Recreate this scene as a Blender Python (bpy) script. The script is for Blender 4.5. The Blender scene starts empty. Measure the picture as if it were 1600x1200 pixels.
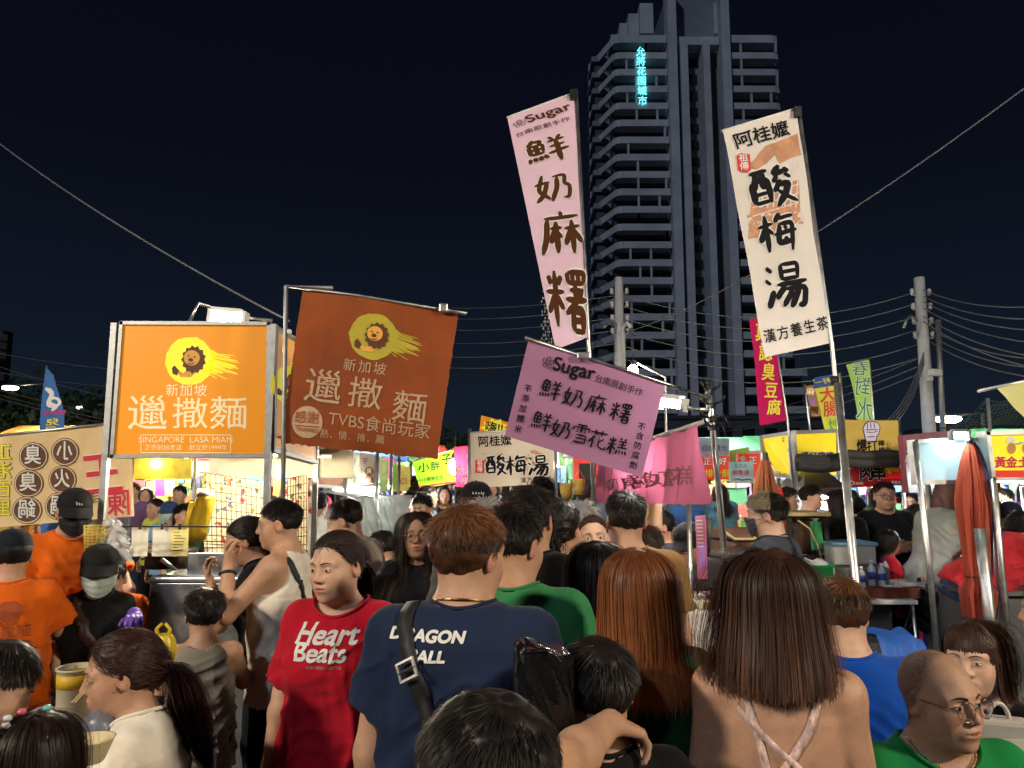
import bpy, bmesh, math, random
import numpy as np
from mathutils import Vector, Matrix
from mathutils.geometry import tessellate_polygon, delaunay_2d_cdt

random.seed(7)
RNG = np.random.default_rng(11)
SC = bpy.context.scene
COL = SC.collection
R = math.radians

# ------------------------------------------------------------------ camera
CAM_Z, PITCH, FPX = 1.75, R(7.3), 1164.0
cam_d = bpy.data.cameras.new('camera')
cam_d.sensor_width = 36.0
cam_d.lens = 36.0 * FPX / 1600.0
cam_d.clip_start, cam_d.clip_end = 0.05, 3000.0
cam = bpy.data.objects.new('camera', cam_d)
COL.objects.link(cam)
cam.location = (0, 0, CAM_Z)
cam.rotation_euler = (R(90) + PITCH, 0, 0)
SC.camera = cam

# ------------------------------------------------------------------ world: night sky over a city
W = bpy.data.worlds.new('World')
SC.world = W
W.use_nodes = True
nt = W.node_tree
nt.nodes.clear()
wo = nt.nodes.new('ShaderNodeOutputWorld')
bg = nt.nodes.new('ShaderNodeBackground')
tc = nt.nodes.new('ShaderNodeTexCoord')
sx = nt.nodes.new('ShaderNodeSeparateXYZ')
rp = nt.nodes.new('ShaderNodeValToRGB')
nt.links.new(tc.outputs['Generated'], sx.inputs[0])
nt.links.new(sx.outputs['Z'], rp.inputs[0])
nt.links.new(rp.outputs[0], bg.inputs[0])
nt.links.new(bg.outputs[0], wo.inputs[0])
e = rp.color_ramp.elements
e[0].position, e[0].color = 0.0, (0.0090, 0.0150, 0.0250, 1)
e[1].position, e[1].color = 0.62, (0.0022, 0.0026, 0.0058, 1)
m_ = rp.color_ramp.elements.new(0.16)
m_.color = (0.0056, 0.0095, 0.0175, 1)
m_ = rp.color_ramp.elements.new(0.36)
m_.color = (0.0032, 0.0044, 0.0098, 1)
bg.inputs[1].default_value = 1.0

# added weak sun lamp, stands in for city glow on the tower
sd = bpy.data.lights.new('city_glow_fill', 'SUN')
sd.energy, sd.angle, sd.color = 0.50, R(3), (0.74, 0.83, 1.0)
so = bpy.data.objects.new('city_glow_fill', sd)
COL.objects.link(so)
so.rotation_euler = (R(58), 0, R(-28))

vs = SC.view_settings
vs.view_transform, vs.look, vs.exposure, vs.gamma = 'Standard', 'None', 0.0, 1.0
SC.cycles.use_denoising = True
SC.cycles.max_bounces = 6
SC.cycles.diffuse_bounces = 3
SC.cycles.glossy_bounces = 3
SC.cycles.transmission_bounces = 4
SC.cycles.transparent_max_bounces = 12
SC.cycles.caustics_reflective = False
SC.cycles.caustics_refractive = False
SC.cycles.sample_clamp_indirect = 4.0

CP, SP = math.cos(PITCH), math.sin(PITCH)


def at(u, v, Y):
 """the point at depth Y (metres ahead of the camera) that the photograph shows at pixel (u, v)"""
 x, y = (u - 800.0) / FPX, -(v - 600.0) / FPX
 dy, dz = CP - y * SP, SP + y * CP
 t = Y / dy
 return Vector((x * t, Y, CAM_Z + dz * t))


def pix(p):
 d = np.asarray(p, float) - np.array([0, 0, CAM_Z])
 f = d[1] * CP + d[2] * SP
 return 800 + FPX * d[0] / f, 600 - FPX * (-d[1] * SP + d[2] * CP) / f


# ------------------------------------------------------------------ materials
MATS = {}


def srgb(h):
 h = h.lstrip('#')
 c = [int(h[i:i + 2], 16) / 255 for i in (0, 2, 4)]
 return tuple(x / 12.92 if x <= 0.04045 else ((x + 0.055) / 1.055) ** 2.4 for x in c)


def M(name, col=(.5, .5, .5), rough=.6, metal=0., spec=.5, var=.12, vscale=6., bump=0., bscale=40., emis=0., ecol=None,
  sss=0., trans=0., alpha=1., attr=None, sheen=0., ior=1.45, wear=0., wcol=None, aniso=0., transl=0., stretch=None, emix=0.):
 if name in MATS:
  return MATS[name]
 if isinstance(col, str):
  col = srgb(col)
 m = bpy.data.materials.new(name)
 m.use_nodes = True
 t = m.node_tree
 N, L = t.nodes, t.links
 b = N['Principled BSDF']
 I = b.inputs
 I['Roughness'].default_value = rough
 I['Metallic'].default_value = metal
 I['Specular IOR Level'].default_value = spec
 I['IOR'].default_value = ior
 base = None
 tc = N.new('ShaderNodeTexCoord')
 src = tc.outputs['Object']
 if stretch:
  mp = N.new('ShaderNodeMapping')
  mp.inputs['Scale'].default_value = stretch
  L.new(src, mp.inputs[0])
  src = mp.outputs[0]
 if var > 0 or attr:
  nz = N.new('ShaderNodeTexNoise')
  nz.inputs['Scale'].default_value = vscale
  nz.inputs['Detail'].default_value = 6
  nz.inputs['Roughness'].default_value = .62
  L.new(src, nz.inputs['Vector'])
  mr = N.new('ShaderNodeMapRange')
  mr.inputs[1].default_value, mr.inputs[2].default_value = .3, .7
  mr.inputs[3].default_value, mr.inputs[4].default_value = 1 - var, 1 + var
  L.new(nz.outputs[0], mr.inputs[0])
  vm = N.new('ShaderNodeVectorMath')
  vm.operation = 'SCALE'
  vm.inputs[0].default_value = col
  L.new(mr.outputs[0], vm.inputs['Scale'])
  base = vm.outputs[0]
  if attr:
   a = N.new('ShaderNodeAttribute')
   a.attribute_name = attr
   if attr == 'rnd':
    v2 = N.new('ShaderNodeVectorMath')
    v2.operation = 'SCALE'
    L.new(base, v2.inputs[0])
    L.new(a.outputs['Fac'], v2.inputs['Scale'])
   else:
    v2 = N.new('ShaderNodeVectorMath')
    v2.operation = 'MULTIPLY'
    L.new(base, v2.inputs[0])
    L.new(a.outputs['Color'], v2.inputs[1])
   base = v2.outputs[0]
  if wear > 0:
   n2 = N.new('ShaderNodeTexNoise')
   n2.inputs['Scale'].default_value = vscale * 2.3
   n2.inputs['Detail'].default_value = 9
   n2.inputs['Roughness'].default_value = .72
   L.new(src, n2.inputs['Vector'])
   r2 = N.new('ShaderNodeMapRange')
   r2.inputs[1].default_value, r2.inputs[2].default_value = .56, .72
   r2.inputs[3].default_value, r2.inputs[4].default_value = 0, wear
   L.new(n2.outputs[0], r2.inputs[0])
   mx = N.new('ShaderNodeMix')
   mx.data_type = 'RGBA'
   L.new(r2.outputs[0], mx.inputs[0])
   L.new(base, mx.inputs[6])
   mx.inputs[7].default_value = (*(wcol or [c * .35 for c in col]), 1)
   base = mx.outputs[2]
  L.new(base, I['Base Color'])
  if rough < .9:
   r3 = N.new('ShaderNodeMapRange')
   r3.inputs[1].default_value, r3.inputs[2].default_value = .3, .7
   r3.inputs[3].default_value, r3.inputs[4].default_value = max(.02, rough - .09), min(1, rough + .09)
   L.new(nz.outputs[0], r3.inputs[0])
   L.new(r3.outputs[0], I['Roughness'])
 else:
  I['Base Color'].default_value = (*col, 1)
 if bump > 0:
  nb = N.new('ShaderNodeTexNoise')
  nb.inputs['Scale'].default_value = bscale
  nb.inputs['Detail'].default_value = 5
  L.new(src, nb.inputs['Vector'])
  bp = N.new('ShaderNodeBump')
  bp.inputs['Strength'].default_value = bump
  bp.inputs['Distance'].default_value = .01
  L.new(nb.outputs[0], bp.inputs['Height'])
  L.new(bp.outputs[0], I['Normal'])
 if emis > 0:
  I['Emission Strength'].default_value = emis
  if emix and base is not None:
   L.new(base, I['Emission Color'])
  else:
   I['Emission Color'].default_value = (*(ecol or col), 1)
 if sss > 0:
  I['Subsurface Weight'].default_value = sss
  I['Subsurface Radius'].default_value = (1, .35, .2)
  I['Subsurface Scale'].default_value = .008
 if trans > 0:
  I['Transmission Weight'].default_value = trans
 if alpha < 1:
  I['Alpha'].default_value = alpha
 if sheen > 0:
  I['Sheen Weight'].default_value = sheen
 if aniso > 0:
  I['Anisotropic'].default_value = aniso
 if transl > 0:
  out = [n for n in N if n.type == 'OUTPUT_MATERIAL'][0]
  tb = N.new('ShaderNodeBsdfTranslucent')
  if base is not None:
   L.new(base, tb.inputs[0])
  else:
   tb.inputs[0].default_value = (*col, 1)
  ms = N.new('ShaderNodeMixShader')
  ms.inputs[0].default_value = transl
  L.new(b.outputs[0], ms.inputs[1])
  L.new(tb.outputs[0], ms.inputs[2])
  L.new(ms.outputs[0], out.inputs[0])
 MATS[name] = m
 return m


def glow(name, col, strength):
 if name in MATS:
  return MATS[name]
 return M(name, col, var=0, emis=strength, rough=.4)


def fabric(name, col, var=.10, **k):
 d = dict(rough=.86, spec=.2, var=var + .06, vscale=9, bump=.12, bscale=420, sheen=.06)
 d.update(k)
 return M(name, col, **d)


def clothprint(name, col, tr=.35, **k):
 d = dict(rough=.75, spec=.3, var=.06, vscale=3, transl=tr)
 d.update(k)
 return M(name, col, **d)


STEEL = M('steel', (.50, .50, .49), .34, 1., var=.18, vscale=9, bump=.05, bscale=30, wear=.45, wcol=(.16, .14, .11))
ALU = M('aluminium', (.62, .62, .60), .42, 1., var=.12, vscale=14, wear=.3, wcol=(.25, .23, .2))
GALV = M('galvanised', (.36, .37, .37), .5, .8, var=.2, vscale=20, bump=.1, bscale=60)
BLACKM = M('black_metal', (.018, .018, .019), .45, .3, var=.3, vscale=20)
BLACKP = M('black_plastic', (.015, .015, .016), .38, var=.25)
WHITEP = M('white_plastic', (.72, .72, .70), .42, var=.07, wear=.25, wcol=(.4, .38, .33))
RUBBER = M('rubber', (.02, .02, .02), .8)


# ------------------------------------------------------------------ objects
def tag(o, label=None, cat=None, group=None, kind=None):
 if label:
  o['label'] = label
 if cat:
  o['category'] = cat
 if group:
  o['group'] = group
 if kind:
  o['kind'] = kind
 return o


def empty(name, label, cat, loc, rz=0., group=None):
 o = bpy.data.objects.new(name, None)
 COL.objects.link(o)
 o.empty_display_size = .1
 o.location = loc
 o.rotation_euler = (0, 0, rz)
 return tag(o, label, cat, group)


def link(name, me, parent=None, loc=None):
 o = bpy.data.objects.new(name, me)
 COL.objects.link(o)
 if parent is not None:
  o.parent = parent
  # geometry is authored in world space unless a location is given: cancel the parent's transform
  if loc is None:
   o.matrix_parent_inverse = (Matrix.Translation(parent.location) @ parent.rotation_euler.to_matrix().to_4x4()).inverted() \
    if parent.parent is None else parent.matrix_parent_inverse.copy() @ Matrix.Identity(4)
   if parent.parent is not None:
    o.matrix_parent_inverse = Matrix.Identity(4)
  else:
   o.location = loc
 elif loc is not None:
  o.location = loc
 return o


def mesh(name, V, F, mats=(), mi=None, smooth=False):
 me = bpy.data.meshes.new(name)
 me.from_pydata([tuple(map(float, v)) for v in V], [], [tuple(map(int, f)) for f in F])
 for m in mats:
  me.materials.append(m)
 if mi is not None and len(me.polygons) == len(mi):
  me.polygons.foreach_set('material_index', list(mi))
 if smooth:
  me.polygons.foreach_set('use_smooth', [True] * len(me.polygons))
 me.update()
 return me


def qmesh(name, V, Q, mats=(), smooth=True, mi=None):
 """fast mesh from numpy arrays of quads (or triangles)"""
 V = np.ascontiguousarray(V, np.float32)
 Q = np.ascontiguousarray(Q, np.int32)
 me = bpy.data.meshes.new(name)
 k = Q.shape[1]
 me.vertices.add(len(V))
 me.vertices.foreach_set('co', V.ravel())
 me.loops.add(Q.size)
 me.loops.foreach_set('vertex_index', Q.ravel())
 me.polygons.add(len(Q))
 me.polygons.foreach_set('loop_start', np.arange(0, Q.size, k, dtype=np.int32))
 for m in mats:
  me.materials.append(m)
 if mi is not None:
  me.polygons.foreach_set('material_index', np.asarray(mi, np.int32))
 if smooth:
  me.polygons.foreach_set('use_smooth', np.ones(len(Q), bool))
 me.update(calc_edges=True)
 me.validate()
 return me


class MB:
 """collects shapes into ONE mesh"""

 def __init__(s):
  s.V, s.F, s.I, s.S, s.mats = [], [], [], [], []

 def _m(s, m):
  if m not in s.mats:
   s.mats.append(m)
  return s.mats.index(m)

 def add(s, V, F, m, smooth=False):
  n, i = len(s.V), s._m(m)
  s.V += [tuple(map(float, v)) for v in V]
  s.F += [tuple(int(a) + n for a in f) for f in F]
  s.I += [i] * len(F)
  s.S += [smooth] * len(F)
  return s

 def box(s, c, d, m, rot=None, bev=0.):
  """box with centre c and full size d"""
  c = Vector(c)
  if bev > 0:
   bm = bmesh.new()
   bmesh.ops.create_cube(bm, size=1)
   for v in bm.verts:
    v.co = Vector((v.co.x * d[0], v.co.y * d[1], v.co.z * d[2]))
   bmesh.ops.bevel(bm, geom=bm.edges[:], offset=min(bev, min(d) * .45), segments=2, affect='EDGES', profile=.5)
   bm.verts.index_update()
   V = [v.co.copy() for v in bm.verts]
   F = [[v.index for v in f.verts] for f in bm.faces]
   bm.free()
  else:
   V = [Vector((x * d[0] / 2, y * d[1] / 2, z * d[2] / 2)) for x in (-1, 1) for y in (-1, 1) for z in (-1, 1)]
   F = [(0, 1, 3, 2), (4, 6, 7, 5), (0, 4, 5, 1), (2, 3, 7, 6), (0, 2, 6, 4), (1, 5, 7, 3)]
  if rot is not None:
   V = [rot @ v for v in V]
  return s.add([c + v for v in V], F, m)

 def tube(s, pts, r, m, n=10, closed=False, cap=True):
  """swept tube through pts; r a number or one per point"""
  P = [Vector(p) for p in pts]
  k = len(P)
  rs = r if hasattr(r, '__len__') else [r] * k
  V, F = [], []
  up = None
  for i, p in enumerate(P):
   if closed:
    t = P[(i + 1) % k] - P[i - 1]
   else:
    t = P[min(i + 1, k - 1)] - P[max(i - 1, 0)]
   if t.length < 1e-9:
    t = Vector((0, 0, 1))
   t.normalize()
   if up is None:
    up = Vector((0, 0, 1)) if abs(t.z) < .9 else Vector((1, 0, 0))
   a = t.cross(up)
   if a.length < 1e-6:
    a = t.cross(Vector((1, 0, .1)))
   a.normalize()
   b = a.cross(t).normalized()
   up = b
   for j in range(n):
    q = 2 * math.pi * j / n
    V.append(p + (a * math.cos(q) + b * math.sin(q)) * rs[i])
  for i in range(k if closed else k - 1):
   for j in range(n):
    a0, a1 = i * n + j, i * n + (j + 1) % n
    i2 = (i + 1) % k
    F.append((a0, a1, i2 * n + (j + 1) % n, i2 * n + j))
  if cap and not closed:
   F.append(tuple(range(n))[::-1])
   F.append(tuple((k - 1) * n + j for j in range(n)))
  return s.add(V, F, m, True)

 def bar(s, a, b, w, d, m, up=(0, 0, 1)):
  """rectangular bar from a to b, w across, d along up"""
  a, b = Vector(a), Vector(b)
  t = (b - a).normalized()
  u = Vector(up)
  x = t.cross(u)
  if x.length < 1e-5:
   x = t.cross(Vector((0, 1, 0)))
  x.normalize()
  y = x.cross(t).normalized()
  V = [p + x * sx * w / 2 + y * sy * d / 2 for p in (a, b) for sx, sy in ((-1, -1), (1, -1), (1, 1), (-1, 1))]
  F = [(3, 2, 1, 0), (4, 5, 6, 7)] + [(i, (i + 1) % 4, 4 + (i + 1) % 4, 4 + i) for i in range(4)]
  return s.add(V, F, m)

 def lathe(s, c, prof, m, n=20, sx=1., sy=1., rot=None):
  """profile [(r, z)] turned about the vertical axis at c"""
  c = Vector(c)
  V, F = [], []
  for r, z in prof:
   for j in range(n):
    q = 2 * math.pi * j / n
    p = Vector((r * math.cos(q) * sx, r * math.sin(q) * sy, z))
    V.append(c + (rot @ p if rot is not None else p))
  for i in range(len(prof) - 1):
   for j in range(n):
    F.append((i * n + j, i * n + (j + 1) % n, (i + 1) * n + (j + 1) % n, (i + 1) * n + j))
  if prof[0][0] > 1e-4:
   F.append(tuple(range(n))[::-1])
  if prof[-1][0] > 1e-4:
   F.append(tuple((len(prof) - 1) * n + j for j in range(n)))
  return s.add(V, F, m, True)

 def grid(s, fn, nu, nv, m, smooth=True):
  V = [fn(i / nu, j / nv) for j in range(nv + 1) for i in range(nu + 1)]
  F = [(j * (nu + 1) + i, j * (nu + 1) + i + 1, (j + 1) * (nu + 1) + i + 1, (j + 1) * (nu + 1) + i)
    for j in range(nv) for i in range(nu)]
  return s.add(V, F, m, smooth)

 def ell(s, c, r, m, n=14, rot=None, rough=0.):
  c = Vector(c)
  V, F = [], []
  k = n // 2 + 1
  for i in range(k + 1):
   th = math.pi * i / k
   for j in range(n):
    q = 2 * math.pi * j / n
    p = Vector((r[0] * math.sin(th) * math.cos(q), r[1] * math.sin(th) * math.sin(q), r[2] * math.cos(th)))
    if rough:
     p *= 1 + random.uniform(-rough, rough)
    V.append(c + (rot @ p if rot is not None else p))
  for i in range(k):
   for j in range(n):
    F.append((i * n + j, (i + 1) * n + j, (i + 1) * n + (j + 1) % n, i * n + (j + 1) % n))
  return s.add(V, F, m, True)

 def build(s, name, parent=None, label=None, cat=None, group=None, kind=None):
  me = mesh(name, s.V, s.F, s.mats, s.I)
  me.polygons.foreach_set('use_smooth', s.S)
  me.update()
  o = link(name, me, parent)
  return tag(o, label, cat, group, kind)


def rotz(a):
 return Matrix.Rotation(a, 3, 'Z')


# ------------------------------------------------------------------ lettering
GLYPH = {}


def glyphs(body):
 """[(outer, [holes]) ...] per character group at em = 1, centred on its own box, and its width"""
 if body in GLYPH:
  return GLYPH[body]
 c = bpy.data.curves.new('text', 'FONT')
 c.body = body
 c.align_x, c.align_y = 'CENTER', 'CENTER'
 o = bpy.data.objects.new('text', c)
 COL.objects.link(o)
 dg = bpy.context.evaluated_depsgraph_get()
 oe = o.evaluated_get(dg)
 cu = oe.to_curve(dg)
 polys = []
 for s in cu.splines:
  if s.type != 'BEZIER':
   continue
  bp = s.bezier_points
  n = len(bp)
  pts = []
  for i in range(n):
   a, b = bp[i], bp[(i + 1) % n]
   p0, p1, p2, p3 = [np.array(x[:2]) for x in (a.co, a.handle_right, b.handle_left, b.co)]
   L = np.linalg.norm(p3 - p0)
   flat = abs(np.cross(p1 - p0, p3 - p0)) + abs(np.cross(p2 - p0, p3 - p0)) if L > 0 else 0
   k = max(1, int(math.ceil(L / .14))) if flat < 1e-5 else 4
   for t in np.arange(k) / k:
    pts.append((1 - t) ** 3 * p0 + 3 * t * (1 - t) ** 2 * p1 + 3 * t * t * (1 - t) * p2 + t ** 3 * p3)
  if len(pts) > 2:
   pts = np.array(pts)
   keep = np.linalg.norm(pts - np.roll(pts, 1, 0), axis=1) > 1e-5
   pts = pts[keep]
   if len(pts) > 2:
    polys.append(pts)
 oe.to_curve_clear()
 bpy.data.objects.remove(o)
 bpy.data.curves.remove(c)
 area = [.5 * np.sum(p[:, 0] * np.roll(p[:, 1], -1) - np.roll(p[:, 0], -1) * p[:, 1]) for p in polys]
 sgn = 1 if sum(area) > 0 else -1
 outer = [(p, abs(a)) for p, a in zip(polys, area) if a * sgn > 0]
 holes = [p for p, a in zip(polys, area) if a * sgn <= 0]

 def inside(q, P):
  x, y = q
  X, Y = P[:, 0], P[:, 1]
  X2, Y2 = np.roll(X, -1), np.roll(Y, -1)
  c = ((Y > y) != (Y2 > y)) & (x < (X2 - X) * (y - Y) / (Y2 - Y + 1e-12) + X)
  return c.sum() % 2 == 1
 out = [[p, []] for p, a in outer]
 for h in holes:
  best = None
  for i, (p, a) in enumerate(outer):
   if inside(h[0], p) and (best is None or a < outer[best][1]):
    best = i
  if best is not None:
   out[best][1].append(h)
 GLYPH[body] = (out, sgn)
 return GLYPH[body]


def offs(p, sgn, a, b, th):
 """offset a contour outward by a + b*|n.d|: a broad nib held at angle th"""
 t = np.roll(p, -1, 0) - np.roll(p, 1, 0)
 t /= np.linalg.norm(t, axis=1)[:, None] + 1e-9
 n = np.stack([t[:, 1], -t[:, 0]], 1) * sgn
 d = np.array([math.cos(th), math.sin(th)])
 return p + n * (a + b * np.abs(n @ d))[:, None]


def wob(p, amp, seed=0.):
 """hand-drawn wobble"""
 x, y = p[:, 0], p[:, 1]
 return p + amp * np.stack([np.sin(7 * y + 3 * x + seed) + .6 * np.sin(15 * y - 4 * x + 2 * seed),
        np.sin(6 * x - 4 * y + 1.7 * seed) + .6 * np.sin(13 * x + 5 * y + seed)], 1)


def text2d(body, size, bold=0., nib=0., th=0., wobble=0., seed=0., sq=1., shear=0., vertical=False, gap=1.05, spread=None):
 """list of (tris verts Nx2, tris) in y-up units of size; vertical stacks the characters"""
 items = []
 if any(ord(c) > 0x2e80 for c in body):
  bold, nib = bold * .42, nib * .5
 else:
  bold, nib = bold * .6, nib * .6
 chars = list(body) if (vertical or spread) else [body]
 for i, ch in enumerate(chars):
  if ch in ' \u3000':
   continue
  g, sgn = glyphs(ch)
  cs = []
  for o, hs in g:
   for p in [o] + hs:
    q = offs(p, sgn, bold, nib, th) if (bold or nib) else p
    cs.append(wob(q, wobble, seed + i * 1.9) if wobble else q)
  if not cs:
   continue
  v2, ed, n = [], [], 0
  for c in cs:
   v2 += [Vector((float(x), float(y))) for x, y in c]
   ed += [(n + a, n + (a + 1) % len(c)) for a in range(len(c))]
   n += len(c)
  r = delaunay_2d_cdt(v2, ed, [], 1, 1e-5)
  v = np.array([tuple(q) for q in r[0]])
  T = np.array([f for f in r[2] if len(f) == 3])
  if len(T) == 0:
   continue
  ce = v[T].mean(1)
  wn = np.zeros(len(T), int)
  for c in cs:
   a, b = c, np.roll(c, -1, 0)
   cr = (b[None, :, 0] - a[None, :, 0]) * (ce[:, None, 1] - a[None, :, 1]) - (ce[:, None, 0] - a[None, :, 0]) * (b[None, :, 1] - a[None, :, 1])
   upw = (a[None, :, 1] <= ce[:, None, 1]) & (b[None, :, 1] > ce[:, None, 1]) & (cr > 0)
   dnw = (a[None, :, 1] > ce[:, None, 1]) & (b[None, :, 1] <= ce[:, None, 1]) & (cr < 0)
   wn += upw.sum(1) - dnw.sum(1)
  T = T[wn * sgn > 0]
  v = v.copy()
  v[:, 0] = v[:, 0] * sq + shear * v[:, 1]
  v *= size
  if vertical:
   v[:, 1] -= (i - (len(chars) - 1) / 2) * size * gap
  elif spread:
   v[:, 0] += (i - (len(chars) - 1) / 2) * size * spread
  items.append((v, [tuple(int(a) for a in t) for t in T], 0))
 return items


def shape_items(pts):
 tr = tessellate_polygon([[Vector((x, y, 0)) for x, y in pts]])
 return [(np.array(pts, float), [t for t in tr], 0)]


def disc(r, n=32, sx=1., sy=1., jag=0.):
 return [(r * sx * math.cos(2 * math.pi * i / n) * (1 + random.uniform(-jag, jag)),
    r * sy * math.sin(2 * math.pi * i / n) * (1 + random.uniform(-jag, jag))) for i in range(n)]


def ringitems(r, w, n=36, sx=1., sy=1.):
 o, i = disc(r, n, sx, sy), disc(r - w, n, sx, sy)
 V = np.array(o + i)
 T = []
 for k in range(n):
  a, b = k, (k + 1) % n
  T += [(a, b, n + b), (a, n + b, n + a)]
 return [(V, T, 0)]


def stroke(pts, w, n=14, taper=True):
 """a brush stroke through 2D points (y up), width w with tapered ends"""
 P = np.array(pts, float)
 s = np.linspace(0, 1, len(P))
 t = np.linspace(0, 1, n)
 X, Y = np.interp(t, s, P[:, 0]), np.interp(t, s, P[:, 1])
 for _ in range(2):
  X[1:-1] = (X[:-2] + 2 * X[1:-1] + X[2:]) / 4
  Y[1:-1] = (Y[:-2] + 2 * Y[1:-1] + Y[2:]) / 4
 dx, dy = np.gradient(X), np.gradient(Y)
 L = np.hypot(dx, dy) + 1e-9
 ww = w * (np.minimum(1, .45 + 1.6 * np.minimum(t, 1 - t) * 2) if taper else np.ones(n)) / 2
 V = np.concatenate([np.stack([X - dy / L * ww, Y + dx / L * ww], 1), np.stack([X + dy / L * ww, Y - dx / L * ww], 1)])
 T = []
 for i in range(n - 1):
  T += [(i, i + 1, n + i + 1), (i, n + i + 1, n + i)]
 return [(V, T, 0)]


def homog(src):
 """pixel quad TL,TR,BR,BL -> unit square map as a function of arrays"""
 dst = [(0, 0), (1, 0), (1, 1), (0, 1)]
 A, b = [], []
 for (x, y), (u, v) in zip(src, dst):
  A += [[x, y, 1, 0, 0, 0, -u * x, -u * y], [0, 0, 0, x, y, 1, -v * x, -v * y]]
  b += [u, v]
 h = np.linalg.solve(np.array(A, float), np.array(b, float))

 def f(P):
  x, y = P[:, 0], P[:, 1]
  w = h[6] * x + h[7] * y + 1
  return (h[0] * x + h[1] * y + h[2]) / w, (h[3] * x + h[4] * y + h[5]) / w
 return f


class Face:
 """a printed sheet (sign face, banner) that hangs between four photographed corners, each at its own depth.
 wave(s, t) pushes it along its normal; marks are laid on it a few millimetres proud."""

 def __init__(s, corners, Y, wave=None, bow=None):
  s.px = corners
  Ys = Y if hasattr(Y, '__len__') else [Y] * 4
  s.C = [np.array(at(u, v, y)) for (u, v), y in zip(corners, Ys)]
  s.H = homog(corners)
  a, b = s.C[1] - s.C[0], s.C[3] - s.C[0]
  n = np.cross(b, a)
  n = n / np.linalg.norm(n)
  if n @ (np.array([0, 0, CAM_Z]) - s.C[0]) < 0:
   n = -n
  s.n = n
  s.wave = wave or (lambda u, v: np.zeros_like(u))
  s.bow = bow
  s.w = np.linalg.norm(a)
  s.h = np.linalg.norm(b)
  s.items = []

 def P(s, u, v, off=0.):
  u, v = np.asarray(u, float), np.asarray(v, float)
  if s.bow:
   u, v = s.bow(u, v)
  U, V = u[..., None], v[..., None]
  p = s.C[0] * (1 - U) * (1 - V) + s.C[1] * U * (1 - V) + s.C[2] * U * V + s.C[3] * (1 - U) * V
  return p + s.n * (s.wave(u, v) + off)[..., None]

 def sheet(s, mb, m, nu=1, nv=1, back=0., edge=0.):
  if nu > 1 and nu < 40:
   nu, nv = nu * 2, nv * 2
  u, v = np.meshgrid(np.linspace(0, 1, nu + 1), np.linspace(0, 1, nv + 1))
  u, v = u.ravel(), v.ravel()
  if edge:
   on = (v > .999) | (u < .001) | (u > .999)
   v = v + np.where((v > .999), RNG.uniform(-edge, edge, len(v)), 0)
   u = u + np.where((u < .001) | (u > .999), RNG.uniform(-edge, edge, len(u)) * .5, 0)
  V = s.P(u, v)
  F = [(j * (nu + 1) + i, (j + 1) * (nu + 1) + i, (j + 1) * (nu + 1) + i + 1, j * (nu + 1) + i + 1) for j in range(nv) for i in range(nu)]
  if back:
   n = len(V)
   V = np.concatenate([V, V - s.n * back])
   F2 = [tuple(a + n for a in f[::-1]) for f in F]
   ring = [i for i in range(nu + 1)] + [(j * (nu + 1) + nu) for j in range(1, nv + 1)] + \
     [nv * (nu + 1) + i for i in range(nu - 1, -1, -1)] + [j * (nu + 1) for j in range(nv - 1, 0, -1)]
   F3 = [(ring[k], ring[(k + 1) % len(ring)], ring[(k + 1) % len(ring)] + n, ring[k] + n) for k in range(len(ring))]
   F = F + F2 + F3
  mb.add(V, F, m, nu > 1)
  return mb

 def put(s, items, cx, cy, m, layer=1, ang=0., mirror=False):
  """place 2D items (y up, pixel units) on the sheet at pixel (cx, cy), turned ang degrees clockwise"""
  a = R(ang)
  ca, sa = math.cos(a), math.sin(a)
  for v, t, k in items:
   x, y = v[:, 0] * (-1 if mirror else 1), -v[:, 1]
   s.items.append((np.stack([cx + x * ca - y * sa, cy + x * sa + y * ca], 1), t, m, layer + .05 * (k % 6)))
  return s

 def text(s, body, cx, cy, size, m, ang=0., layer=2, mirror=False, outline=None, **k):
  if outline:
   om, ow = outline
   kk = dict(k)
   kk['bold'] = kk.get('bold', 0) + ow
   s.put(text2d(body, size, **kk), cx, cy, om, layer - .8, ang, mirror)
  return s.put(text2d(body, size, **k), cx, cy, m, layer, ang, mirror)

 def lettering(s, name='lettering', parent=None, cut=0, step=.0026):
  if not s.items:
   return None
  mb = MB()
  if not cut:
   for px, t, m, l in s.items:
    u, v = s.H(px)
    mb.add(s.P(u, v, step * l), t, m)
   return mb.build(name, parent)
  # cut the letters along a grid so that they follow the cloth
  mats = []
  bm = bmesh.new()
  lay = bm.verts.layers.float.new('l')
  for px, t, m, l in s.items:
   if m not in mats:
    mats.append(m)
   u, v = s.H(px)
   vs_ = []
   for a, b in zip(u, v):
    q = bm.verts.new((a, b, 0))
    q[lay] = l
    vs_.append(q)
   for f in t:
    try:
     fc = bm.faces.new([vs_[i] for i in f])
     fc.material_index = mats.index(m)
    except ValueError:
     pass
  for ax in (0, 1):
   lo = min(v.co[ax] for v in bm.verts)
   hi = max(v.co[ax] for v in bm.verts)
   for k in range(1, cut):
    q = k / cut
    if lo < q < hi:
     co, no = Vector((0, 0, 0)), Vector((0, 0, 0))
     co[ax], no[ax] = q, 1
     bmesh.ops.bisect_plane(bm, geom=bm.verts[:] + bm.edges[:] + bm.faces[:], plane_co=co, plane_no=no)
  uv = np.array([v.co[:2] for v in bm.verts])
  ll = np.array([v[lay] for v in bm.verts])
  Pn = s.P(uv[:, 0], uv[:, 1], step * np.maximum(ll, 1))
  for v, p in zip(bm.verts, Pn):
   v.co = p
  me = bpy.data.meshes.new(name)
  bm.to_mesh(me)
  bm.free()
  for m in mats:
   me.materials.append(m)
  return link(name, me, parent)


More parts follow.
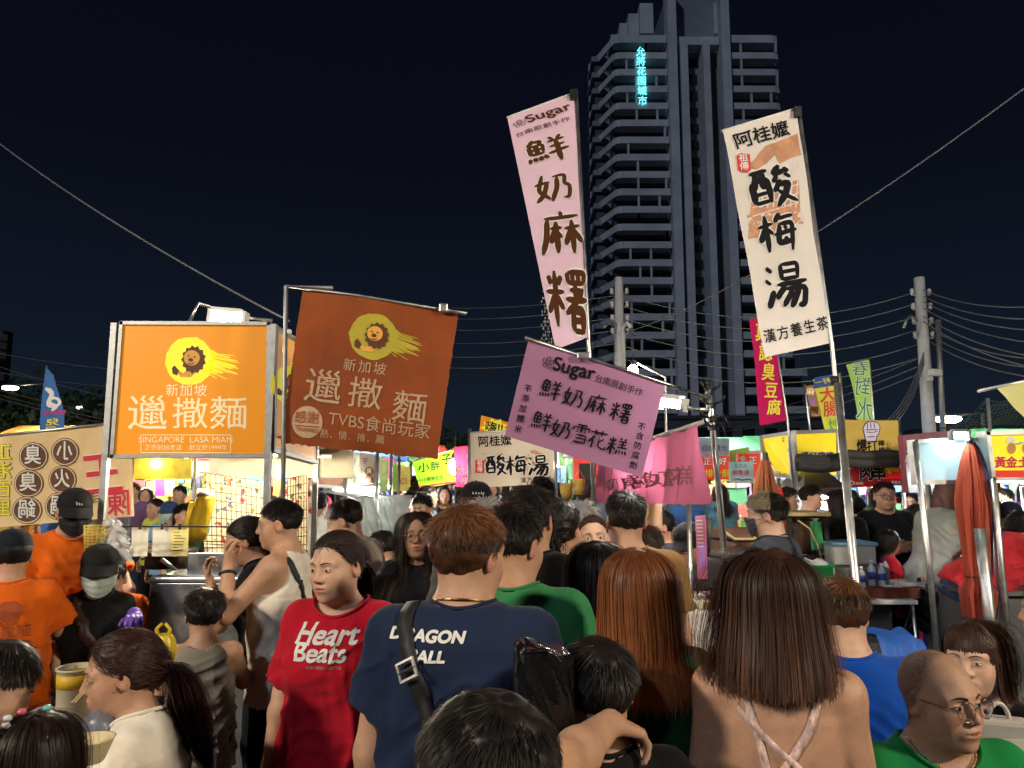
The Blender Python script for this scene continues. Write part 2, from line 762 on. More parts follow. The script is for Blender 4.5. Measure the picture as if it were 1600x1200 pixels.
def wavy(ax=.012, f=9., ph=0., ay=.004, mode='v'):
 """soft cloth folds: mode v = vertical folds, h = horizontal"""
 if mode == 'v':
  return lambda u, v: ax * np.sin(f * u + ph + 1.5 * v) * (.35 + .65 * v) + ay * np.sin(11 * v + 5 * u + ph)
 return lambda u, v: ax * np.sin(f * v + ph + 1.2 * u) + ay * np.sin(13 * u + 4 * v + ph)


def copy_tree(o, parent=None):
 c = o.copy()
 COL.objects.link(c)
 if parent is not None:
  c.parent = parent
 for ch in list(o.children):
  copy_tree(ch, c)
 return c


def split_loose(o, single):
 """give every separate piece of a part its own object"""
 me = o.data
 n = len(me.vertices)
 par = np.arange(n)
 E = np.empty(len(me.edges) * 2, np.int32)
 me.edges.foreach_get('vertices', E)
 E = E.reshape(-1, 2)
 while True:
  m = np.minimum(par[E[:, 0]], par[E[:, 1]])
  new = par.copy()
  np.minimum.at(new, E[:, 0], m)
  np.minimum.at(new, E[:, 1], m)
  new = new[new]
  if (new == par).all():
   break
  par = new
 ids = np.unique(par)
 if len(ids) < 2 or len(ids) > 100:
  o.name = single if len(ids) < 2 else o.name
  return
 polys = [[] for _ in ids]
 pos = {k: i for i, k in enumerate(ids)}
 for p in me.polygons:
  polys[pos[par[p.vertices[0]]]].append(p)
 V = np.empty(n * 3, np.float32)
 me.vertices.foreach_get('co', V)
 V = V.reshape(-1, 3)
 for ps in polys:
  used = sorted({v for p in ps for v in p.vertices})
  mp = {v: i for i, v in enumerate(used)}
  m2 = mesh(single, V[used], [[mp[v] for v in p.vertices] for p in ps], list(me.materials), [p.material_index for p in ps])
  m2.polygons.foreach_set('use_smooth', [p.use_smooth for p in ps])
  c = bpy.data.objects.new(single, m2)
  COL.objects.link(c)
  c.parent = o.parent
  c.matrix_parent_inverse = o.matrix_parent_inverse.copy()
 bpy.data.objects.remove(o)


SINGULAR = dict(posts='post', windows='window', bowls='bowl', clips='clip', clamps='clamp', insulators='insulator', hoops='hoop', piers='pier', bags='bag', shoes='shoe',
    eyebrows='eyebrow', rails='rail', balconies='balcony', rods='rod', lens='lens', stair_glazing='window')
# ====================================================================== people
from concurrent.futures import ThreadPoolExecutor
POOL = ThreadPoolExecutor(4)


def far(P, a, b, r):
 """True when no point of P can be within r + 12 cm of the segment a-b"""
 lo, hi = np.minimum(a, b) - r - .12, np.maximum(a, b) + r + .12
 return bool((P.min(0) > hi).any() or (P.max(0) < lo).any())


def smin(a, b, k):
 h = np.maximum(k - np.abs(a - b), 0) / k
 return np.minimum(a, b) - h * h * k * .25


def smax(a, b, k):
 return -smin(-a, -b, k)


def ellip(P, c, r):
 q = (P - np.asarray(c)) / np.asarray(r)
 k0 = np.sqrt((q * q).sum(1)) + 1e-9
 q2 = q / np.asarray(r)
 k1 = np.sqrt((q2 * q2).sum(1)) + 1e-9
 return k0 * (k0 - 1) / k1


def cone(P, a, b, r1, r2):
 """capsule from a to b whose radius runs from r1 to r2"""
 a, b = np.asarray(a, float), np.asarray(b, float)
 ab = b - a
 t = np.clip(((P - a) @ ab) / (ab @ ab + 1e-12), 0, 1)
 d = P - a - t[:, None] * ab
 return np.sqrt((d * d).sum(1)) - (r1 + (r2 - r1) * t)


_T = RNG.random(65536).astype(np.float32)


def vnoise(P, s=(1, 1, 1), seed=0):
 """value noise in -1..1"""
 q = P * np.asarray(s) + seed * 7.31 + 100
 i = np.floor(q).astype(np.int64)
 f = q - i
 f = f * f * (3 - 2 * f)
 out = 0
 for dx in (0, 1):
  wx = f[:, 0] if dx else 1 - f[:, 0]
  for dy in (0, 1):
   wy = f[:, 1] if dy else 1 - f[:, 1]
   for dz in (0, 1):
    wz = f[:, 2] if dz else 1 - f[:, 2]
    h = ((i[:, 0] + dx) * 73856093 ^ (i[:, 1] + dy) * 19349663 ^ (i[:, 2] + dz) * 83492791) & 65535
    out = out + wx * wy * wz * _T[h]
 return out * 2 - 1


def rot3(yaw=0., pitch=0., roll=0.):
 """yaw turns left (+), pitch looks up (+), roll tips to the right (+); degrees"""
 return np.array(Matrix.Rotation(R(yaw), 3, 'Z') @ Matrix.Rotation(R(pitch), 3, 'X') @ Matrix.Rotation(R(roll), 3, 'Y'))


def surface_nets(fn, lo, hi, h, warp=None, pad=.03):
 """triangulable quad surface of fn < 0 inside a box. warp(qx, qy, qz) -> points, local scale"""
 lo, hi = np.asarray(lo, float) - pad, np.asarray(hi, float) + pad
 B = 8
 n = (np.ceil((hi - lo) / h / B).astype(int)) * B
 nb = n // B
 rad = h * B * .87

 def pts(I):
  q = lo + I * h
  return warp(q) if warp else q
 bi = np.stack(np.meshgrid(*[np.arange(k) for k in nb], indexing='ij'), -1).reshape(-1, 3)
 dc = fn(pts(bi * B + (B - 1) / 2))
 F = np.repeat(np.repeat(np.repeat(dc.reshape(nb), B, 0), B, 1), B, 2).astype(np.float32)
 keep = bi[np.abs(dc) < rad * 1.15 + .012]
 loc = np.stack(np.meshgrid(*[np.arange(B)] * 3, indexing='ij'), -1).reshape(-1, 3)
 keep = keep[np.lexsort((keep[:, 1], keep[:, 0], keep[:, 2]))]

 def job(c):
  I = (keep[c:c + 48, None, :] * B + loc[None]).reshape(-1, 3)
  F[I[:, 0], I[:, 1], I[:, 2]] = fn(pts(I))
 list(POOL.map(job, range(0, len(keep), 48)))
 S = F < 0
 # the border must be outside
 cnt = np.zeros(tuple(n - 1), np.int8)
 for dx in (0, 1):
  for dy in (0, 1):
   for dz in (0, 1):
    cnt += S[dx:n[0] - 1 + dx, dy:n[1] - 1 + dy, dz:n[2] - 1 + dz]
 act = np.argwhere((cnt > 0) & (cnt < 8))
 if len(act) == 0:
  return np.zeros((0, 3)), np.zeros((0, 4), int)
 acc = np.zeros((len(act), 3))
 num = np.zeros(len(act))
 for ax in range(3):
  o1, o2 = [a for a in range(3) if a != ax]
  for u in (0, 1):
   for v in (0, 1):
    p = act.copy()
    p[:, o1] += u
    p[:, o2] += v
    q = p.copy()
    q[:, ax] += 1
    fa, fb = F[p[:, 0], p[:, 1], p[:, 2]], F[q[:, 0], q[:, 1], q[:, 2]]
    m = (fa < 0) != (fb < 0)
    t = np.where(m, fa / np.where(m, fa - fb, 1), 0)
    e = p.astype(float)
    e[:, ax] += t
    acc += e * m[:, None]
    num += m
 V = pts(acc / num[:, None])
 idx = -np.ones(tuple(n - 1), np.int64)
 idx[act[:, 0], act[:, 1], act[:, 2]] = np.arange(len(act))
 Q = []
 for ax in range(3):
  o1, o2 = (ax + 1) % 3, (ax + 2) % 3
  sl_a = [slice(1, n[a] - 1) for a in range(3)]
  sl_b = list(sl_a)
  sl_a[ax] = slice(0, n[ax] - 1)
  sl_b[ax] = slice(1, n[ax])
  sa, sb = S[tuple(sl_a)], S[tuple(sl_b)]
  for flip, m in ((False, sa & ~sb), (True, ~sa & sb)):
   e = np.argwhere(m)
   if len(e) == 0:
    continue
   off = np.ones(3, int)
   off[ax] = 0
   e = e + off
   c = []
   for u, v in ((0, 0), (1, 0), (1, 1), (0, 1)):
    k = e.copy()
    k[:, o1] -= 1 - u
    k[:, o2] -= 1 - v
    c.append(idx[k[:, 0], k[:, 1], k[:, 2]])
   q = np.stack(c, 1)
   q = q[(q >= 0).all(1)]
   Q.append(q[:, ::-1] if flip else q)
 return V, np.concatenate(Q)


# ---------------------------------------------------------------- the head, in head units (chin to crown 0.227)
def head_sdf(P, fem=False, fat=0., ears=True, nose=1.):
 ax = np.abs(P[:, 0])
 A = np.stack([ax, P[:, 1], P[:, 2]], 1)
 d = ellip(A, (0, -.012, .030), (.0765, .098, .087))
 d = smin(d, ellip(A, (0, .018, -.028), (.0635 + .004 * fat, .071, .085)), .03)
 d = smin(d, ellip(A, (.012, .026, -.074), (.044 + .010 * fat - .004 * fem, .050, .040 + .004 * fat)), .03)
 d = smin(d, ellip(A, (0, .070, -.097), (.019, .016, .015)), .03)
 d = smin(d, ellip(A, (.038, .052, -.030), (.024 + .004 * fat, .026, .030)), .03)
 d = smin(d, cone(A, (.012, .083, .024), (.048, .066, .022), .011, .010), .018 + .004 * (not fem))
 # eye sockets, then lids
 d = smax(d, -ellip(A, (.032, .100, .003), (.019, .018, .0125)), .016)
 d = smin(d, ellip(A, (.0315, .0745, .001), (.0155, .0135, .0105)), .006)
 # nose
 w = .0125 * nose
 d = smin(d, cone(A, (0, .084, .014), (0, .104, -.026), .0075, .0115), .014)
 d = smin(d, ellip(A, (.0125, .094, -.031), (w * .72, .011, .0085)), .007)
 # mouth
 d = smin(d, ellip(A, (0, .082, -.062), (.026, .013, .014)), .02)
 d = smin(d, ellip(A, (.006, .0905, -.0565), (.017, .0072, .0052)), .006)
 d = smin(d, ellip(A, (.000, .0900, -.0685), (.017, .0078, .0062)), .006)
 d = smax(d, -ellip(A, (0, .100, -.0625), (.024, .012, .0016)), .004)
 if ears:
  e = ellip(np.stack([A[:, 0] + .18 * (A[:, 1] + .01), A[:, 1] - .22 * A[:, 2], A[:, 2]], 1), (.079, -.006, -.006), (.0085, .019, .032))
  e = smax(e, -ellip(A, (.089, -.002, -.004), (.010, .0105, .018)), .006)
  d = smin(d, e, .008)
 return d


def head_col(P, stubble=None, fem=False, tone=0):
 """skin tint in head units: lips, cheeks, ears, nose, shaved scalp"""
 ax = np.abs(P[:, 0])
 c = np.ones((len(P), 4))

 def blend(m, col):
  c[:, :3] += m[:, None] * (np.array(col) - c[:, :3])

 def blob(x, y, z, r, rr):
  return np.clip(1.4 - np.sqrt(((ax - x) / r[0]) ** 2 + ((P[:, 1] - y) / r[1]) ** 2 + ((P[:, 2] - z) / r[2]) ** 2) * rr, 0, 1)
 blend(.30 * blob(.042, .06, -.03, (.03, .04, .026), 1.), (1.06, .80, .74))
 blend(.30 * blob(0, .108, -.026, (.016, .02, .016), 1.), (1.05, .80, .74))
 blend(.45 * blob(.083, -.006, -.006, (.02, .03, .04), 1.), (1.10, .72, .66))
 blend(.9 * blob(0, .094, -.0575, (.022, .014, .0055), 1.), (.80, .42, .42) if fem else (.80, .58, .55))
 blend(.9 * blob(0, .094, -.0690, (.021, .014, .0070), 1.), (.84, .44, .44) if fem else (.82, .60, .56))
 blend(.35 * blob(.032, .08, -.008, (.02, .02, .008), 1.), (.80, .68, .66))
 if stubble is not None:
  blend(stubble(P), (.30, .31, .34))
 return c


HAIRLINE = ([-.10, -.078, -.05, -.03, -.008, .012, .03, .05, .07, .085, .12], [-.06, -.05, -.034, -.024, .004, .012, .018, .034, .052, .066, .085])


def scalp_mask(P, low=-.078, up=0.):
 z = P[:, 2] - up
 return (P[:, 1] < np.interp(z, *HAIRLINE)) & (z > low)


def fan_hand(w, dirv, palm, side, k=1., curl=.5, thumb=1., point=False, spread=.12):
 """finger capsules of one hand: [(a, b, r1, r2, blend)]. dirv along the fingers, palm the way the palm faces, side +1 if the thumb
 lies on dirv x palm"""
 f = np.asarray(dirv, float)
 f /= np.linalg.norm(f)
 n = np.asarray(palm, float)
 n = n - f * (n @ f)
 n /= np.linalg.norm(n)
 s = np.cross(f, n) * side
 w = np.asarray(w, float)
 out = []
 K = []
 for i, o in enumerate((.030, .010, -.010, -.029)):
  kn = w + f * (.088 - .004 * abs(i - 1) ** 1.5) * k + s * o * k - n * .004 * k
  K.append(kn)
  out.append((w + f * .012 * k + s * o * .55 * k, kn, .0155 * k, .0115 * k, .014))
 for i, (kn, L) in enumerate(zip(K, (.95, 1.06, 1.0, .78))):
  c = 0.
  p = kn
  sp = (1.3 - i) * spread
  for j, (l, q) in enumerate(((.044, .75), (.027, 1.1), (.021, .8))):
   c += curl * q * (1 + .12 * i) * (0.25 if point and i == 0 else 1)
   dv = f * math.cos(c) + n * math.sin(c) + s * sp * (1 - .2 * j)
   dv /= np.linalg.norm(dv)
   e = p + dv * l * L * k
   r = (.0098, .0088, .0078)[j] * k
   out.append((p, e, r, r * .9, .004 if j else .006))
   p = e
 t0 = w + f * .022 * k + s * .026 * k + n * .006 * k
 d1 = f * .62 + s * (.62 + .2 * thumb) + n * .35
 d1 /= np.linalg.norm(d1)
 t1 = t0 + d1 * .040 * k
 d2 = f * .9 + s * (.25 * thumb) + n * (.25 + .4 * curl)
 d2 /= np.linalg.norm(d2)
 t2 = t1 + d2 * .032 * k
 t3 = t2 + (d2 + n * .25 * curl) / np.linalg.norm(d2 + n * .25 * curl) * .024 * k
 out += [(t0, t1, .0145 * k, .0115 * k, .012), (t1, t2, .0108 * k, .0098 * k, .004), (t2, t3, .0098 * k, .008 * k, .004)]
 return out


SKINS = {}


def skinmat(i=0):
 cols = [(.50, .283, .180), (.58, .355, .245), (.43, .236, .148)]
 return M('skin_%d' % i, cols[i], .47, spec=.45, var=.13, vscale=22, bump=.22, bscale=330, sss=.12, attr='Col')


def hairmat(name, col):
 return M('hair_' + name, col, .46, spec=.30, var=.15, vscale=25, attr='rnd', bump=0)


SLATE = M('eye_white', (.58, .55, .52), .25, var=0, spec=.6)
IRIS = M('iris', (.022, .012, .008), .12, var=0, spec=.8)
LASH = M('lash', (.012, .009, .008), .6, var=0)
NOSTRIL = M('nostril', (.09, .035, .025), .8, var=0)
WIREM = M('wire_frame', (.30, .24, .18), .25, 1., var=0)
GOLDM = M('gold', (.75, .52, .22), .28, 1., var=.1, vscale=50)
LENS = M('lens', (.95, .96, .97), .03, trans=1., var=0, ior=1.02, spec=.5, alpha=.35)


class Person:
 """one figure. Local frame: +y is where the torso faces, +x its right hand, z up from the ground."""
 CNT = 0

 def __init__(s, label, top=None, Y=None, z_top=None, x=None, face=0., k=None, seated=False, seat=None, lean=0., twist=0.,
     head=(0, 0, 0), hs=1., fem=False, fat=0., fatb=None, sw=None, neck=1.,
     armL=None, armR=None, handL=None, handR=None, skin=0, shirt=None, pants='#15161a', hair=None,
     h=.008, hq=.5, eyes=True, brows=True, mouth=True, stubble=None, glasses=None, mask=None, cap=None,
     group='people in the market crowd', cat='person', shoes='#202022', legspread=.10, faceup=None, detail=1., ears=True, name='person', kid=False):
  Person.CNT += 1
  s.label, s.cat, s.group, s.fem, s.fat, s.hs, s.h, s.detail = label, cat, group, fem, fat, hs, h, detail
  s.seed = Person.CNT * 3.7
  if top is not None:
   p = at(top[0], top[1], Y)
   x, z_top = p.x, p.z
  # proportions
  k0 = (z_top - .012 - .205 * hs) / 1.46
  if kid:
   hs_ = hs
   k0 = (z_top - .012 - .205 * hs_) / 1.46
  s.k = k = k if k is not None else k0
  s.NBz = .51 * k
  pel = z_top - .012 - (.53 * k + .205 * hs) if (seated or lean or k is not None) else .93 * k
  Rl = np.array(Matrix.Rotation(-R(lean), 3, 'X')) @ np.array(Matrix.Rotation(R(twist), 3, 'Z'))
  s.Rl = Rl
  if lean:
   # the hips stay where a standing or sitting body has them; the head ends where the photograph has it
   reach = (Rl @ np.array([0, 0, .53 * k]))[2]
   pel = z_top - .012 - reach - .205 * hs
  s.pel = np.array([0, 0, pel])
  sw = sw or ((.142 if fem else .166) * (1 + .14 * fat))
  s.sw = sw
  L = lambda x_, y_, z_: s.pel + Rl @ np.array([x_ * k, y_ * k, z_ * k])
  s.NB = L(0, -.012, .50)
  s.Rh = rot3(*head)
  s.HC = s.NB + Rl @ np.array([0, .012, .03]) * k + s.Rh @ np.array([0, .014, .090]) * hs
  s.sh = {1: L(sw, -.014, .425), -1: L(-sw, -.014, .425)}
  s.arm = {}
  for sd, a in ((1, armR), (-1, armL)):
   a = a or {}
   ue = np.array(a.get('u', (.16, -.04, -1.)), float)
   fe = np.array(a.get('f', (.02, .22, -1.)), float)
   ue[0] *= sd
   fe[0] *= sd
   ue /= np.linalg.norm(ue)
   fe /= np.linalg.norm(fe)
   s.arm[sd] = dict(e=s.sh[sd] + ue * .285 * k, ue=ue, fe=fe)
   s.arm[sd]['w'] = s.arm[sd]['e'] + fe * .235 * k
  s.hands = []
  for sd, hd in ((1, handR), (-1, handL)):
   hd = hd or {}
   w = s.arm[sd]['w']
   fe = s.arm[sd]['fe']
   dv = np.array(hd.get('d', fe * np.array([sd, 1, 1])), float)
   dv[0] *= sd
   pn = np.array(hd.get('n', (-1, .15, .1)), float)
   pn[0] *= sd
   # thumb lies toward the front: choose the side whose thumb points at th
   f_ = dv / np.linalg.norm(dv)
   th = np.array(hd.get('t', (0, 1, .2)), float)
   th[0] *= sd
   sgn = 1 if np.cross(f_, pn) @ th > 0 else -1
   s.hands += fan_hand(w, dv, pn, sgn, k=.98 * (.6 + .4 * k) * (.92 if fem else 1), curl=hd.get('curl', .35), spread=hd.get('spread', .1),
        point=hd.get('point', False))
  # legs
  s.legs = []
  for sd in (1, -1):
   hip = s.pel + np.array([sd * .085 * k, 0, -.03 * k])
   if seated:
    knee = np.array([sd * (.13 + legspread) * k, .40 * k, max(pel - .01, .42 * k)])
    ank = np.array([sd * (.13 + legspread * .8) * k, .38 * k, .075])
   else:
    knee = np.array([sd * (.085 + legspread * .3) * k, .02, .5 * pel + .03])
    ank = np.array([sd * (.085 + legspread * .6) * k, -.02, .075])
   s.legs.append((hip, knee, ank))
  # torso profile, relative to the pelvis in units of k
  s.pz = np.array([-.20, -.10, 0., .10, .20, .30, .37, .42, .455, .485, .52])
  if fem:
   pa = np.array([.12, .166, .160, .130, .124, .138, .142, .128, .100, .066, .050])
   pb = np.array([.09, .118, .112, .098, .096, .105, .100, .088, .072, .056, .048])
  else:
   pa = np.array([.12, .158, .160, .146, .146, .162, .166, .150, .118, .078, .058])
   pb = np.array([.09, .112, .112, .104, .106, .118, .114, .098, .080, .062, .052])
  f = 1 + .30 * fat * np.interp(s.pz, [-.2, .3, .45, .52], [1, 1, .5, .2])
  fb = 1 + .42 * (fat if fatb is None else fatb) * np.interp(s.pz, [-.2, .15, .3, .45, .52], [1, 1.1, .8, .35, .1])
  s.pa, s.pb = pa * f, pb * fb
  s.pa = s.pa * np.interp(s.pz, [.2, .37], [1, sw / ((.142 if fem else .166) * (1 + .14 * fat))])
  s.py = np.array([-.01, -.016, -.012, 0, 0, -.002, -.010, -.018, -.024, -.022, -.016])
  s.neck = neck
  # place
  c, sn = math.cos(R(face)), math.sin(R(face))
  hx, hy = s.HC[0], s.HC[1]
  ox = x - (c * hx - sn * hy)
  oy = Y - (sn * hx + c * hy)
  s.root = empty(name, label, cat, (ox, oy, 0), R(face), group)
  s.face = face
  s.skin = skinmat(skin)
  s.body(hq, stubble, ears)
  if pants:
   s.trousers(pants)
  if shirt:
   s.top(**shirt)
  if shoes and not seated:
   s.shoes(shoes)
  if eyes:
   s.eyes(brows, mouth)
  if glasses:
   s.glasses(**glasses)
  if mask:
   s.mask(mask)
  if hair:
   s.hair(**hair)
  if cap:
   s.cap(**cap)

 # ---- helpers
 def add(s, name, me, parent=None):
  return link(name, me, parent or s.root, loc=(0, 0, 0))

 def to_head(s, P):
  return ((P - s.HC) @ s.Rh) / s.hs

 def from_head(s, P):
  return (np.asarray(P) * s.hs) @ s.Rh.T + s.HC

 def world(s, P):
  c, sn = math.cos(R(s.face)), math.sin(R(s.face))
  P = np.asarray(P)
  return np.stack([P[..., 0] * c - P[..., 1] * sn + s.root.location.x, P[..., 0] * sn + P[..., 1] * c + s.root.location.y, P[..., 2]], -1)

 def torso(s, P, ea=0., eb=0., drape=None):
  q = ((P - s.pel) @ s.Rl) / s.k
  z = q[:, 2]
  a, b, y = np.interp(z, s.pz, s.pa) + ea, np.interp(z, s.pz, s.pb) + eb, np.interp(z, s.pz, s.py)
  if drape:
   a = np.maximum(a, np.interp(z, *drape[0]))
   b = np.maximum(b, np.interp(z, *drape[1]))
  r = (np.abs(q[:, 0] / a) ** 2.35 + np.abs((q[:, 1] - y) / b) ** 2.35) ** (1 / 2.35)
  d = (r - 1) * np.minimum(a, b) * .92 * s.k
  return d, q

 def bare(s, P):
  d, q = s.torso(P)
  d = smax(d, (q[:, 2] - .515) * s.k, .02)
  d = smax(d, (-.19 - q[:, 2]) * s.k, .03)
  k = s.k
  for sd in (1, -1):
   a = s.arm[sd]
   ff = 1 + .22 * s.fat
   r0 = (.043 if s.fem else .052) * k * ff
   r1, r2 = (.038 if s.fem else .043) * k * ff, (.024 if s.fem else .028) * k
   if len(P) > 100 and far(P, np.minimum(s.sh[sd], np.minimum(a['e'], a['w'])), np.maximum(s.sh[sd], np.maximum(a['e'], a['w'])), .06):
    continue
   d = smin(d, cone(P, s.trap(sd), s.sh[sd], .040 * k, (.044 if s.fem else .050) * k), .05 * k)
   d = smin(d, cone(P, s.sh[sd], a['e'], r0, r1), .04 * k)
   m1 = a['e'] + (a['w'] - a['e']) * .3
   d = smin(d, cone(P, a['e'], m1, r1, r1 * 1.02), .02)
   d = smin(d, cone(P, m1, a['w'], r1, r2), .02)
  if s.fem and s.k > .8:
   for sx in (-1, 1):
    c = s.pel + s.Rl @ (np.array([sx * .068, .072 + .03 * s.fat, .275]) * k)
    d = smin(d, ellip(P, c, np.array([.058, .046, .055]) * k * (1 + .2 * s.fat)), .05)
  nb = s.pel + s.Rl @ (np.array([0, -.024, .44]) * k)
  ht = s.from_head([0, -.022, -.045])
  nr = (.047 if s.fem else .057) * (.5 + .5 * k) * s.neck * (1 + .18 * s.fat)
  d = smin(d, cone(P, nb, ht, nr * 1.12, nr), .035 * k)
  return d

 def trap(s, sd):
  return s.pel + s.Rl @ (np.array([sd * .055, -.026, .452]) * s.k)

 def handsdf(s, P, d):
  if not s.hands or s.detail < .5:
   return d
  for i in (0, 1):
   H = s.hands[i * 19:(i + 1) * 19] if len(s.hands) == 38 else s.hands[i * (len(s.hands) // 2):(i + 1) * (len(s.hands) // 2)]
   c = np.mean([h[1] for h in H], 0)
   m = ((P - c) ** 2).sum(1) < .15 ** 2
   if not m.any():
    continue
   Q = P[m]
   e = None
   for a, b, r1, r2, kk in H:
    x = cone(Q, a, b, r1, r2)
    e = x if e is None else smin(e, x, kk)
   d[m] = smin(d[m], e, .014)
  return d

 def headpart(s, P, d):
  m = ((P - s.HC) ** 2).sum(1) < (.24 * s.hs) ** 2
  if m.any():
   e = head_sdf(s.to_head(P[m]), s.fem, s.fat, s._ears) * s.hs
   d[m] = smin(d[m], e, .028 * s.hs)
  return d

 def sdf(s, P):
  d = s.bare(P)
  for hip, knee, ank in s.legs:
   k = s.k * (1 + .15 * s.fat)
   if len(P) > 100 and far(P, np.minimum(hip, np.minimum(knee, ank)) - [.03, .03, .08], np.maximum(hip, np.maximum(knee, ank)) + [.03, .15, 0], .1):
    continue
   d = smin(d, cone(P, hip, knee, .085 * k, .055 * k), .05 * s.k)
   d = smin(d, cone(P, knee, ank, .055 * k, .034 * k), .03 * s.k)
   d = smin(d, cone(P, ank - [0, 0, .035], ank + [0, .13 * s.k, -.045], .032, .026), .03)
  d = s.handsdf(P, d)
  return s.headpart(P, d)

 def body(s, hq, stubble, ears):
  s._ears = ears
  pts = [s.HC + [0, 0, .13], s.pel]
  for sd in (1, -1):
   pts += [s.sh[sd], s.arm[sd]['e'], s.arm[sd]['w'], s.arm[sd]['w'] + s.arm[sd]['fe'] * .2]
  pts += [h[1] for h in s.hands]
  for l in s.legs:
   pts += list(l)
  pts = np.array(pts)
  lo, hi = pts.min(0) - .13, pts.max(0) + .09
  lo[2] = 0.
  z0 = s.NB[2] - .02
  if hq < 1 and (hi[2] - z0) > .12:
   zt = hi[2]
   # above the neck the lattice closes in on the head: finer cells there
   zq = [0.]
   zp = [0.]
   z = 0.
   while z < zt + .05:
    t = min(max((z - z0) / .06, 0), 1)
    t = t * t * (3 - 2 * t)
    sc = 1 + (hq - 1) * t
    z += sc * .004
    zq.append(zq[-1] + .004)
    zp.append(z)
   zq, zp = np.array(zq), np.array(zp)
   hx, hy = s.HC[0], s.HC[1]

   def warp(q):
    z = np.interp(q[:, 2], zq, zp)
    t = np.clip((z - z0) / .06, 0, 1)
    t = t * t * (3 - 2 * t)
    sc = 1 + (hq - 1) * t
    return np.stack([q[:, 0] * sc + hx * (1 - sc), q[:, 1] * sc + hy * (1 - sc), z], 1)
   hi[2] = np.interp(zt, zp, zq)
   w = .15 * s.hs / hq
   lo[:2] = np.minimum(lo[:2], np.array([hx, hy]) - w)
   hi[:2] = np.maximum(hi[:2], np.array([hx, hy]) + w)
   V, Q = surface_nets(s.sdf, lo, hi, s.h, warp)
  else:
   V, Q = surface_nets(s.sdf, lo, hi, s.h)
  me = qmesh('body', V, Q, [s.skin])
  P = s.to_head(V)
  c = np.ones((len(V), 4))
  m = (P ** 2).sum(1) < .2 ** 2
  c[m] = head_col(P[m], stubble, s.fem)
  at_ = me.color_attributes.new('Col', 'FLOAT_COLOR', 'POINT')
  at_.data.foreach_set('color', c.astype(np.float32).ravel())
  s.body_o = s.add('body', me)

 def trousers(s, col, ease=.008):
  m = fabric('trousers_' + col.strip('#'), col, var=.2) if isinstance(col, str) else col

  def f(P):
   d, q = s.torso(P, .004, .004)
   d = smax(d, (q[:, 2] - .0) * s.k, .01)
   d = smax(d, (-.2 - q[:, 2]) * s.k, .02)
   for hip, knee, ank in s.legs:
    k = s.k * (1 + .15 * s.fat)
    d = smin(d, cone(P, hip, knee, .085 * k + ease, .058 * k + ease), .055 * s.k)
    d = smin(d, cone(P, knee, ank, .058 * k + ease, .045 * k + ease), .02)
   d = d + .004 * vnoise(P, (9, 9, 16), s.seed) * np.clip((s.pel[2] - .2 - P[:, 2]) * 8, 0, 1)
   return smax(d, .07 - P[:, 2], .01)
  pts = np.array([s.pel + [0, 0, .1]] + [p for l in s.legs for p in l])
  V, Q = surface_nets(f, pts.min(0) - .2, pts.max(0) + .2, max(s.h * 2, .018))
  s.add('trousers', qmesh('trousers', V, Q, [m]))

 def shoes(s, col):
  m = M('shoe_' + col.strip('#'), col, .5, var=.2)
  for hip, knee, ank in s.legs:
   mb = MB()
   mb.ell(ank + np.array([0, .055, -.03]), (.045, .135, .043), m, 10)
   mb.build('shoe').parent = s.root

 def shirtfn(s, ease=.016, sleeve=.62, hem=-.14, nr=.078, ny=.0, kind='tee', drape=1., fold=1., flare=.0, nz=0.):
  k = s.k
  nc = [True]
  hz = hem
  zz = np.array([-.32, -.1, .05, .15, .28, .36])
  wch, bch = np.interp(.33, s.pz, s.pa), np.interp(.30, s.pz, s.pb)
  wmx, bmx = max(s.pa[1:7].max(), wch), max(s.pb[1:7].max(), bch)
  dr = (((zz), np.array([wmx + .004 + flare, wmx, wch * .99, wch * .99, wch, 0]) * drape + ease),
    ((zz), np.array([bmx + .004 + flare, bmx, bch * .97, bch * .98, bch, 0]) * drape + ease))

  def f(P):
   d, q = s.torso(P, ease, ease, dr)
   if s.fem and k > .8:
    for sx in (-1, 1):
     c = s.pel + s.Rl @ (np.array([sx * .066, .070 + .03 * s.fat, .272]) * k)
     d = smin(d, ellip(P, c, np.array([.062, .050, .062]) * k * (1 + .2 * s.fat)) - ease * .5, .08)
   d = smax(d, (q[:, 2] - .50) * k, .01)
   for sd in (1, -1):
    a = s.arm[sd]
    ff = 1 + .22 * s.fat
    r0 = (.046 if s.fem else .054) * k * ff
    if kind in ('tee', 'long'):
     d = smin(d, cone(P, s.trap(sd), s.sh[sd], .040 * k, (.045 if s.fem else .051) * k) - ease * .5, .05)
     en = s.sh[sd] + (a['e'] - s.sh[sd]) * min(sleeve, 1.)
     ra = r0 + ease * .55
     rb = (r0 * .86 + ease * 1.25 + .006) if kind == 'tee' else r0 * .74 + ease
     c = cone(P, s.sh[sd], en, ra, rb)
     ue = a['ue']
     if sleeve <= 1:
      c = np.maximum(c, (P - en) @ ue)
      c = np.maximum(c, -np.maximum(cone(P, en - ue * .04, en + ue * .1, rb - .011, rb - .011), -((P - en) @ ue) - .014))
     d = smin(d, c, .035)
     if sleeve > 1:
      e2 = a['e'] + (a['w'] - a['e']) * (sleeve - 1)
      c = cone(P, a['e'], e2, rb, .034 * k + ease)
      c = np.maximum(c, (P - e2) @ a['fe'])
      d = smin(d, c, .03)
    elif kind == 'tank':
     hole = ellip(P, s.sh[sd] + s.Rl @ np.array([sd * .035, 0, -.025]) * k, np.array([.070, .16, .115]) * k)
     d = smax(d, -hole, .008)
   # neckline
   nb = s.pel + s.Rl @ (np.array([0, -.018 + ny, .46 + nz]) * k)
   up = s.pel + s.Rl @ (np.array([0, .02, .60]) * k)
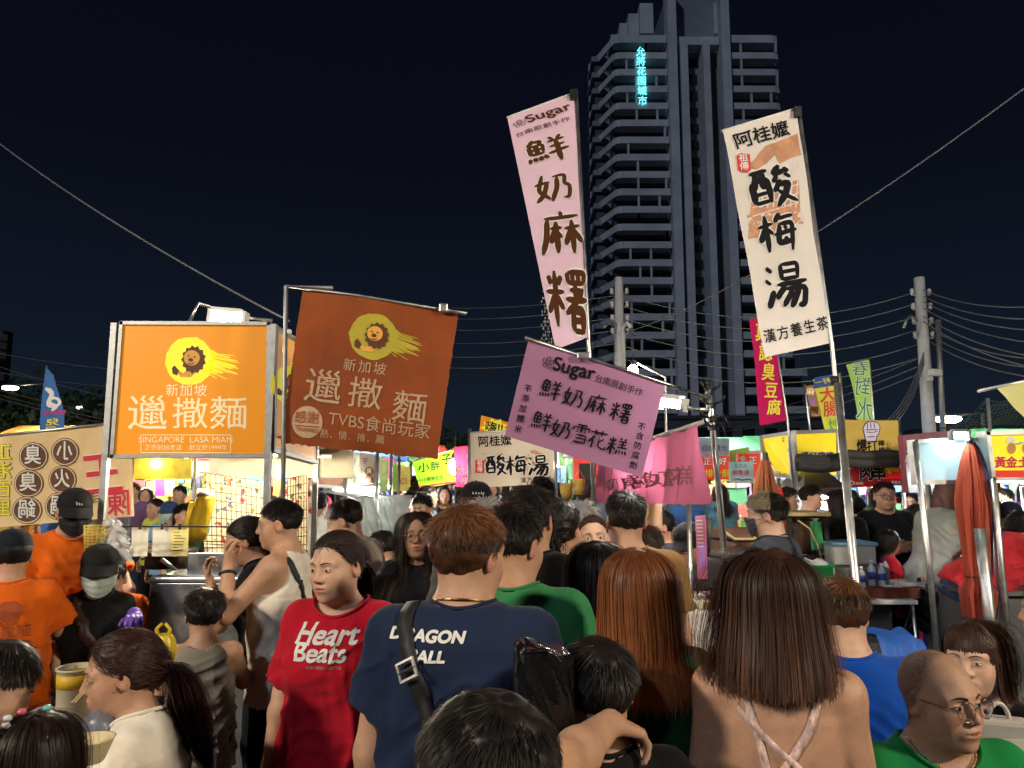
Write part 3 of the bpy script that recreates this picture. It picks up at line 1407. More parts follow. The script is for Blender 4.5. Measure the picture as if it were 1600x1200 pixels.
   if nc[0]:
    d = smax(d, -cone(P, nb, up, nr * k, nr * k * 1.25), .006)
   if kind == 'tank':
    fr = s.pel + s.Rl @ (np.array([0, .12, .46]) * k)
    d = smax(d, -cone(P, nb, fr, nr * k * .9, nr * k * .8), .006)
   # hem
   d = np.maximum(d, (hz - q[:, 2]) * k)
   # cloth folds: long soft ones low down, finer ones at the arms
   low = np.clip((.30 - q[:, 2]) / .3, 0, 1)
   if fold and P.shape[0] > 0:
    w1 = P + .04 * vnoise(P, (5, 5, 5), s.seed + 9)[:, None]
    n1 = vnoise(w1, (15, 15, 2.6), s.seed)
    sl = w1 * 1.
    sl[:, 2] = sl[:, 2] + .22 * vnoise(P, (4, 4, 2.5), s.seed + 6) + .5 * sl[:, 0] * np.sign(math.sin(s.seed))
    n2 = vnoise(sl, (5, 5, 19), s.seed + 3)
    n4 = vnoise(w1 + .3 * w1[:, [1, 2, 0]], (30, 30, 9), s.seed + 8)
    d = d - fold * np.interp(q[:, 2], [.36, .45], [1, .12]) * (.017 * (1 - np.abs(n1)) ** 2 * (.2 + .8 * low) + .011 * (1 - np.abs(n2)) ** 3 * (1 - .3 * low) + .0035 * (1 - np.abs(n4)) ** 2 - .005)
   return d
  f.nc = nc
  f.neck = (s.pel + s.Rl @ (np.array([0, -.018 + ny, .46 + nz]) * k), s.pel + s.Rl @ (np.array([0, .02, .60]) * k), nr * k)
  return f

 def top(s, mat, name='shirt', res=None, **kw):
  f = s.shirtfn(**kw)
  s.shirt_f = f
  pts = [s.pel + s.Rl @ np.array([0, 0, kw.get('hem', -.14) * s.k]), s.NB]
  for sd in (1, -1):
   pts += [s.sh[sd]]
   if kw.get('kind', 'tee') != 'tank':
    pts += [s.arm[sd]['e']]
    if kw.get('sleeve', .6) > 1:
     pts += [s.arm[sd]['w']]
  pts = np.array(pts)
  V, Q = surface_nets(f, pts.min(0) - [.22, .24, .04], pts.max(0) + [.22, .24, .10], res or max(s.h * 1.0, .007))
  s.shirt_o = s.add(name, qmesh(name, V, Q, [mat]))
  if kw.get('kind', 'tee') in ('tee', 'long') and s.h < .0095:
   # ribbed collar round the neckline
   nb, up_, r = f.neck
   ax = up_ - nb
   H = np.linalg.norm(ax)
   ax = ax / H
   e1 = np.cross(ax, s.Rl @ np.array([0, 1., 0]))
   e1 /= np.linalg.norm(e1)
   e2 = np.cross(e1, ax)
   th = np.arange(48) * 2 * math.pi / 48
   hh = np.linspace(-.02, .10, 60)
   rad = r * (1 + .25 * np.clip(hh / H, 0, 1)) + .001
   Pn = nb + hh[None, :, None] * ax + rad[None, :, None] * (np.cos(th)[:, None, None] * e1 + np.sin(th)[:, None, None] * e2)
   f.nc[0] = False
   dd = f(Pn.reshape(-1, 3)).reshape(48, 60)
   f.nc[0] = True
   ok = dd < .002
   ix = np.where(ok.any(1), 59 - ok[:, ::-1].argmax(1), 0)
   L = hh[ix]
   for _ in range(2):
    L = (np.roll(L, 1) + 2 * L + np.roll(L, -1)) / 4
   rr = r * (1 + .25 * np.clip(L / H, 0, 1)) + .002
   C = nb + L[:, None] * ax + rr[:, None] * (np.cos(th)[:, None] * e1 + np.sin(th)[:, None] * e2)
   mb = MB()
   mb.tube(C, .0055, mat, 8, closed=True)
   mb.build('collar').parent = s.root
  return s.shirt_o

 # ---- marks that lie on the clothes: items are in metres around (cx, cz) on the chest (front=1) or back (front=-1)
 def ontop(s, items, cx, cz, mat, front=-1, name='lettering', off=.0025, fn=None, cut=.02, parent=None):
  fn = fn or s.shirt_f
  bm = bmesh.new()
  for v, t, k in items:
   q = [bm.verts.new((a, b, 0)) for a, b in v]
   for f in t:
    try:
     bm.faces.new([q[i] for i in f])
    except ValueError:
     pass
  for ax in (0, 1):
   vals = [v.co[ax] for v in bm.verts]
   lo, hi = min(vals), max(vals)
   c = lo + cut
   while c < hi:
    co, no = Vector((0, 0, 0)), Vector((0, 0, 0))
    co[ax], no[ax] = c, 1
    bmesh.ops.bisect_plane(bm, geom=bm.verts[:] + bm.edges[:] + bm.faces[:], plane_co=co, plane_no=no)
    c += cut
  A = np.array([v.co[:] for v in bm.verts])
  x = A[:, 0] * (1 if front < 0 else -1) + cx
  z = A[:, 1] + cz
  P0 = s.pel + np.stack([x, np.full_like(x, .5 * front), z], 1) @ s.Rl.T
  D = s.Rl @ np.array([0, -front, 0])
  t = np.zeros(len(x))
  for _ in range(60):
   t += np.clip(fn(P0 + t[:, None] * D) * .8, -.01, .05)
  Pn = P0 + (t - off)[:, None] * D
  for v, p in zip(bm.verts, Pn):
   v.co = p
  me = bpy.data.meshes.new(name)
  bm.to_mesh(me)
  bm.free()
  me.materials.append(mat)
  return s.add(name, me, parent or getattr(s, 'shirt_o', None))

 def strap(s, path, w, mat, name='strap', off=.004, fn=None, n=40, th=.002):
  """a band that follows the body: path = points given in local axes, pulled onto the clothes from outside"""
  fn = fn or s.shirt_f
  P = np.array(path, float)
  t = np.linspace(0, 1, len(P))
  T = np.linspace(0, 1, n)
  C = np.stack([np.interp(T, t, P[:, i]) for i in range(3)], 1)
  for _ in range(3):
   C[1:-1] = (C[:-2] + 2 * C[1:-1] + C[2:]) / 4

  def pull(C):
   for _ in range(25):
    e = 1e-3
    d = fn(C)
    g = np.stack([fn(C + np.eye(3)[i] * e) - d for i in range(3)], 1)
    g /= np.linalg.norm(g, axis=1)[:, None] + 1e-9
    C = C - g * np.clip((d - off) * .7, -.02, .02)[:, None]
   return C, g
  C, g = pull(C)
  tg = np.gradient(C, axis=0)
  tg /= np.linalg.norm(tg, axis=1)[:, None] + 1e-9
  sd = np.cross(tg, g)
  sd /= np.linalg.norm(sd, axis=1)[:, None] + 1e-9
  A, B = C - sd * w / 2, C + sd * w / 2
  A, ga = pull(A)
  B, gb = pull(B)
  V = np.concatenate([A, (A + B) / 2 + g * .001, B, A - g * th, B - g * th])
  Q = []
  for i in range(n - 1):
   Q += [(i, i + 1, n + i + 1, n + i), (n + i, n + i + 1, 2 * n + i + 1, 2 * n + i), (3 * n + i, 3 * n + i + 1, i + 1, i), (2 * n + i, 2 * n + i + 1, 4 * n + i + 1, 4 * n + i)]
  return s.add(name, qmesh(name, V, np.array(Q), [mat])), C, g, tg, sd

 # ---- the face
 def onhead(s, x, z, off=.0007, infl=0.):
  """head-unit points on the front of the face above (x, z)"""
  P = np.stack([x, np.full_like(x, .16), z], 1)
  t = np.zeros(len(x))
  D = np.array([0, -1., 0])
  for _ in range(22):
   t += np.clip((head_sdf(P + t[:, None] * D, s.fem, s.fat, False) - infl) * .95, -.005, .05)
  P = P + (t - off)[:, None] * D
  return P

 def patch(s, mb, u, v, fx, fz, m, off=.0007):
  """grid patch: fx, fz map the (u, v) lattice to face coordinates"""
  U, V = np.meshgrid(np.linspace(0, 1, u), np.linspace(0, 1, v))
  x, z = fx(U.ravel(), V.ravel()), fz(U.ravel(), V.ravel())
  P = s.from_head(s.onhead(x, z, off))
  F = [(j * u + i, j * u + i + 1, (j + 1) * u + i + 1, (j + 1) * u + i) for j in range(v - 1) for i in range(u - 1)]
  mb.add(P, F, m, True)

 def eyes(s, brows=True, mouth=True, open_=.82):
  ob = MB()
  wdt, hu, hl = .0145, .0052 * open_, .0036 * open_
  if s.fem:
   hu *= 1.1
  bm_ = LASH if brows is True else brows
  for sx in (-1, 1):
   mb, bb = MB(), MB()
   cx, cz = .0315, .001
   # slanted almond
   top = lambda t: hu * np.sin(np.pi * np.clip(t, 0, 1)) ** .75
   bot = lambda t: -hl * np.sin(np.pi * np.clip(t, 0, 1)) ** .8
   X = lambda t: sx * (cx - wdt + 2 * wdt * t)
   tilt = lambda t: (t - .5) * .0035
   s.patch(mb, 13, 5, lambda a, b: X(a), lambda a, b: cz + tilt(a) + bot(a) + (top(a) - bot(a)) * b, SLATE, .0006)
   s.patch(mb, 7, 5, lambda a, b: sx * (cx + .0058 * (2 * a - 1)),
     lambda a, b: cz + np.clip(.0062 * np.sqrt(np.maximum(0, 1 - (2 * a - 1) ** 2)) * (2 * b - 1), -hl * .95, hu * .97), IRIS, .0010)
   s.patch(mb, 15, 3, lambda a, b: X(a * 1.06 - .02), lambda a, b: cz + tilt(a) + top(a) + .0016 * (b - .2) * (.6 + .6 * a), LASH, .0013)
   s.patch(mb, 13, 2, lambda a, b: X(a), lambda a, b: cz + tilt(a) + bot(a) - .0006 * b, NOSTRIL, .0009)
   if brows:
    s.patch(bb, 12, 3, lambda a, b: sx * (.013 + .037 * a),
      lambda a, b: .0215 + .006 * np.sin(np.pi * (a * .75 + .05)) - .004 * a ** 3 + (.0062 if not s.fem else .0042) * (b - .5) * (1 - .75 * a ** 2), bm_, .0010)
   s.patch(ob, 6, 3, lambda a, b: sx * (.0055 + .0075 * a), lambda a, b: -.0375 + .0035 * (b - .5) * np.sin(np.pi * np.clip(a, .05, .95)), NOSTRIL, .0008)
   mb.build('eye').parent = s.root
   if brows:
    bb.build('eyebrow').parent = s.root
  if mouth:
   s.patch(ob, 15, 3, lambda a, b: .023 * (2 * a - 1), lambda a, b: -.0628 - .0012 * np.cos(2 * np.pi * a) * .6 + .0012 * (b - .5) * np.sin(np.pi * np.clip(a, .03, .97)), NOSTRIL, .0010)
   ob.build('mouth').parent = s.root

 def glasses(s, mat=None, r=(.0255, .0225), z=-.004, th=.0011, square=False, y=.108, lens=True):
  mat = mat or WIREM
  mb = MB()
  ln = MB()
  for sx in (-1, 1):
   ring = []
   for i in range(28):
    q = 2 * math.pi * i / 28
    c, n = math.cos(q), math.sin(q)
    if square:
     c, n = np.sign(c) * abs(c) ** .6, np.sign(n) * abs(n) ** .6
    x, zz = .0325 + r[0] * c, z + r[1] * n
    ring.append((sx * x, y - .22 * max(0, x - .03), zz))
   mb.tube([s.from_head(p) for p in ring], th * s.hs, mat, 6, closed=True)
   if lens:
    c = np.mean(ring, 0)
    V = [s.from_head(p) for p in ring] + [s.from_head(c)]
    ln.add(V, [(i, (i + 1) % 28, 28) for i in range(28)], LENS, True)
   mb.tube([s.from_head(p) for p in [(sx * .0575, y - .006, z + .008), (sx * .072, .075, z + .010), (sx * .0800, .01, z + .012), (sx * .081, -.012, z + .004)]], th * s.hs, mat, 6)
  mb.tube([s.from_head(p) for p in [(-.0085, y, z + .004), (0, y + .003, z + .007), (.0085, y, z + .004)]], th * s.hs, mat, 6)
  o = mb.build('glasses')
  o.parent = s.root
  if lens:
   l = ln.build('lens')
   l.parent = o

 def mask(s, mat):
  nu, nv = 25, 13
  U, V = np.meshgrid(np.linspace(-1, 1, nu), np.linspace(0, 1, nv))
  U, V = U.ravel(), V.ravel()
  z = -.016 * (1 - .35 * U * U) - V * (.098 - .036 * np.abs(U) ** 2) + .010 * (1 - V) * (1 - np.abs(U)) ** 2
  an = U * R(66)
  D = np.stack([np.sin(an), np.cos(an), 0 * an], 1)
  C = np.stack([0 * an, .02 + 0 * an, z], 1)
  P = C + D * .16
  t = np.zeros(len(U))
  for _ in range(50):
   t += np.clip((head_sdf(P - t[:, None] * D, s.fem, s.fat, False) - .007) * .7, -.005, .05)
  P = P - t[:, None] * D
  # cloth bridges the hollows and keeps its pleats
  G = P.reshape(nv, nu, 3)
  for _ in range(5):
   G[1:-1, 1:-1] = G[1:-1, 1:-1] * .4 + .15 * (G[:-2, 1:-1] + G[2:, 1:-1] + G[1:-1, :-2] + G[1:-1, 2:])
  G = G + (D.reshape(nv, nu, 3)) * (.0035 + .0016 * np.sin(V.reshape(nv, nu, 1) * 19))
  V3 = s.from_head(G.reshape(-1, 3))
  mb = MB()
  mb.add(V3, [(j * nu + i, (j + 1) * nu + i, (j + 1) * nu + i + 1, j * nu + i + 1) for j in range(nv - 1) for i in range(nu - 1)], mat, True)
  for sx, i in ((-1, 0), (1, nu - 1)):
   for j in (1, nv - 2):
    a = V3[j * nu + i]
    mb.tube([a, s.from_head((sx * .076, .03, -.02 - .02 * (j > 2))), s.from_head((sx * .086, -.012, -.004 if j == 1 else -.03))], .0012, mat, 5)
  o = mb.build('face_mask')
  o.parent = s.root

 def cap(s, mat, mark=None, brim=1., back=False, low=.040):
  mb = MB()
  n, k = 32, 10
  V, F = [], []
  for i in range(k + 1):
   th = math.pi / 2 * i / k
   for j in range(n):
    q = 2 * math.pi * j / n
    ce = math.cos(th) ** .8
    V.append((.0865 * ce * math.cos(q) * (1 + .01 * math.sin(6 * q)), -.010 + .108 * ce * math.sin(q), low + .088 * (math.sin(th) ** .9) - .006 * math.sin(q) * (1 - i / k)))
  for i in range(k):
   for j in range(n):
    F.append((i * n + j, i * n + (j + 1) % n, (i + 1) * n + (j + 1) % n, (i + 1) * n + j))
  mb.add(s.from_head(V), F, mat, True)
  mb.ell(s.from_head((0, -.010, low + .088)), (.006, .006, .005), mat, 8)
  sgn = -1 if back else 1
  if brim:
   B = []
   for j in range(6):
    t = j / 5
    for i in range(15):
     q = math.pi * (.12 + .76 * i / 14)
     r = 1 + t * .62 * brim * math.sin(math.pi * i / 14) ** .6
     x, y = .087 * math.cos(q), .108 * math.sin(q)
     B.append((x * (1 + .12 * t * r * .3), sgn * (-.010 * sgn + y + t * .068 * brim * math.sin(math.pi * (i + .8) / 15.6) ** .55), low + .004 - .034 * t - .16 * abs(x) * abs(x) * 10 * (.3 + t)))
   F = [(j * 15 + i, j * 15 + i + 1, (j + 1) * 15 + i + 1, (j + 1) * 15 + i) for j in range(5) for i in range(14)]
   B2 = [(x, y, z - .003) for x, y, z in B]
   mb.add(s.from_head(B), F, mat, True)
   mb.add(s.from_head(B2), F, mat, True)
  o = mb.build('cap')
  o.parent = s.root
  s.cap_o = o
  if mark:
   mark(s, o)

 # ---- hair
 def hair(s, style='short', mat=None, n=3000, L=.05, wid=.0022, seg=8, root=None, grad=None, part=0., lift=.35, low=-.078, up=0.,
    side=.35, tie=None, tail=.4, back=(0, -.02, -1), curl=0., fringe=None, cover=1., tipvar=.25, messy=.12, bangs=False, whorl=(0.01, -.06, .12), thick=.004, over=1., tailw=.022, clump=.30, flare=0., cut=None, cutn=.006):
  rng = np.random.default_rng(int(s.seed * 10))
  if s.fem and up == 0:
   up = -.012
  # roots spread over the scalp
  u = rng.normal(size=(int(n * 3.2), 3))
  u /= np.linalg.norm(u, axis=1)[:, None]
  C = np.array([0, -.012, .025])

  def onscalp(u):
   P = C + u * .17
   t = np.zeros(len(u))
   for _ in range(24):
    t += np.clip(head_sdf(P - t[:, None] * u, s.fem, s.fat, False) * .8, -.01, .06)
   return P - t[:, None] * u
  P = onscalp(u)
  m = scalp_mask(P, low, up)
  if style == 'back_hidden':
   m &= P[:, 2] < .05
  P, u = P[m][:n], u[m][:n]
  n = len(P)
  rnd = rng.random(n)
  mb_cap = None
  # a close cap of hair under the strands
  nu, nv = 72, 44
  th, ph = np.meshgrid(np.linspace(0, 2 * np.pi, nu), np.linspace(.02, np.pi * .78, nv))
  D = np.stack([np.sin(ph) * np.cos(th), np.sin(ph) * np.sin(th), np.cos(ph)], -1).reshape(-1, 3)
  S0 = onscalp(D)
  ok = scalp_mask(S0, low + .004, up)
  edge = np.clip(np.minimum(np.interp(S0[:, 2] - up, *HAIRLINE) - S0[:, 1], (S0[:, 2] - low) * 1.2) / .025, .06, 1)
  S1 = S0 + D * (thick * edge * (1 + .5 * vnoise(S0, (60, 60, 60), s.seed)))[:, None]
  F = []
  for j in range(nv - 1):
   for i in range(nu - 1):
    q = (j * nu + i, (j + 1) * nu + i, (j + 1) * nu + i + 1, j * nu + i + 1)
    if all(ok[list(q)]):
     F.append(q)
  capV, capF = s.from_head(S1), np.array(F, int).reshape(-1, 4)
  # low-frequency clump field
  cl = np.stack([vnoise(P, (42, 42, 42), s.seed + i) for i in range(3)], 1)
  jit = rng.normal(size=(n, 3)) * messy
  Rh = s.Rh
  X = s.from_head(P)
  N = u @ Rh.T
  gdir = np.array([0, 0, -1.])
  wh = np.array(whorl)
  # tangent away from the whorl / parting
  A = P - wh
  if style in ('long', 'bob', 'tail'):
   if style == 'tail':
    A = np.array(tie) - P
   else:
    sdx = np.clip((P[:, 1] + .075) / .06, 0, 1)
    A = np.stack([np.sign(P[:, 0] - part) * (.6 + 3 * np.abs(P[:, 0] - part)) * sdx, -.30 - 1.0 * (1 - sdx), -.2 - .6 * (1 - sdx)], 1)
    if bangs:
     fr = (P[:, 1] > .03) & (P[:, 2] > .07)
     A[fr] = np.stack([P[fr, 0] * 4 + .25, np.full(fr.sum(), 1.), np.full(fr.sum(), -.5)], 1)
  A = A - u * (A * u).sum(1)[:, None]
  A /= np.linalg.norm(A, axis=1)[:, None] + 1e-9
  T = A @ Rh.T
  # length
  if style in ('short', 'crop'):
   topness = np.clip((P[:, 2] - .02) / .07, 0, 1)
   ln = L * (side + (1 - side) * topness) * (.8 + .4 * rnd)
   ln *= np.clip((P[:, 2] - low) / .035 + .25, .2, 1)
  else:
   ln = np.full(n, L) * (1 - tipvar * rng.random(n) ** 2)
  if bangs:
   ln[(P[:, 1] > .022) & (P[:, 2] > .055)] = .066
  E = [(s.from_head((0, -.012, .030)), Rh, np.array([.0765, .098, .087]) * s.hs, 1), (s.from_head((0, .02, -.035)), Rh, np.array([.067, .072, .088]) * s.hs, 1)]
  if style in ('long', 'bob', 'tail'):
   E.append((s.pel + s.Rl @ (np.array([0, -.012, .26]) * s.k), s.Rl, np.array([s.pa.max() * .95, s.pb[5] * 1.12, .25]) * s.k, 0))
   E.append((s.NB + np.array([0, 0, .02]), np.eye(3), np.array([.062, .062, .12]) * s.k, 0))
   E.append((s.pel + s.Rl @ (np.array([0, -.012, .41]) * s.k), s.Rl, np.array([s.sw * 1.05, .085, .055]) * s.k, 0))
  lay = (.10 + .16 * rng.random(n)) * (1 if style != 'crop' else .4) * over
  pts = [X.copy()]
  if style in ('long', 'bob'):
   lift, jit, cl = .0, jit * .35, cl * .35
  v = T * (1 - lift) + N * lift + cl @ Rh.T * .25 + jit
  if style == 'short' and fringe is not None:
   fr = (P[:, 1] > .035)
   v[fr] += np.array(fringe) @ Rh.T
  tieW = s.from_head(tie) if tie is not None else None
  for i in range(seg):
   f = (i + 1) / seg
   if style in ('long', 'bob'):
    w = np.clip((.105 * s.hs - ((X - s.HC) @ Rh[:, 2])) / (.10) + .4, 0, 1)[:, None]
    out_ = X - s.HC
    out_[:, 2] = 0
    out_ /= np.linalg.norm(out_, axis=1)[:, None] + 1e-9
    v = v * (1 - .62 * w) + (gdir + np.array([0, -.03, 0]) + out_ * flare * (np.clip((f - .30) * 2.2, 0, 1) - 2.2 * np.clip((f - .66) * 3, 0, 1)) + .05 * np.sin(7 * f + 5 * cl)) * (.62 * w) + .012 * rng.normal(size=(n, 3)) + .05 * curl * np.stack([np.sin(9 * f + 6 * rnd), np.cos(8 * f + 6 * rnd), 0 * rnd], 1)
   elif style == 'tail':
    v = tieW - X
    dl = np.linalg.norm(v, axis=1)
    v = v / (dl[:, None] + 1e-9)
   else:
    v = v * .86 + T * .10 + gdir * .05 + .03 * rng.normal(size=(n, 3)) * (1 + 3 * messy)
   v /= np.linalg.norm(v, axis=1)[:, None] + 1e-9
   if style == 'tail':
    st = np.linalg.norm(tieW - pts[0], axis=1) / seg
    Xn = pts[0] + (tieW - pts[0]) * f + (N * (.006 + .010 * rnd[:, None]) + jit * .05 + cl @ Rh.T * .012) * math.sin(math.pi * min(1, f * 1.1))
   else:
    st = ln / seg
    Xn = X + v * st[:, None]
   for c, Rm, r, lim in E:
    q = ((Xn - c) @ Rm) / r
    kq = np.sqrt((q * q).sum(1)) + 1e-9
    o = 1 + lay * (.55 if lim else .3)
    if style in ('short', 'crop'):
     o = 1 + .02 + .02 * rnd
    hit = kq < o
    q[hit] *= (o[hit] / kq[hit])[:, None] if hasattr(o, '__len__') else o / kq[hit][:, None]
    Xn[hit] = c + (q[hit] * r) @ Rm.T
   if style in ('long', 'bob') and i > seg * .25 and getattr(s, 'shirt_f', None):
    dd = s.shirt_f(Xn)
    need = np.maximum(0, .004 + .022 * lay - dd)
    rad_ = Xn - s.pel
    rad_[:, 2] = 0
    rad_[:, 0] *= .35
    rad_[:, 1] -= .02
    rad_ /= np.linalg.norm(rad_, axis=1)[:, None] + 1e-9
    Xn = Xn + rad_ * np.minimum(need, .05)[:, None]
   v2 = Xn - X
   if style in ('long', 'bob'):
    v = .15 * v + .85 * v2 / (np.linalg.norm(v2, axis=1)[:, None] + 1e-9)
   X = Xn
   pts.append(X.copy())
  G = np.stack(pts, 1)
  if cut is not None:
   # a blunt cut: strands that hang below the line end on it
   zc = s.HC[2] - cut + cutn * rng.normal(size=n)
   below = G[:, :, 2] < zc[:, None]
   first = np.where(below.any(1), below.argmax(1), seg)
   fs = np.clip(first, 1, seg).astype(float)
   tq = np.linspace(0, 1, seg + 1)[None] * fs[:, None]
   i0 = np.clip(np.floor(tq).astype(int), 0, seg - 1)
   fr0 = (tq - i0)[..., None]
   ar = np.arange(n)[:, None]
   G = G[ar, i0] * (1 - fr0) + G[ar, i0 + 1] * fr0
  if clump and n > 200:
   gi = rng.choice(n, max(20, n // 14), replace=False)
   near = np.concatenate([((P[c:c + 1000, None] - P[None, gi]) ** 2).sum(2).argmin(1) for c in range(0, n, 1000)])
   fr_ = np.linspace(0, 1, seg + 1)[None, :, None] ** 1.4 * clump * (.6 + .4 * rnd[:, None, None])
   G = G + (G[gi][near] - G) * fr_
  strands = [(G, rnd, N)]
  if tie is not None and tail > 0:
   nt_ = max(300, n // 3)
   r2 = rng.random(nt_)
   d = rng.normal(size=(nt_, 3)) * np.array([1, .8, .6])
   X = tieW + d * .010
   hd = s.Rh @ np.array([0, -.8, .1])
   off = rng.normal(size=(nt_, 3)) * np.array([1, .8, .3]) * tailw
   pts = [X.copy()]
   ln2 = tail * (1 - .35 * r2 ** 2)
   bk = np.array(back, float)
   bk /= np.linalg.norm(bk)
   kk = 12
   for i in range(kk):
    f = (i + 1) / kk
    mixv = hd * max(0, 1 - 4 * f) + bk * min(1, 4 * f) + np.array([.05, .02, 0]) * curl * math.sin(8 * f)
    mixv = mixv / np.linalg.norm(mixv)
    bul = np.sin(np.pi * min(1, f * 1.05)) ** .6 * (1 if f < .97 else .8)
    base = pts[-1] if i else X
    Xc = base + mixv * (ln2 / kk)[:, None]
    tgt = off * (bul - np.sin(np.pi * min(1, (f - 1 / kk) * 1.05)) ** .6)
    Xn = Xc + tgt + .0015 * rng.normal(size=X.shape)
    for c, Rm, r, lim in E[2:]:
     q = ((Xn - c) @ Rm) / r
     kq = np.sqrt((q * q).sum(1)) + 1e-9
     hit = kq < 1.08
     q[hit] *= (1.08 + .1 * r2[hit])[:, None] / kq[hit][:, None]
     Xn[hit] = c + (q[hit] * r) @ Rm.T
    pts.append(Xn.copy())
   Gt = np.stack(pts, 1)
   strands.append((Gt, r2, rng.normal(size=(nt_, 3)) + np.array([0, -1, 0])))
  Vs, Qs, Rs = [capV], [capF], [np.full(len(capV), .75)]
  base = len(capV)
  vd = .07 if style in ('long', 'bob') else .18
  for G, rn, Nn in strands:
   k, S = G.shape[0], G.shape[1]
   tg = np.gradient(G, axis=1)
   tg /= np.linalg.norm(tg, axis=2)[..., None] + 1e-9
   nn = G - (s.HC + np.array([0, 0, -.0]))
   nn[..., 2] *= .35
   nn /= np.linalg.norm(nn, axis=2)[..., None] + 1e-9
   nn = nn + rng.normal(size=(k, 1, 3)) * (.10 if style in ('long', 'bob') else .22)
   sd = np.cross(tg, nn)
   sd /= np.linalg.norm(sd, axis=2)[..., None] + 1e-9
   nr = np.cross(sd, tg)
   f = np.linspace(0, 1, S)
   w = wid * (.75 + .5 * rn)[:, None] * (np.where(f < .6, 1, 1 - (.25 if cut is not None else .85) * (f - .6) / .4))[None]
   a = G - sd * w[..., None] / 2 - nr * w[..., None] * vd
   b = G
   c = G + sd * w[..., None] / 2 - nr * w[..., None] * vd
   V = np.stack([a, b, c], 2).reshape(-1, 3)
   ii = np.arange(k)[:, None] * S + np.arange(S - 1)[None]
   ii = ii.ravel() * 3 + base
   for o in (0, 1):
    Qs.append(np.stack([ii + o, ii + o + 1, ii + o + 4, ii + o + 3], 1))
   br = ((.62 + .75 * rn[:, None] ** 1.6) if style not in ('long', 'bob') else (.88 + .22 * rn[:, None])) * np.ones((k, S))
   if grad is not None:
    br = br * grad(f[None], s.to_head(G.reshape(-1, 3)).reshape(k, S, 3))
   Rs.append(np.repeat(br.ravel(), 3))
   Vs.append(V)
   base += len(V)
  V, Q = np.concatenate(Vs), np.concatenate([q for q in Qs if len(q)])
  me = qmesh('hair', V, Q, [mat])
  if len(me.vertices) == len(V):
   a_ = me.attributes.new('rnd', 'FLOAT', 'POINT')
   a_.data.foreach_set('value', np.concatenate(Rs).astype(np.float32))
  s.hair_o = s.add('hair', me)
# hand-brushed characters: strokes on a 100 x 100 field
MI = '8,84 14,70;38,86 30,70;2,56 44,60;23,94 23,4;22,54 4,22;25,52 42,32;'
BRUSH = {
 '酸': '5,86 45,90;8,66 8,18;8,66 42,70 42,14;18,88 16,68 12,46;32,89 31,56 38,50;12,36 38,38;8,16 42,18;72,96 58,78 84,82;80,88 90,76;64,74 54,58;80,74 92,62;70,62 52,36;60,50 86,52 74,26 54,2;60,40 76,22 98,6',
 '梅': '3,66 40,72;22,94 22,4;22,64 4,30;24,60 38,46;60,96 46,74;54,82 94,86;56,68 50,22 86,26;56,68 90,70 82,2;40,44 98,50;68,62 74,54;66,36 72,28',
 '湯': '8,88 20,78;3,62 16,54;4,6 14,22 22,40;42,92 42,60;42,92 80,94 78,60;42,77 78,78;42,61 78,62;30,50 96,54;48,50 26,22;46,40 92,42 84,6 70,4;64,40 38,6;78,40 54,2',
 '鮮': '22,96 6,74;20,88 38,88 32,74;8,72 10,40;8,72 42,74 40,42;10,57 41,58;25,73 25,42;10,41 41,42;6,30 2,14;16,30 18,16;28,30 32,16;40,32 46,18;60,94 68,82;88,96 78,82;54,76 96,80;56,56 94,60;50,34 100,40;75,80 75,2',
 '奶': '26,94 10,40 40,10;38,70 24,28 2,6;2,62 44,66;54,82 92,86 80,52 98,50 92,8 78,12;66,80 60,40 44,4',
 '麻': '50,98 56,90;14,84 94,88;20,84 16,40 2,4;26,60 54,62;40,76 40,8;39,58 24,28;42,54 52,40;60,60 96,63;78,78 78,6;77,60 60,24;79,58 98,26',
 '糬': MI + '54,94 54,76;54,94 94,95 92,76;66,94 66,77;80,94 80,77;54,76 92,77;58,64 88,66;72,74 72,50;48,48 100,52;92,68 70,42 46,26;64,34 64,4;64,34 88,35 88,4;64,20 88,20;64,5 88,5',
 '雪': '24,92 78,94;12,80 8,62;12,80 92,82 86,64;50,92 50,54;26,72 36,68;24,60 34,56;64,72 74,68;64,60 74,56;24,42 80,44 78,6;28,26 78,27;18,7 84,8',
 '花': '6,82 94,86;32,96 34,70;66,98 62,70;34,66 6,30;24,46 24,2;80,58 54,36;54,64 54,12 90,8 94,24',
 '糕': MI + '60,96 66,86;88,97 80,86;54,78 96,80;58,64 92,66;50,48 100,51;75,80 75,48;54,34 48,14;66,34 68,20;80,34 84,20;92,36 100,18'}


def brush(ch, size, w=.10, grow=0., seed=0):
 rr = random.Random(ord(ch) + seed)
 out = []
 for i, s in enumerate(BRUSH[ch].split(';')):
  P = [tuple(float(a) for a in q.split(',')) for q in s.split()]
  L = sum(math.dist(a, b) for a, b in zip(P, P[1:]))
  # a pressed start and a flicked end
  D = []
  for a, b in zip(P, P[1:]):
   for t in (0, .33, .66):
    D.append((a[0] + (b[0] - a[0]) * t + rr.uniform(-1, 1), a[1] + (b[1] - a[1]) * t + rr.uniform(-1, 1)))
  D.append(P[-1])
  vert = abs(P[-1][1] - P[0][1]) > abs(P[-1][0] - P[0][0])
  wd = size * w * (1.12 if vert else .82) * rr.uniform(.85, 1.15) * min(1, .72 + L / 150)
  V, T, _ = stroke([((x - 50) / 100 * size * .94, (y - 50) / 100 * size * .94) for x, y in D], wd + 2 * grow * size, 16)[0]
  out.append((V, T, i))
 return out


def brushed(f, ch, cx, cy, size, m, ang=0., layer=3, outline=None, w=.10):
 if outline:
  f.put(brush(ch, size, w, outline[1]), cx, cy, outline[0], layer - 1, ang)
 f.put(brush(ch, size, w), cx, cy, m, layer, ang)


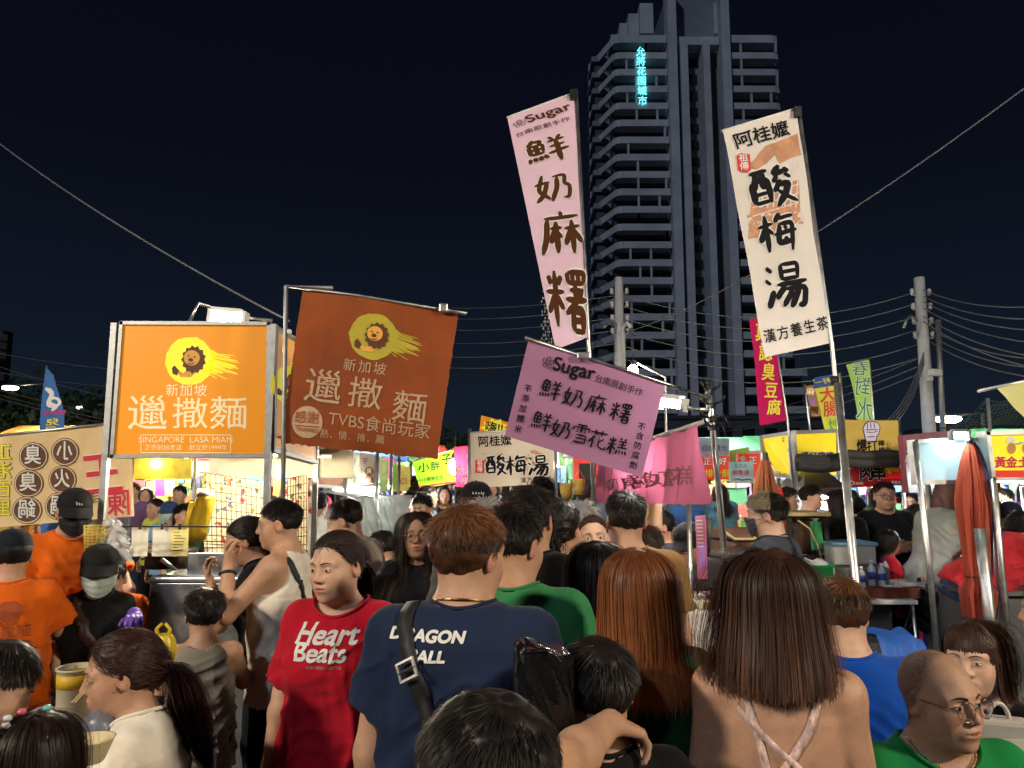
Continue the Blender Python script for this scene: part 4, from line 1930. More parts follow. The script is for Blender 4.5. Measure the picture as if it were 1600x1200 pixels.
"""noodle shop words keep the printed face"""
# ====================================================================== ground, far setting, tower
ASPH = M('asphalt', (.045, .044, .043), .72, var=.35, vscale=1.3, bump=.5, bscale=70, wear=.5, wcol=(.02, .02, .02))
MB().box((0, 240, -.1), (900, 700, .2), ASPH).build('ground', kind='structure')
TUBE = glow('tube_light', (1.0, .94, .82), 480)
TUBEC = glow('tube_light_cool', (.86, .95, 1.0), 420)
BULB = glow('bulb_light', (1.0, .90, .70), 120)
STREET = glow('street_light', (1.0, .80, .42), 40)
INK = M('ink_black', (.010, .009, .012), .75, var=.15, spec=.15)
INKB = M('ink_brown', (.075, .026, .009), .75, var=.15, spec=.15)
INKW = M('ink_white', (.80, .78, .74), .6, var=.06)
INKR = M('ink_red', (.62, .02, .035), .6, var=.1)
INKY = M('ink_yellow', (.80, .72, .05), .6, var=.1)
INKC = M('ink_cream', (.74, .62, .42), .6, var=.1)
INKG = M('ink_green', (.10, .35, .06), .6, var=.1)
INKN = M('ink_navy', (.02, .03, .10), .6, var=.1)
BR = dict(nib=.035, th=1.9, bold=.014, wobble=.012)       # brush lettering
HB = dict(bold=.045, wobble=.006)                          # heavy printed lettering


def rail(label, pts, r, m, name='post', cat='post', group=None, n=8):
 mb = MB()
 mb.tube(pts, r, m, n)
 return mb.build(name, None, label, cat, group)


def lamp(label, a, b, mat, r=.016, house=WHITEP, name='tube_lamp', cat='lamp', group='lamps over the stalls', arm=None):
 """a fluorescent or LED tube with its batten; arm = points of a bracket"""
 a, b = Vector(a), Vector(b)
 t = empty(name, label, cat, (a + b) / 2, 0, group)
 mb = MB()
 mb.tube([a, b], r, mat, 8)
 mb.build('tube', t)
 h = MB()
 h.bar(a + Vector((0, 0, r + .016)), b + Vector((0, 0, r + .016)), r * 2.6, .022, house)
 for p, q in ((a, b), (b, a)):
  d = (p - q).normalized()
  h.bar(p + d * .002, p + d * .022, r * 2.4, r * 2.4 + .02, house)
 h.build('housing', t)
 if arm:
  k = MB()
  for s in arm:
   k.tube(s, .011, ALU, 6)
  k.build('bracket', t)
 return t


def bulb(label, p, r=.05, mat=None, name='bulb_lamp', cat='lamp', group='lamps over the stalls', hang=.25):
 t = empty(name, label, cat, p, 0, group)
 mb = MB()
 mb.ell(p, (r, r, r * 1.15), mat or BULB, 10)
 mb.build('bulb', t)
 h = MB()
 h.lathe(Vector(p) + Vector((0, 0, r * .9)), [(r * .5, 0), (r * .45, r * .8), (.008, r)], BLACKP, 10)
 h.tube([Vector(p) + Vector((0, 0, r * 1.8)), Vector(p) + Vector((0, 0, r * 1.8 + hang))], .004, BLACKP, 5)
 h.build('holder', t)
 return t


# ---- the tower block
def tower():
 Y = 130.
 X = lambda u: at(u, 600, Y).x
 Z = lambda v: at(1075, v, Y).z
 con = M('tower_concrete', (.58, .60, .64), .8, var=.18, vscale=.25, bump=.1, bscale=3, wear=.35, wcol=(.33, .34, .36))
 con2 = M('tower_shaft', (.26, .28, .33), .8, var=.2, vscale=.2)
 dark = M('tower_recess_shade', (.075, .09, .125), .5, var=.4, vscale=.6)  # shade and bluish haze of the recesses are put into this colour
 glass = M('tower_glass', (.015, .02, .03), .12, spec=.8, var=.4, vscale=.3)
 t = empty('tower_block', 'tall dark apartment tower with white balcony bands beyond the market', 'building', (X(1090), Y, 0))
 xl, x1, x2, xr = X(966), X(1062), X(1150), X(1240)
 z0, ztop = 0., Z(62)
 fh = (Z(258 / 2.857) - Z(940 / 2.857)) / 9.
 mb = MB()
 # recessed core of both wings and of the middle
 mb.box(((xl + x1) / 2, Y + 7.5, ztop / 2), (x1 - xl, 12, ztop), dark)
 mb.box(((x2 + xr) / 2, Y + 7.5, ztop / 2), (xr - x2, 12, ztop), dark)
 mb.box(((x1 + x2) / 2, Y + 10, Z(-20) / 2), (x2 - x1 - .1, 14, Z(-20)), con2)
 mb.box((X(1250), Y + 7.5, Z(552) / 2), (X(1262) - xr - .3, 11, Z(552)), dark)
 mb.build('core', t)
 sh = MB()
 for ua, ub, v, d in ((1055, 1069, -30, 0), (1076, 1088, 70, .8), (1113, 1124, 70, .8), (1142, 1156, -30, 0)):
  sh.box(((X(ua) + X(ub)) / 2, Y - .6 + d, Z(v) / 2), (X(ub) - X(ua), 3.4, Z(v)), con)
 sh.box(((x1 + x2) / 2, Y + .5, Z(67)), (x2 - x1 - 2, 2.5, 1.6), con)
 sh.build('piers', t)
 g = MB()
 z = 8.
 while z < Z(75):
  g.box((X(1100), Y + 2.9, z), (X(1112) - X(1089), .2, fh * .55), glass)
  z += fh
 g.build('stair_glazing', t)
 # stepped crown
 c = MB()
 for i, (ua, ub, va) in enumerate(((1013, 1036, 5), (995, 1013, 17), (981, 995, 28), (967, 981, 42))):
  c.box(((X(ua) + X(ub)) / 2, Y + 3 + i * .8, (Z(va) + Z(52)) / 2), (X(ub) - X(ua) - .1, 6, Z(va) - Z(52)), con)
 for i, (ua, ub, va) in enumerate(((1136, 1150, 4), (1150, 1161, 14), (1161, 1169, 30))):
  c.box(((X(ua) + X(ub)) / 2, Y + 3 + i * .8, (Z(va) + Z(52)) / 2), (X(ub) - X(ua) - .1, 6, Z(va) - Z(52)), con)
 c.build('crown', t)
 # balcony bands: rounded left corner that turns down the side
 rng = random.Random(5)
 zt = Z(66)
 i = 0
 side = 9.
 while zt - i * fh > 10:
  zb = zt - i * fh
  top = i == 0
  hh = 1.25 if not top else 1.5

  def band(x0, x1_, turn):
   b = MB()
   ang = 1.2
   pts = [(x1_, Y - 1.0), (x0 + 1.2, Y - 1.0), (x0 + .45, Y - .75), (x0, Y)] if turn < 0 else [(x0, Y - 1.0), (x1_ - 1.2, Y - 1.0), (x1_ - .4, Y - .7), (x1_, Y + .1)]
   if turn < 0:
    pts += [(x0 - 1.6, Y + side * .5), (x0 - 3.4, Y + side)]
   else:
    pts += [(x1_ + .2, Y + 5)]
   for (ax, ay), (bx, by) in zip(pts, pts[1:]):
    b.bar((ax, ay, zb), (bx, by, zb), .22, hh, con)
   # slab
   b.box(((x0 + x1_) / 2, Y + .6, zb - hh * .42), (abs(x1_ - x0) - .6, 3., .25), con)
   # fins between flats
   n = rng.choice((1, 2, 2))
   for q in range(n):
    fx = x0 + (x1_ - x0) * rng.choice((.25, .42, .62, .8, .93))
    b.box((fx, Y - .8, zb - fh / 2 - .1), (.35, .5, fh - hh), con)
   b.build('balcony', t)
  band(xl, x1 - .9, -1)
  band(x2 + .6, xr if zb > Z(556) else X(1262), 1)
  # glazing and a few parted curtains behind each balcony
  i += 1
 gl = MB()
 for j in range(i):
  zb = zt - j * fh - fh * .62
  for x0, x1_ in ((xl + .5, x1 - 1), (x2 + .8, xr - .6)):
   a = x0 + rng.uniform(0, .2) * (x1_ - x0)
   gl.box(((a + x1_) / 2, Y + 1.45, zb), (x1_ - a, .08, fh * .5), glass)
 gl.build('windows', t)
 s = MB()
 for j in range(i):
  zb = zt - j * fh
  s.box((xl - 1.2, Y + 9, zb - fh * .1), (4.2, 8, 1.0), con2)
  s.box((xl - 1., Y + 9.4, zb - fh * .55), (3.4, 7.4, fh * .6), dark)
 s.build('side_wing', t)
 # the lit name down the facade
 f = Face([(990, 72), (1014, 72), (1014, 168), (990, 168)], Y - 1.35)
 neon = glow('neon_cyan', (.16, .85, .95), 2.1)
 for k, ch in enumerate('允將花園城市'):
  f.text(ch, 1001 + k * .6, 81.5 + k * 15.4, 15.0, neon, bold=.03)
 f.lettering('lit_name', t, step=.02)


tower()


# ---- far dark trees and low buildings along the horizon
def tree(name, label, x, y, h, w, seed, group):
 rng = np.random.default_rng(seed)
 t = empty(name, label, 'tree', (x, y, 0), 0, group)
 mb = MB()
 bark = M('bark', (.06, .045, .03), .9, bump=.4)
 mb.tube([(x, y, 0), (x + .1, y, h * .35), (x - .1, y + .2, h * .7)], [.22, .17, .06], bark, 8)
 for i in range(6):
  a = rng.uniform(0, 6.28)
  mb.tube([(x, y, h * (.3 + .06 * i)), (x + w * .35 * math.cos(a), y + w * .35 * math.sin(a), h * (.5 + .07 * i))], [.08, .025], bark, 6)
 mb.build('trunk', t)
 n = 2600
 cl = rng.normal(size=(26, 3)) * np.array([w * .26, w * .26, h * .15]) + np.array([x, y, h * .64])
 c = cl[rng.integers(0, 26, n)] + rng.normal(size=(n, 3)) * np.array([.10 * w, .10 * w, .07 * h])
 a, b = rng.normal(size=(n, 3)), rng.normal(size=(n, 3))
 a /= np.linalg.norm(a, axis=1)[:, None]
 b = np.cross(a, b)
 b /= np.linalg.norm(b, axis=1)[:, None]
 s = rng.uniform(.12, .30, (n, 1))
 V = np.stack([c - a * s, c + b * s * .5, c + a * s, c - b * s * .5], 1).reshape(-1, 3)
 me = qmesh('crown', V, np.arange(len(V)).reshape(-1, 4), [M('leaf_dark', (.035, .06, .022), .6, var=.5, vscale=2)], smooth=False)
 link('crown', me, t)


for i, (u, Y, h, w) in enumerate([(60, 34, 5.8, 6), (118, 36, 6.6, 7), (165, 33, 5.6, 6), (255, 40, 5.4, 7), (520, 44, 5.2, 7), (640, 48, 5.0, 8), (735, 46, 4.6, 6)]):
 tree('street_tree', ['low broad dark tree at the left edge behind the cream banner', 'taller dark tree behind the blue feather flag', 'small dark tree beside the orange lightbox stall',
       'dark tree half hidden behind the orange lightbox', 'dark tree behind the hanging brown banner', 'far dark tree above the green shop banner', 'far dark tree above the cream plum juice banner'][i],
   at(u, 700, Y).x, Y, h, w, 40 + i, 'trees beyond the market')


def lowblock(label, u0, u1, v, Y, col, lit=()):
 x0, x1 = at(u0, 700, Y).x, at(u1, 700, Y).x
 h = at((u0 + u1) / 2, v, Y).z
 t = empty('house_block', label, 'building', ((x0 + x1) / 2, Y, 0), 0, 'buildings beyond the market')
 MB().box(((x0 + x1) / 2, Y + 4, h / 2), (x1 - x0, 8, h), M('block_' + label[:9].strip(), col, .8, var=.25, vscale=.6)).build('wall', t)
 MB().box(((x0 + x1) / 2, Y + 4, h + .25), (x1 - x0 + .5, 8.5, .5), M('roof_dark', (.06, .06, .065), .8)).build('roof', t)
 w = MB()
 g = M('window_dark', (.012, .014, .02), .15)
 n = max(2, int((x1 - x0) / 3))
 for k in range(n):
  for r in range(max(1, int(h / 3.2))):
   w.box((x0 + (k + .5) * (x1 - x0) / n, Y - .03, 1.7 + r * 3.1), ((x1 - x0) / n * .55, .08, 1.4), g)
 w.build('windows', t)


lowblock('low dark grey podium building at the foot of the tower', 940, 1330, 655, 100, (.07, .075, .085))
lowblock('small dark house behind the right utility pole', 1340, 1500, 690, 60, (.06, .06, .065))
lowblock('long dark house behind the black netting', 1490, 1720, 672, 70, (.05, .052, .058))
lowblock('long dark house far behind the centre stalls', 520, 930, 712, 80, (.05, .052, .06))
lowblock('dark house at the far left edge', -150, 190, 668, 62, (.045, .046, .052))
# the balconied block cut by the left edge
t = empty('apartment_block', 'narrow dark apartment block with pale balconies at the left edge', 'building', (at(-10, 600, 60).x, 60, 0))
xr = at(9, 560, 60).x
MB().box((xr - 3.2, 60.8, at(0, 515, 60).z / 2), (5.4, 1.2, at(0, 515, 60).z), M('block_left', (.03, .033, .045), .8)).build('wall', t)
b = MB()
for v in (528, 541, 555, 589):
 b.box((xr - 2.6, 59.7, at(0, v, 60).z), (5.0, .9, .55), M('pale_paint', (.55, .57, .6), .7, var=.2))
b.build('balconies', t)


# ---- utility poles and cables
def upole(label, u, vt, Y, r0, r1, ub):
 p, q = at(u, vt, Y), at(ub, 700, Y)
 t = empty('utility_pole', label, 'utility pole', (q.x, Y, 0), 0, 'concrete utility poles')
 con = M('pole_concrete', (.55, .55, .53), .8, var=.15, vscale=3, bump=.15, bscale=30, wear=.4, wcol=(.22, .21, .2))
 mb = MB()
 mb.tube([(q.x + (q.x - p.x) * .2, Y, 0), tuple(p)], [r0, r1], con, 14)
 mb.build('shaft', t)
 f = MB()
 for i in range(4):
  z = p.z - .28 - i * .28
  for s in (-1, 1):
   f.lathe((p.x + s * (r1 + .07), Y - .02, z), [(.025, -.06), (.045, -.03), (.03, 0), (.045, .03), (.02, .06)], M('porcelain', (.5, .48, .45), .3), 8)
  f.tube([(p.x - r1 - .09, Y - .02, z - .07), (p.x + r1 + .09, Y - .02, z - .07)], .015, GALV, 6)
 f.build('insulators', t)
 return t, p


poleR, pR = upole('tall pale utility pole with a white camera on the right', 1436, 434, 14, .14, .095, 1453)
poleM, pM = upole('slim grey utility pole between the pink flag and the tower', 967, 434, 15, .15, .085, 967)
mb = MB()
a = at(1455, 578, 13.8)
mb.tube([at(1466, 500, 13.85), at(1474, 690, 13.85)], .05, GALV, 8)
mb.build('conduit', poleR)
mb = MB()
mb.box(at(1461, 582, 13.55), (.24, .13, .12), WHITEP, rotz(.3), .02)
mb.box(at(1452, 590, 13.7), (.1, .1, .12), WHITEP, bev=.01)
mb.build('camera', poleR)
mb = MB()
mb.tube([at(1432, 500, 13.9), at(1424, 494, 13.5), at(1416, 500, 13.3), at(1412, 512, 13.3)], .025, GALV, 8)
mb.build('lamp_arm', poleR)
mb = MB()
mb.tube([at(975, 580, 14.9), at(974, 512, 14.9), at(980, 504, 14.7), at(986, 512, 14.6)], .04, WHITEP, 8)
mb.build('conduit', poleM)
mb = MB()
mb.tube([at(962, 506, 14.9), at(952, 504, 14.6), at(944, 512, 14.4)], .025, GALV, 8)
mb.build('lamp_arm', poleM)

CABLE = M('cable', (.16, .165, .17), .5, var=.2)


def wire(a, b, Ya, Yb, sag=.3, r=.010, label='thin grey overhead cable crossing the night sky behind the flags', group='overhead cables', n=18):
 A, B = at(*a, Ya), at(*b, Yb)
 pts = []
 for i in range(n + 1):
  t = i / n
  p = A.lerp(B, t)
  p.z -= sag * 4 * t * (1 - t)
  pts.append(p)
 mb = MB()
 mb.tube(pts, r, CABLE, 5)
 return mb.build('overhead_cable', None, label, 'cable', group)


wire((-60, 178), (452, 502), 9, 6, .12, .009, 'bright cable sloping from the upper left to the brown banner frame', None)
wire((1680, 78), (1278, 362), 8, 10, .05, .010, 'bright cable sloping from the upper right towards the white flag', None)
wire((1278, 362), (976, 520), 10, 14.8, .15, .010, 'pale cable from behind the white flag down to the slim pole', None)
rw = random.Random(3)
for i, v in enumerate((466, 482, 500, 520, 541, 560)):
 wire((560, v + rw.uniform(-3, 3) - 2), (962, v - 4), 26, 15, .35)
 wire((970, v - 6 + i), (1432, v - 10 + i * 2), 15, 14, .5)
for i, v in enumerate((452, 462, 470, 480, 492, 500)):
 wire((1440, v), (1680, v + 20 + i * 13), 14, 9, .18, label='thin grey cable fanning right from the tall pale pole', group='cables from the right pole')
for i in range(4):
 wire((1445, 545 + i * 6), (1370 + i * 5, 668), 14, 11, .25, label='slack cable dropping left from the tall pale pole', group='cables from the right pole')
for i in range(3):
 wire((1450, 512 + i * 10), (1680, 560 + i * 16), 14, 10, .2, label='thin grey cable fanning right from the tall pale pole', group='cables from the right pole')
for i, (va, vb) in enumerate(((560, 640), (598, 655), (606, 662), (612, 668), (545, 560), (575, 585))):
 wire((-40, va), (420, vb + 20), 20, 24, .3, label='thin grey cable at the left behind the feather flag', group='cables at the left')
for i, v in enumerate((610, 622, 634)):
 wire((1110, v + 40), (1436, v - 50), 30, 14.2, .3)


def streetlamp(label, u, v, Y, r=.25, mat=None):
 p = at(u, v, Y)
 t = empty('street_lamp', label, 'street lamp', (p.x, Y, 0), 0, 'street lamps')
 MB().ell(p, (r * 1.5, r, r * .45), mat or STREET, 10).build('light', t)
 k = MB()
 k.tube([(p.x + 1.2, Y + .3, 0), (p.x + 1.2, Y + .3, p.z + .2), (p.x, Y + .1, p.z + r * .5)], .06, GALV, 8)
 k.ell(p + Vector((0, .05, r * .35)), (r * 1.7, r * 1.1, r * .35), GALV, 10)
 k.build('pole', t)


streetlamp('warm street lamp glowing at the far left edge', 16, 606, 30, .22)
streetlamp('small white street lamp right of the blue feather flag', 128, 637, 34, .17, glow('street_white', (.9, .95, 1), 12))
streetlamp('bright floodlight glowing beside the tall pale utility pole', 1482, 655, 22, .26, glow('flood', (1., .93, .66), 70))

# ====================================================================== signs, banners and flags


def sign(name, label, cat, px, Y, mat, nu=1, nv=1, wave=None, back=.0, group=None, bow=None, edge=0.):
 f = Face(px, Y, wave, bow)
 c = (f.C[0] + f.C[1] + f.C[2] + f.C[3]) / 4
 t = empty(name, label, cat, c, 0, group)
 mb = MB()
 f.sheet(mb, mat, nu, nv, back, edge)
 f.root = t
 f.face = mb.build('cloth' if wave else 'panel', t)
 return f


def frame(f, m, w=.03, d=.04, name='frame', out=.5, sides='tblr'):
 mb = MB()
 C = [Vector(c) for c in f.C]
 n = Vector(f.n)
 for k, (a, b) in zip('trbl', ((0, 1), (1, 2), (2, 3), (3, 0))):
  if k in sides:
   e = (C[b] - C[a]).normalized() * (w * .5 - .001)
   mb.bar(C[a] - e - n * d * (.5 - out * .3), C[b] + e - n * d * (.5 - out * .3), w, d, m, n)
 return mb.build(name, f.root)


def lion(f, cx, cy, r, ang=0., L=1.2, light=1.):
 """the shop's emblem: a maned head over a fish tail on a splash of yellow"""
 yel = M('emblem_yellow_%d' % int(light * 10), (.86 * light, .72 * light, .03), .6, var=.12, vscale=8, emis=.42 * max(0, light - .7) / .3 * (light > .7), ecol=(.9, .75, .03))  # light scales the yellow itself: a dimmed copy for the unlit banner
 man = M('emblem_mane', (.10, .032, .010), .6, var=.1)
 tan = M('emblem_tan', (.72, .36, .06), .6, var=.1)
 rr = random.Random(9)
 f.put(shape_items(disc(r, 40, 1, .98, .035)), cx, cy, yel, L, ang)
 for i in range(22):
  a = -.25 + 1.15 * i / 21
  q0, q1 = r * .86, r * rr.uniform(1.15, 2.0) * (.75 + .5 * math.sin(i / 21 * math.pi))
  f.put(stroke([(q0 * math.cos(-a), q0 * math.sin(-a) + r * .25), (q1 * math.cos(-a * .75), q1 * math.sin(-a * .75) * .9 + r * .1)], r * rr.uniform(.03, .09)), cx, cy, yel, L, ang)
 # tail and body
 f.put(shape_items([(-.05 * r, -.30 * r), (.30 * r, -.45 * r), (.05 * r, -.66 * r), (-.35 * r, -.66 * r), (-.55 * r, -.45 * r), (-.45 * r, -.38 * r), (-.25 * r, -.5 * r)]), cx, cy, tan, L + 1, ang)
 f.put(shape_items([(-.42 * r, -.40 * r), (-.62 * r, -.18 * r), (-.72 * r, -.30 * r), (-.70 * r, -.52 * r), (-.52 * r, -.60 * r)]), cx, cy, man, L + 1.6, ang)
 pts = []
 for i in range(26):
  a = 2 * math.pi * i / 26
  q = r * (.56 if i % 2 else .47)
  pts.append((.17 * r + q * math.cos(a) * .92, .05 * r + q * math.sin(a) * 1.05))
 f.put(shape_items(pts), cx, cy, man, L + 2, ang)
 f.put(shape_items(disc(r * .33, 24, 1., .95)), cx + .10 * r, cy - .12 * r, tan, L + 3, ang)
 for ox, oy, q, m in ((-.02, .20, .035, man), (.22, .16, .035, man), (.06, .04, .085, man)):
  f.put(shape_items(disc(r * q, 10, 1.2, .9)), cx + ox * r, cy - oy * r, m, L + 4, ang)
 f.put(stroke([(-.08 * r, -.08 * r), (.06 * r, -.14 * r), (.22 * r, -.07 * r)], r * .04), cx, cy, man, L + 4, ang)


def blossom(f, cx, cy, r, m, ang=0., L=2):
 for i in range(5):
  a = 2 * math.pi * i / 5 + .3
  c, s = math.cos(a), math.sin(a)
  for sg in (-1, 1):
   f.put(stroke([(r * .18 * c, r * .18 * s), (r * (.62 * c - sg * .34 * s), r * (.62 * s + sg * .34 * c)), (r * (.98 * c - sg * .16 * s), r * (.98 * s + sg * .16 * c)), (r * .86 * c, r * .86 * s)], r * .10, taper=False), cx, cy, m, L, ang)
 return f


def flagpole(f, pts, r=.012, m=ALU):
 mb = MB()
 mb.tube(pts, r, m, 8)
 return mb.build('pole', f.root)


# ---------- orange lightbox stall
ORG = M('lightbox_orange', (.64, .215, .004), .45, var=.05, vscale=2, emis=.34, ecol=(.95, .36, .004), spec=.4)
LBT = M('lightbox_letters', (.86, .74, .42), .5, var=.05, emis=.2, ecol=(1., .82, .5))
f = Face([(191, 505), (421, 506), (417, 712), (176, 713)], 4.2)
stall = empty('food_stall', 'orange lightbox noodle stall with steel counter at the left', 'stall', at(300, 900, 4.5) * 1., 0)
stall.location.z = 0
f.root = stall
mb = MB()
f.sheet(mb, ORG, back=.12)
sg = mb.build('front_lightbox', stall)
lion(f, 297, 563, 38)
f.text('新加坡', 292, 610, 21, LBT, spread=1.05, nib=.012)
for ch, x, s in (('邋', 231, 58), ('撒', 298, 52), ('麵', 358, 55)):
 f.text(ch, x, 648, s, LBT, sq=1.12, nib=.01, wobble=.008)
f.text('SINGAPORE  LASA MIAN', 291, 687, 13.5, LBT)
f.text('正宗創始老店　創立於1999年', 291, 699.5, 10.0, LBT)
for a, b in (((221, 679), (361, 679)), ((361, 679), (361, 707)), ((361, 707), (221, 707)), ((221, 707), (221, 679))):
 f.put(stroke([(a[0], -a[1]), (b[0], -b[1])], 1.3, 3, False), 0, 0, LBT, 2)
f.lettering('lettering', sg, step=.0012)
frame(f, GALV, .020, .10)
# right side panel of the lightbox, running back
f2 = Face([(432, 513), (497, 552), (495, 722), (428, 702)], [4.22, 5.05, 5.05, 4.22])
f2.root = stall
mb = MB()
f2.sheet(mb, M('lightbox_side', (.80, .40, .10), .5, var=.1, vscale=3, emis=.25, ecol=(.9, .38, .08)), back=.02)
sd2 = mb.build('side_panel', stall)
lion(f2, 452, 600, 30)
f2.lettering('emblem', sd2)
frame(f2, GALV, .03, .05, 'side_frame')
# posts, canopy, rails
mb = MB()
for u, v, Y in ((180, 505, 4.22), (428, 507, 4.2), (500, 545, 5.6), (215, 560, 5.7)):
 p = at(u, v, Y)
 mb.bar((p.x, Y, 0), tuple(p), .034, .034, GALV)
mb.build('posts', stall)
CANV = M('canvas_cream', (.70, .64, .46), .8, var=.06, vscale=3, transl=.3)
mb = MB()
zl = at(300, 715, 4.2).z + .02
xa, xb = at(183, 700, 4.2).x, at(428, 700, 4.2).x
mb.box(((xa + xb) / 2 + .05, 4.95, zl + .10), (xb - xa + .1, 1.35, .012), CANV)
mb.box(((xa + xb) / 2 + .05, 5.62, zl - .02), (xb - xa + .2, .012, .22), CANV)
mb.build('canopy', stall)
mb = MB()
for k in range(4):
 x = xa + (xb - xa) * (k + .5) / 4
 mb.bar((x, 4.3, zl + .06), (x, 5.6, zl + .06), .025, .025, ALU)
for Y in (4.4, 5.0, 5.55):
 mb.bar((xa, Y, zl + .03), (xb, Y, zl + .03), .025, .025, ALU)
mb.bar((xa, 4.25, at(0, 823, 4.25).z), (xb, 4.25, at(0, 823, 4.25).z), .008, .008, BLACKM)
mb.bar((xa, 4.25, at(0, 846, 4.25).z), (xb, 4.25, at(0, 846, 4.25).z), .006, .006, BLACKM)
mb.bar((xa, 4.25, at(0, 856, 4.25).z), (xb, 4.25, at(0, 856, 4.25).z), .006, .006, BLACKM)
mb.build('rails', stall)
# counter, splash guard
mb = MB()
ct = at(300, 905, 4.1).z
x0, x1 = at(234, 900, 4.05).x, at(500, 900, 4.05).x
mb.box(((x0 + x1) / 2, 4.07, ct / 2 + .02), (x1 - x0, .03, ct - .06), STEEL, bev=.008)
mb.box(((x0 + x1) / 2, 4.42, ct), (x1 - x0 + .02, .74, .035), STEEL, bev=.01)
mb.box(((x0 + x1) / 2, 4.42, .35), (x1 - x0 - .06, .6, .03), STEEL)
for x in (x0 + .04, x1 - .04):
 mb.box((x, 4.72, ct / 2), (.04, .04, ct), STEEL)
mb.build('counter', stall)
mb = MB()
g0, g1 = at(312, 880, 4.15), at(372, 880, 4.15)
mb.box(((g0.x + g1.x + .18) / 2, 4.14, ct + .07), (g1.x - g0.x + .3, .012, .13), STEEL, bev=.004)
mb.build('splash_guard', stall)
lamp('flat white floodlight on a square bracket above the orange lightbox', at(333, 496, 4.25), at(380, 500, 4.25), TUBE, .03, name='flood_lamp',
  arm=[[at(296, 503, 4.2), at(310, 474, 4.2), at(392, 497, 4.5), at(425, 500, 4.6)]])
lamp('tube lamp under the cream canopy of the orange stall', (xa + .15, 4.75, zl + .02), (xb - .15, 4.75, zl + .02), glow('tube_stall', (1., .88, .66), 400))

# floral cloth behind a black wire grid
flo = M('floral_cloth', (.62, .50, .30), .85, var=.1, vscale=6)
ntm = flo.node_tree
bsdf = ntm.nodes['Principled BSDF']
vor = ntm.nodes.new('ShaderNodeTexVoronoi')
vor.inputs['Scale'].default_value = 24
lt = ntm.nodes.new('ShaderNodeValToRGB')
lt.color_ramp.interpolation = 'CONSTANT'
for i, (p, c) in enumerate([(0, (.45, .03, .03)), (.18, (.62, .50, .30)), (.30, (.10, .12, .05)), (.36, (.62, .50, .30)), (.62, (.50, .20, .05)), (.68, (.66, .53, .32)), (.85, (.1, .13, .25))]):
 el = lt.color_ramp.elements[i] if i < 2 else lt.color_ramp.elements.new(p)
 el.position, el.color = p, (*c, 1)
gt = ntm.nodes.new('ShaderNodeMath')
gt.operation = 'LESS_THAN'
gt.inputs[1].default_value = .030
tcn = ntm.nodes.new('ShaderNodeTexCoord')
nzn = ntm.nodes.new('ShaderNodeTexNoise')
nzn.inputs['Scale'].default_value = 34
mixv = ntm.nodes.new('ShaderNodeMix')
mixv.data_type = 'RGBA'
mixv.inputs[0].default_value = .06
ntm.links.new(tcn.outputs['Object'], mixv.inputs[6])
ntm.links.new(tcn.outputs['Object'], nzn.inputs['Vector'])
ntm.links.new(nzn.outputs['Color'], mixv.inputs[7])
ntm.links.new(mixv.outputs[2], vor.inputs['Vector'])
sep = ntm.nodes.new('ShaderNodeSeparateColor')
ntm.links.new(vor.outputs['Color'], sep.inputs[0])
ntm.links.new(sep.outputs[0], lt.inputs[0])
dst = ntm.nodes.new('ShaderNodeMapRange')
dst.inputs[1].default_value, dst.inputs[2].default_value = .36, .40
ntm.links.new(vor.outputs['Distance'], dst.inputs[0])
mx2 = ntm.nodes.new('ShaderNodeMix')
mx2.data_type = 'RGBA'
ntm.links.new(dst.outputs[0], mx2.inputs[0])
ntm.links.new(lt.outputs[0], mx2.inputs[6])
mx2.inputs[7].default_value = (.66, .54, .34, 1)
ntm.links.new(mx2.outputs[2], bsdf.inputs['Base Color'])


def clothgrid(label, px, Y):
 f = sign('curtain', label, 'curtain', px, Y, flo, 20, 14, wavy(.02, 14, .4), group=None)
 mb = MB()
 C = [Vector(c) + Vector(f.n) * .05 for c in f.C]
 for i in range(13):
  t = i / 12
  mb.tube([C[0].lerp(C[1], t), C[3].lerp(C[2], t)], .0028, BLACKM, 5)
 for i in range(13):
  t = i / 12
  mb.tube([C[0].lerp(C[3], t), C[1].lerp(C[2], t)], .0028, BLACKM, 5)
 mb.build('wire_grid', f.root)
 return f


clothgrid('floral cloth behind a black wire grid under the orange lightbox', [(318, 738), (412, 752), (412, 905), (322, 905)], 5.3)
clothgrid('narrow floral cloth behind wire beside the right stall post', [(432, 752), (482, 742), (482, 905), (432, 905)], 5.4)

# notes pegged to the wire
NOTE = M('note_paper', (.66, .64, .52), .8, var=.06, transl=.2)
NOTEY = M('note_paper_yellow', (.72, .62, .24), .8, var=.06, transl=.2)
for i, (x0_, x1_, m, lab) in enumerate(((206, 232, NOTE, 'greenish paper note pegged beside the plastic bags'), (239, 268, NOTE, 'blank pale paper note in the middle of the wire'),
          (267, 295, NOTEY, 'yellow paper note with handwriting pegged on the wire'))):
 f = sign('paper_note', lab, 'note', [(x0_, 824), (x1_, 824), (x1_ - 1, 869), (x0_ - 1, 869)], 4.24, m, 4, 6, lambda u, v: .008 * v * v + .003 * np.sin(6 * u), group='notes on the stall wire')
 if i == 2:
  for k in range(7):
   f.put(stroke([(-9, 0), (rw.uniform(0, 9), rw.uniform(-1, 1))], .9, 4, False), (x0_ + x1_) / 2, 832 + k * 4.6, INK, 2)
  f.lettering('handwriting', f.root)
 mb = MB()
 mb.box(at((x0_ + x1_) / 2, 823, 4.22), (.012, .014, .03), BLACKP)
 mb.build('peg', f.root)

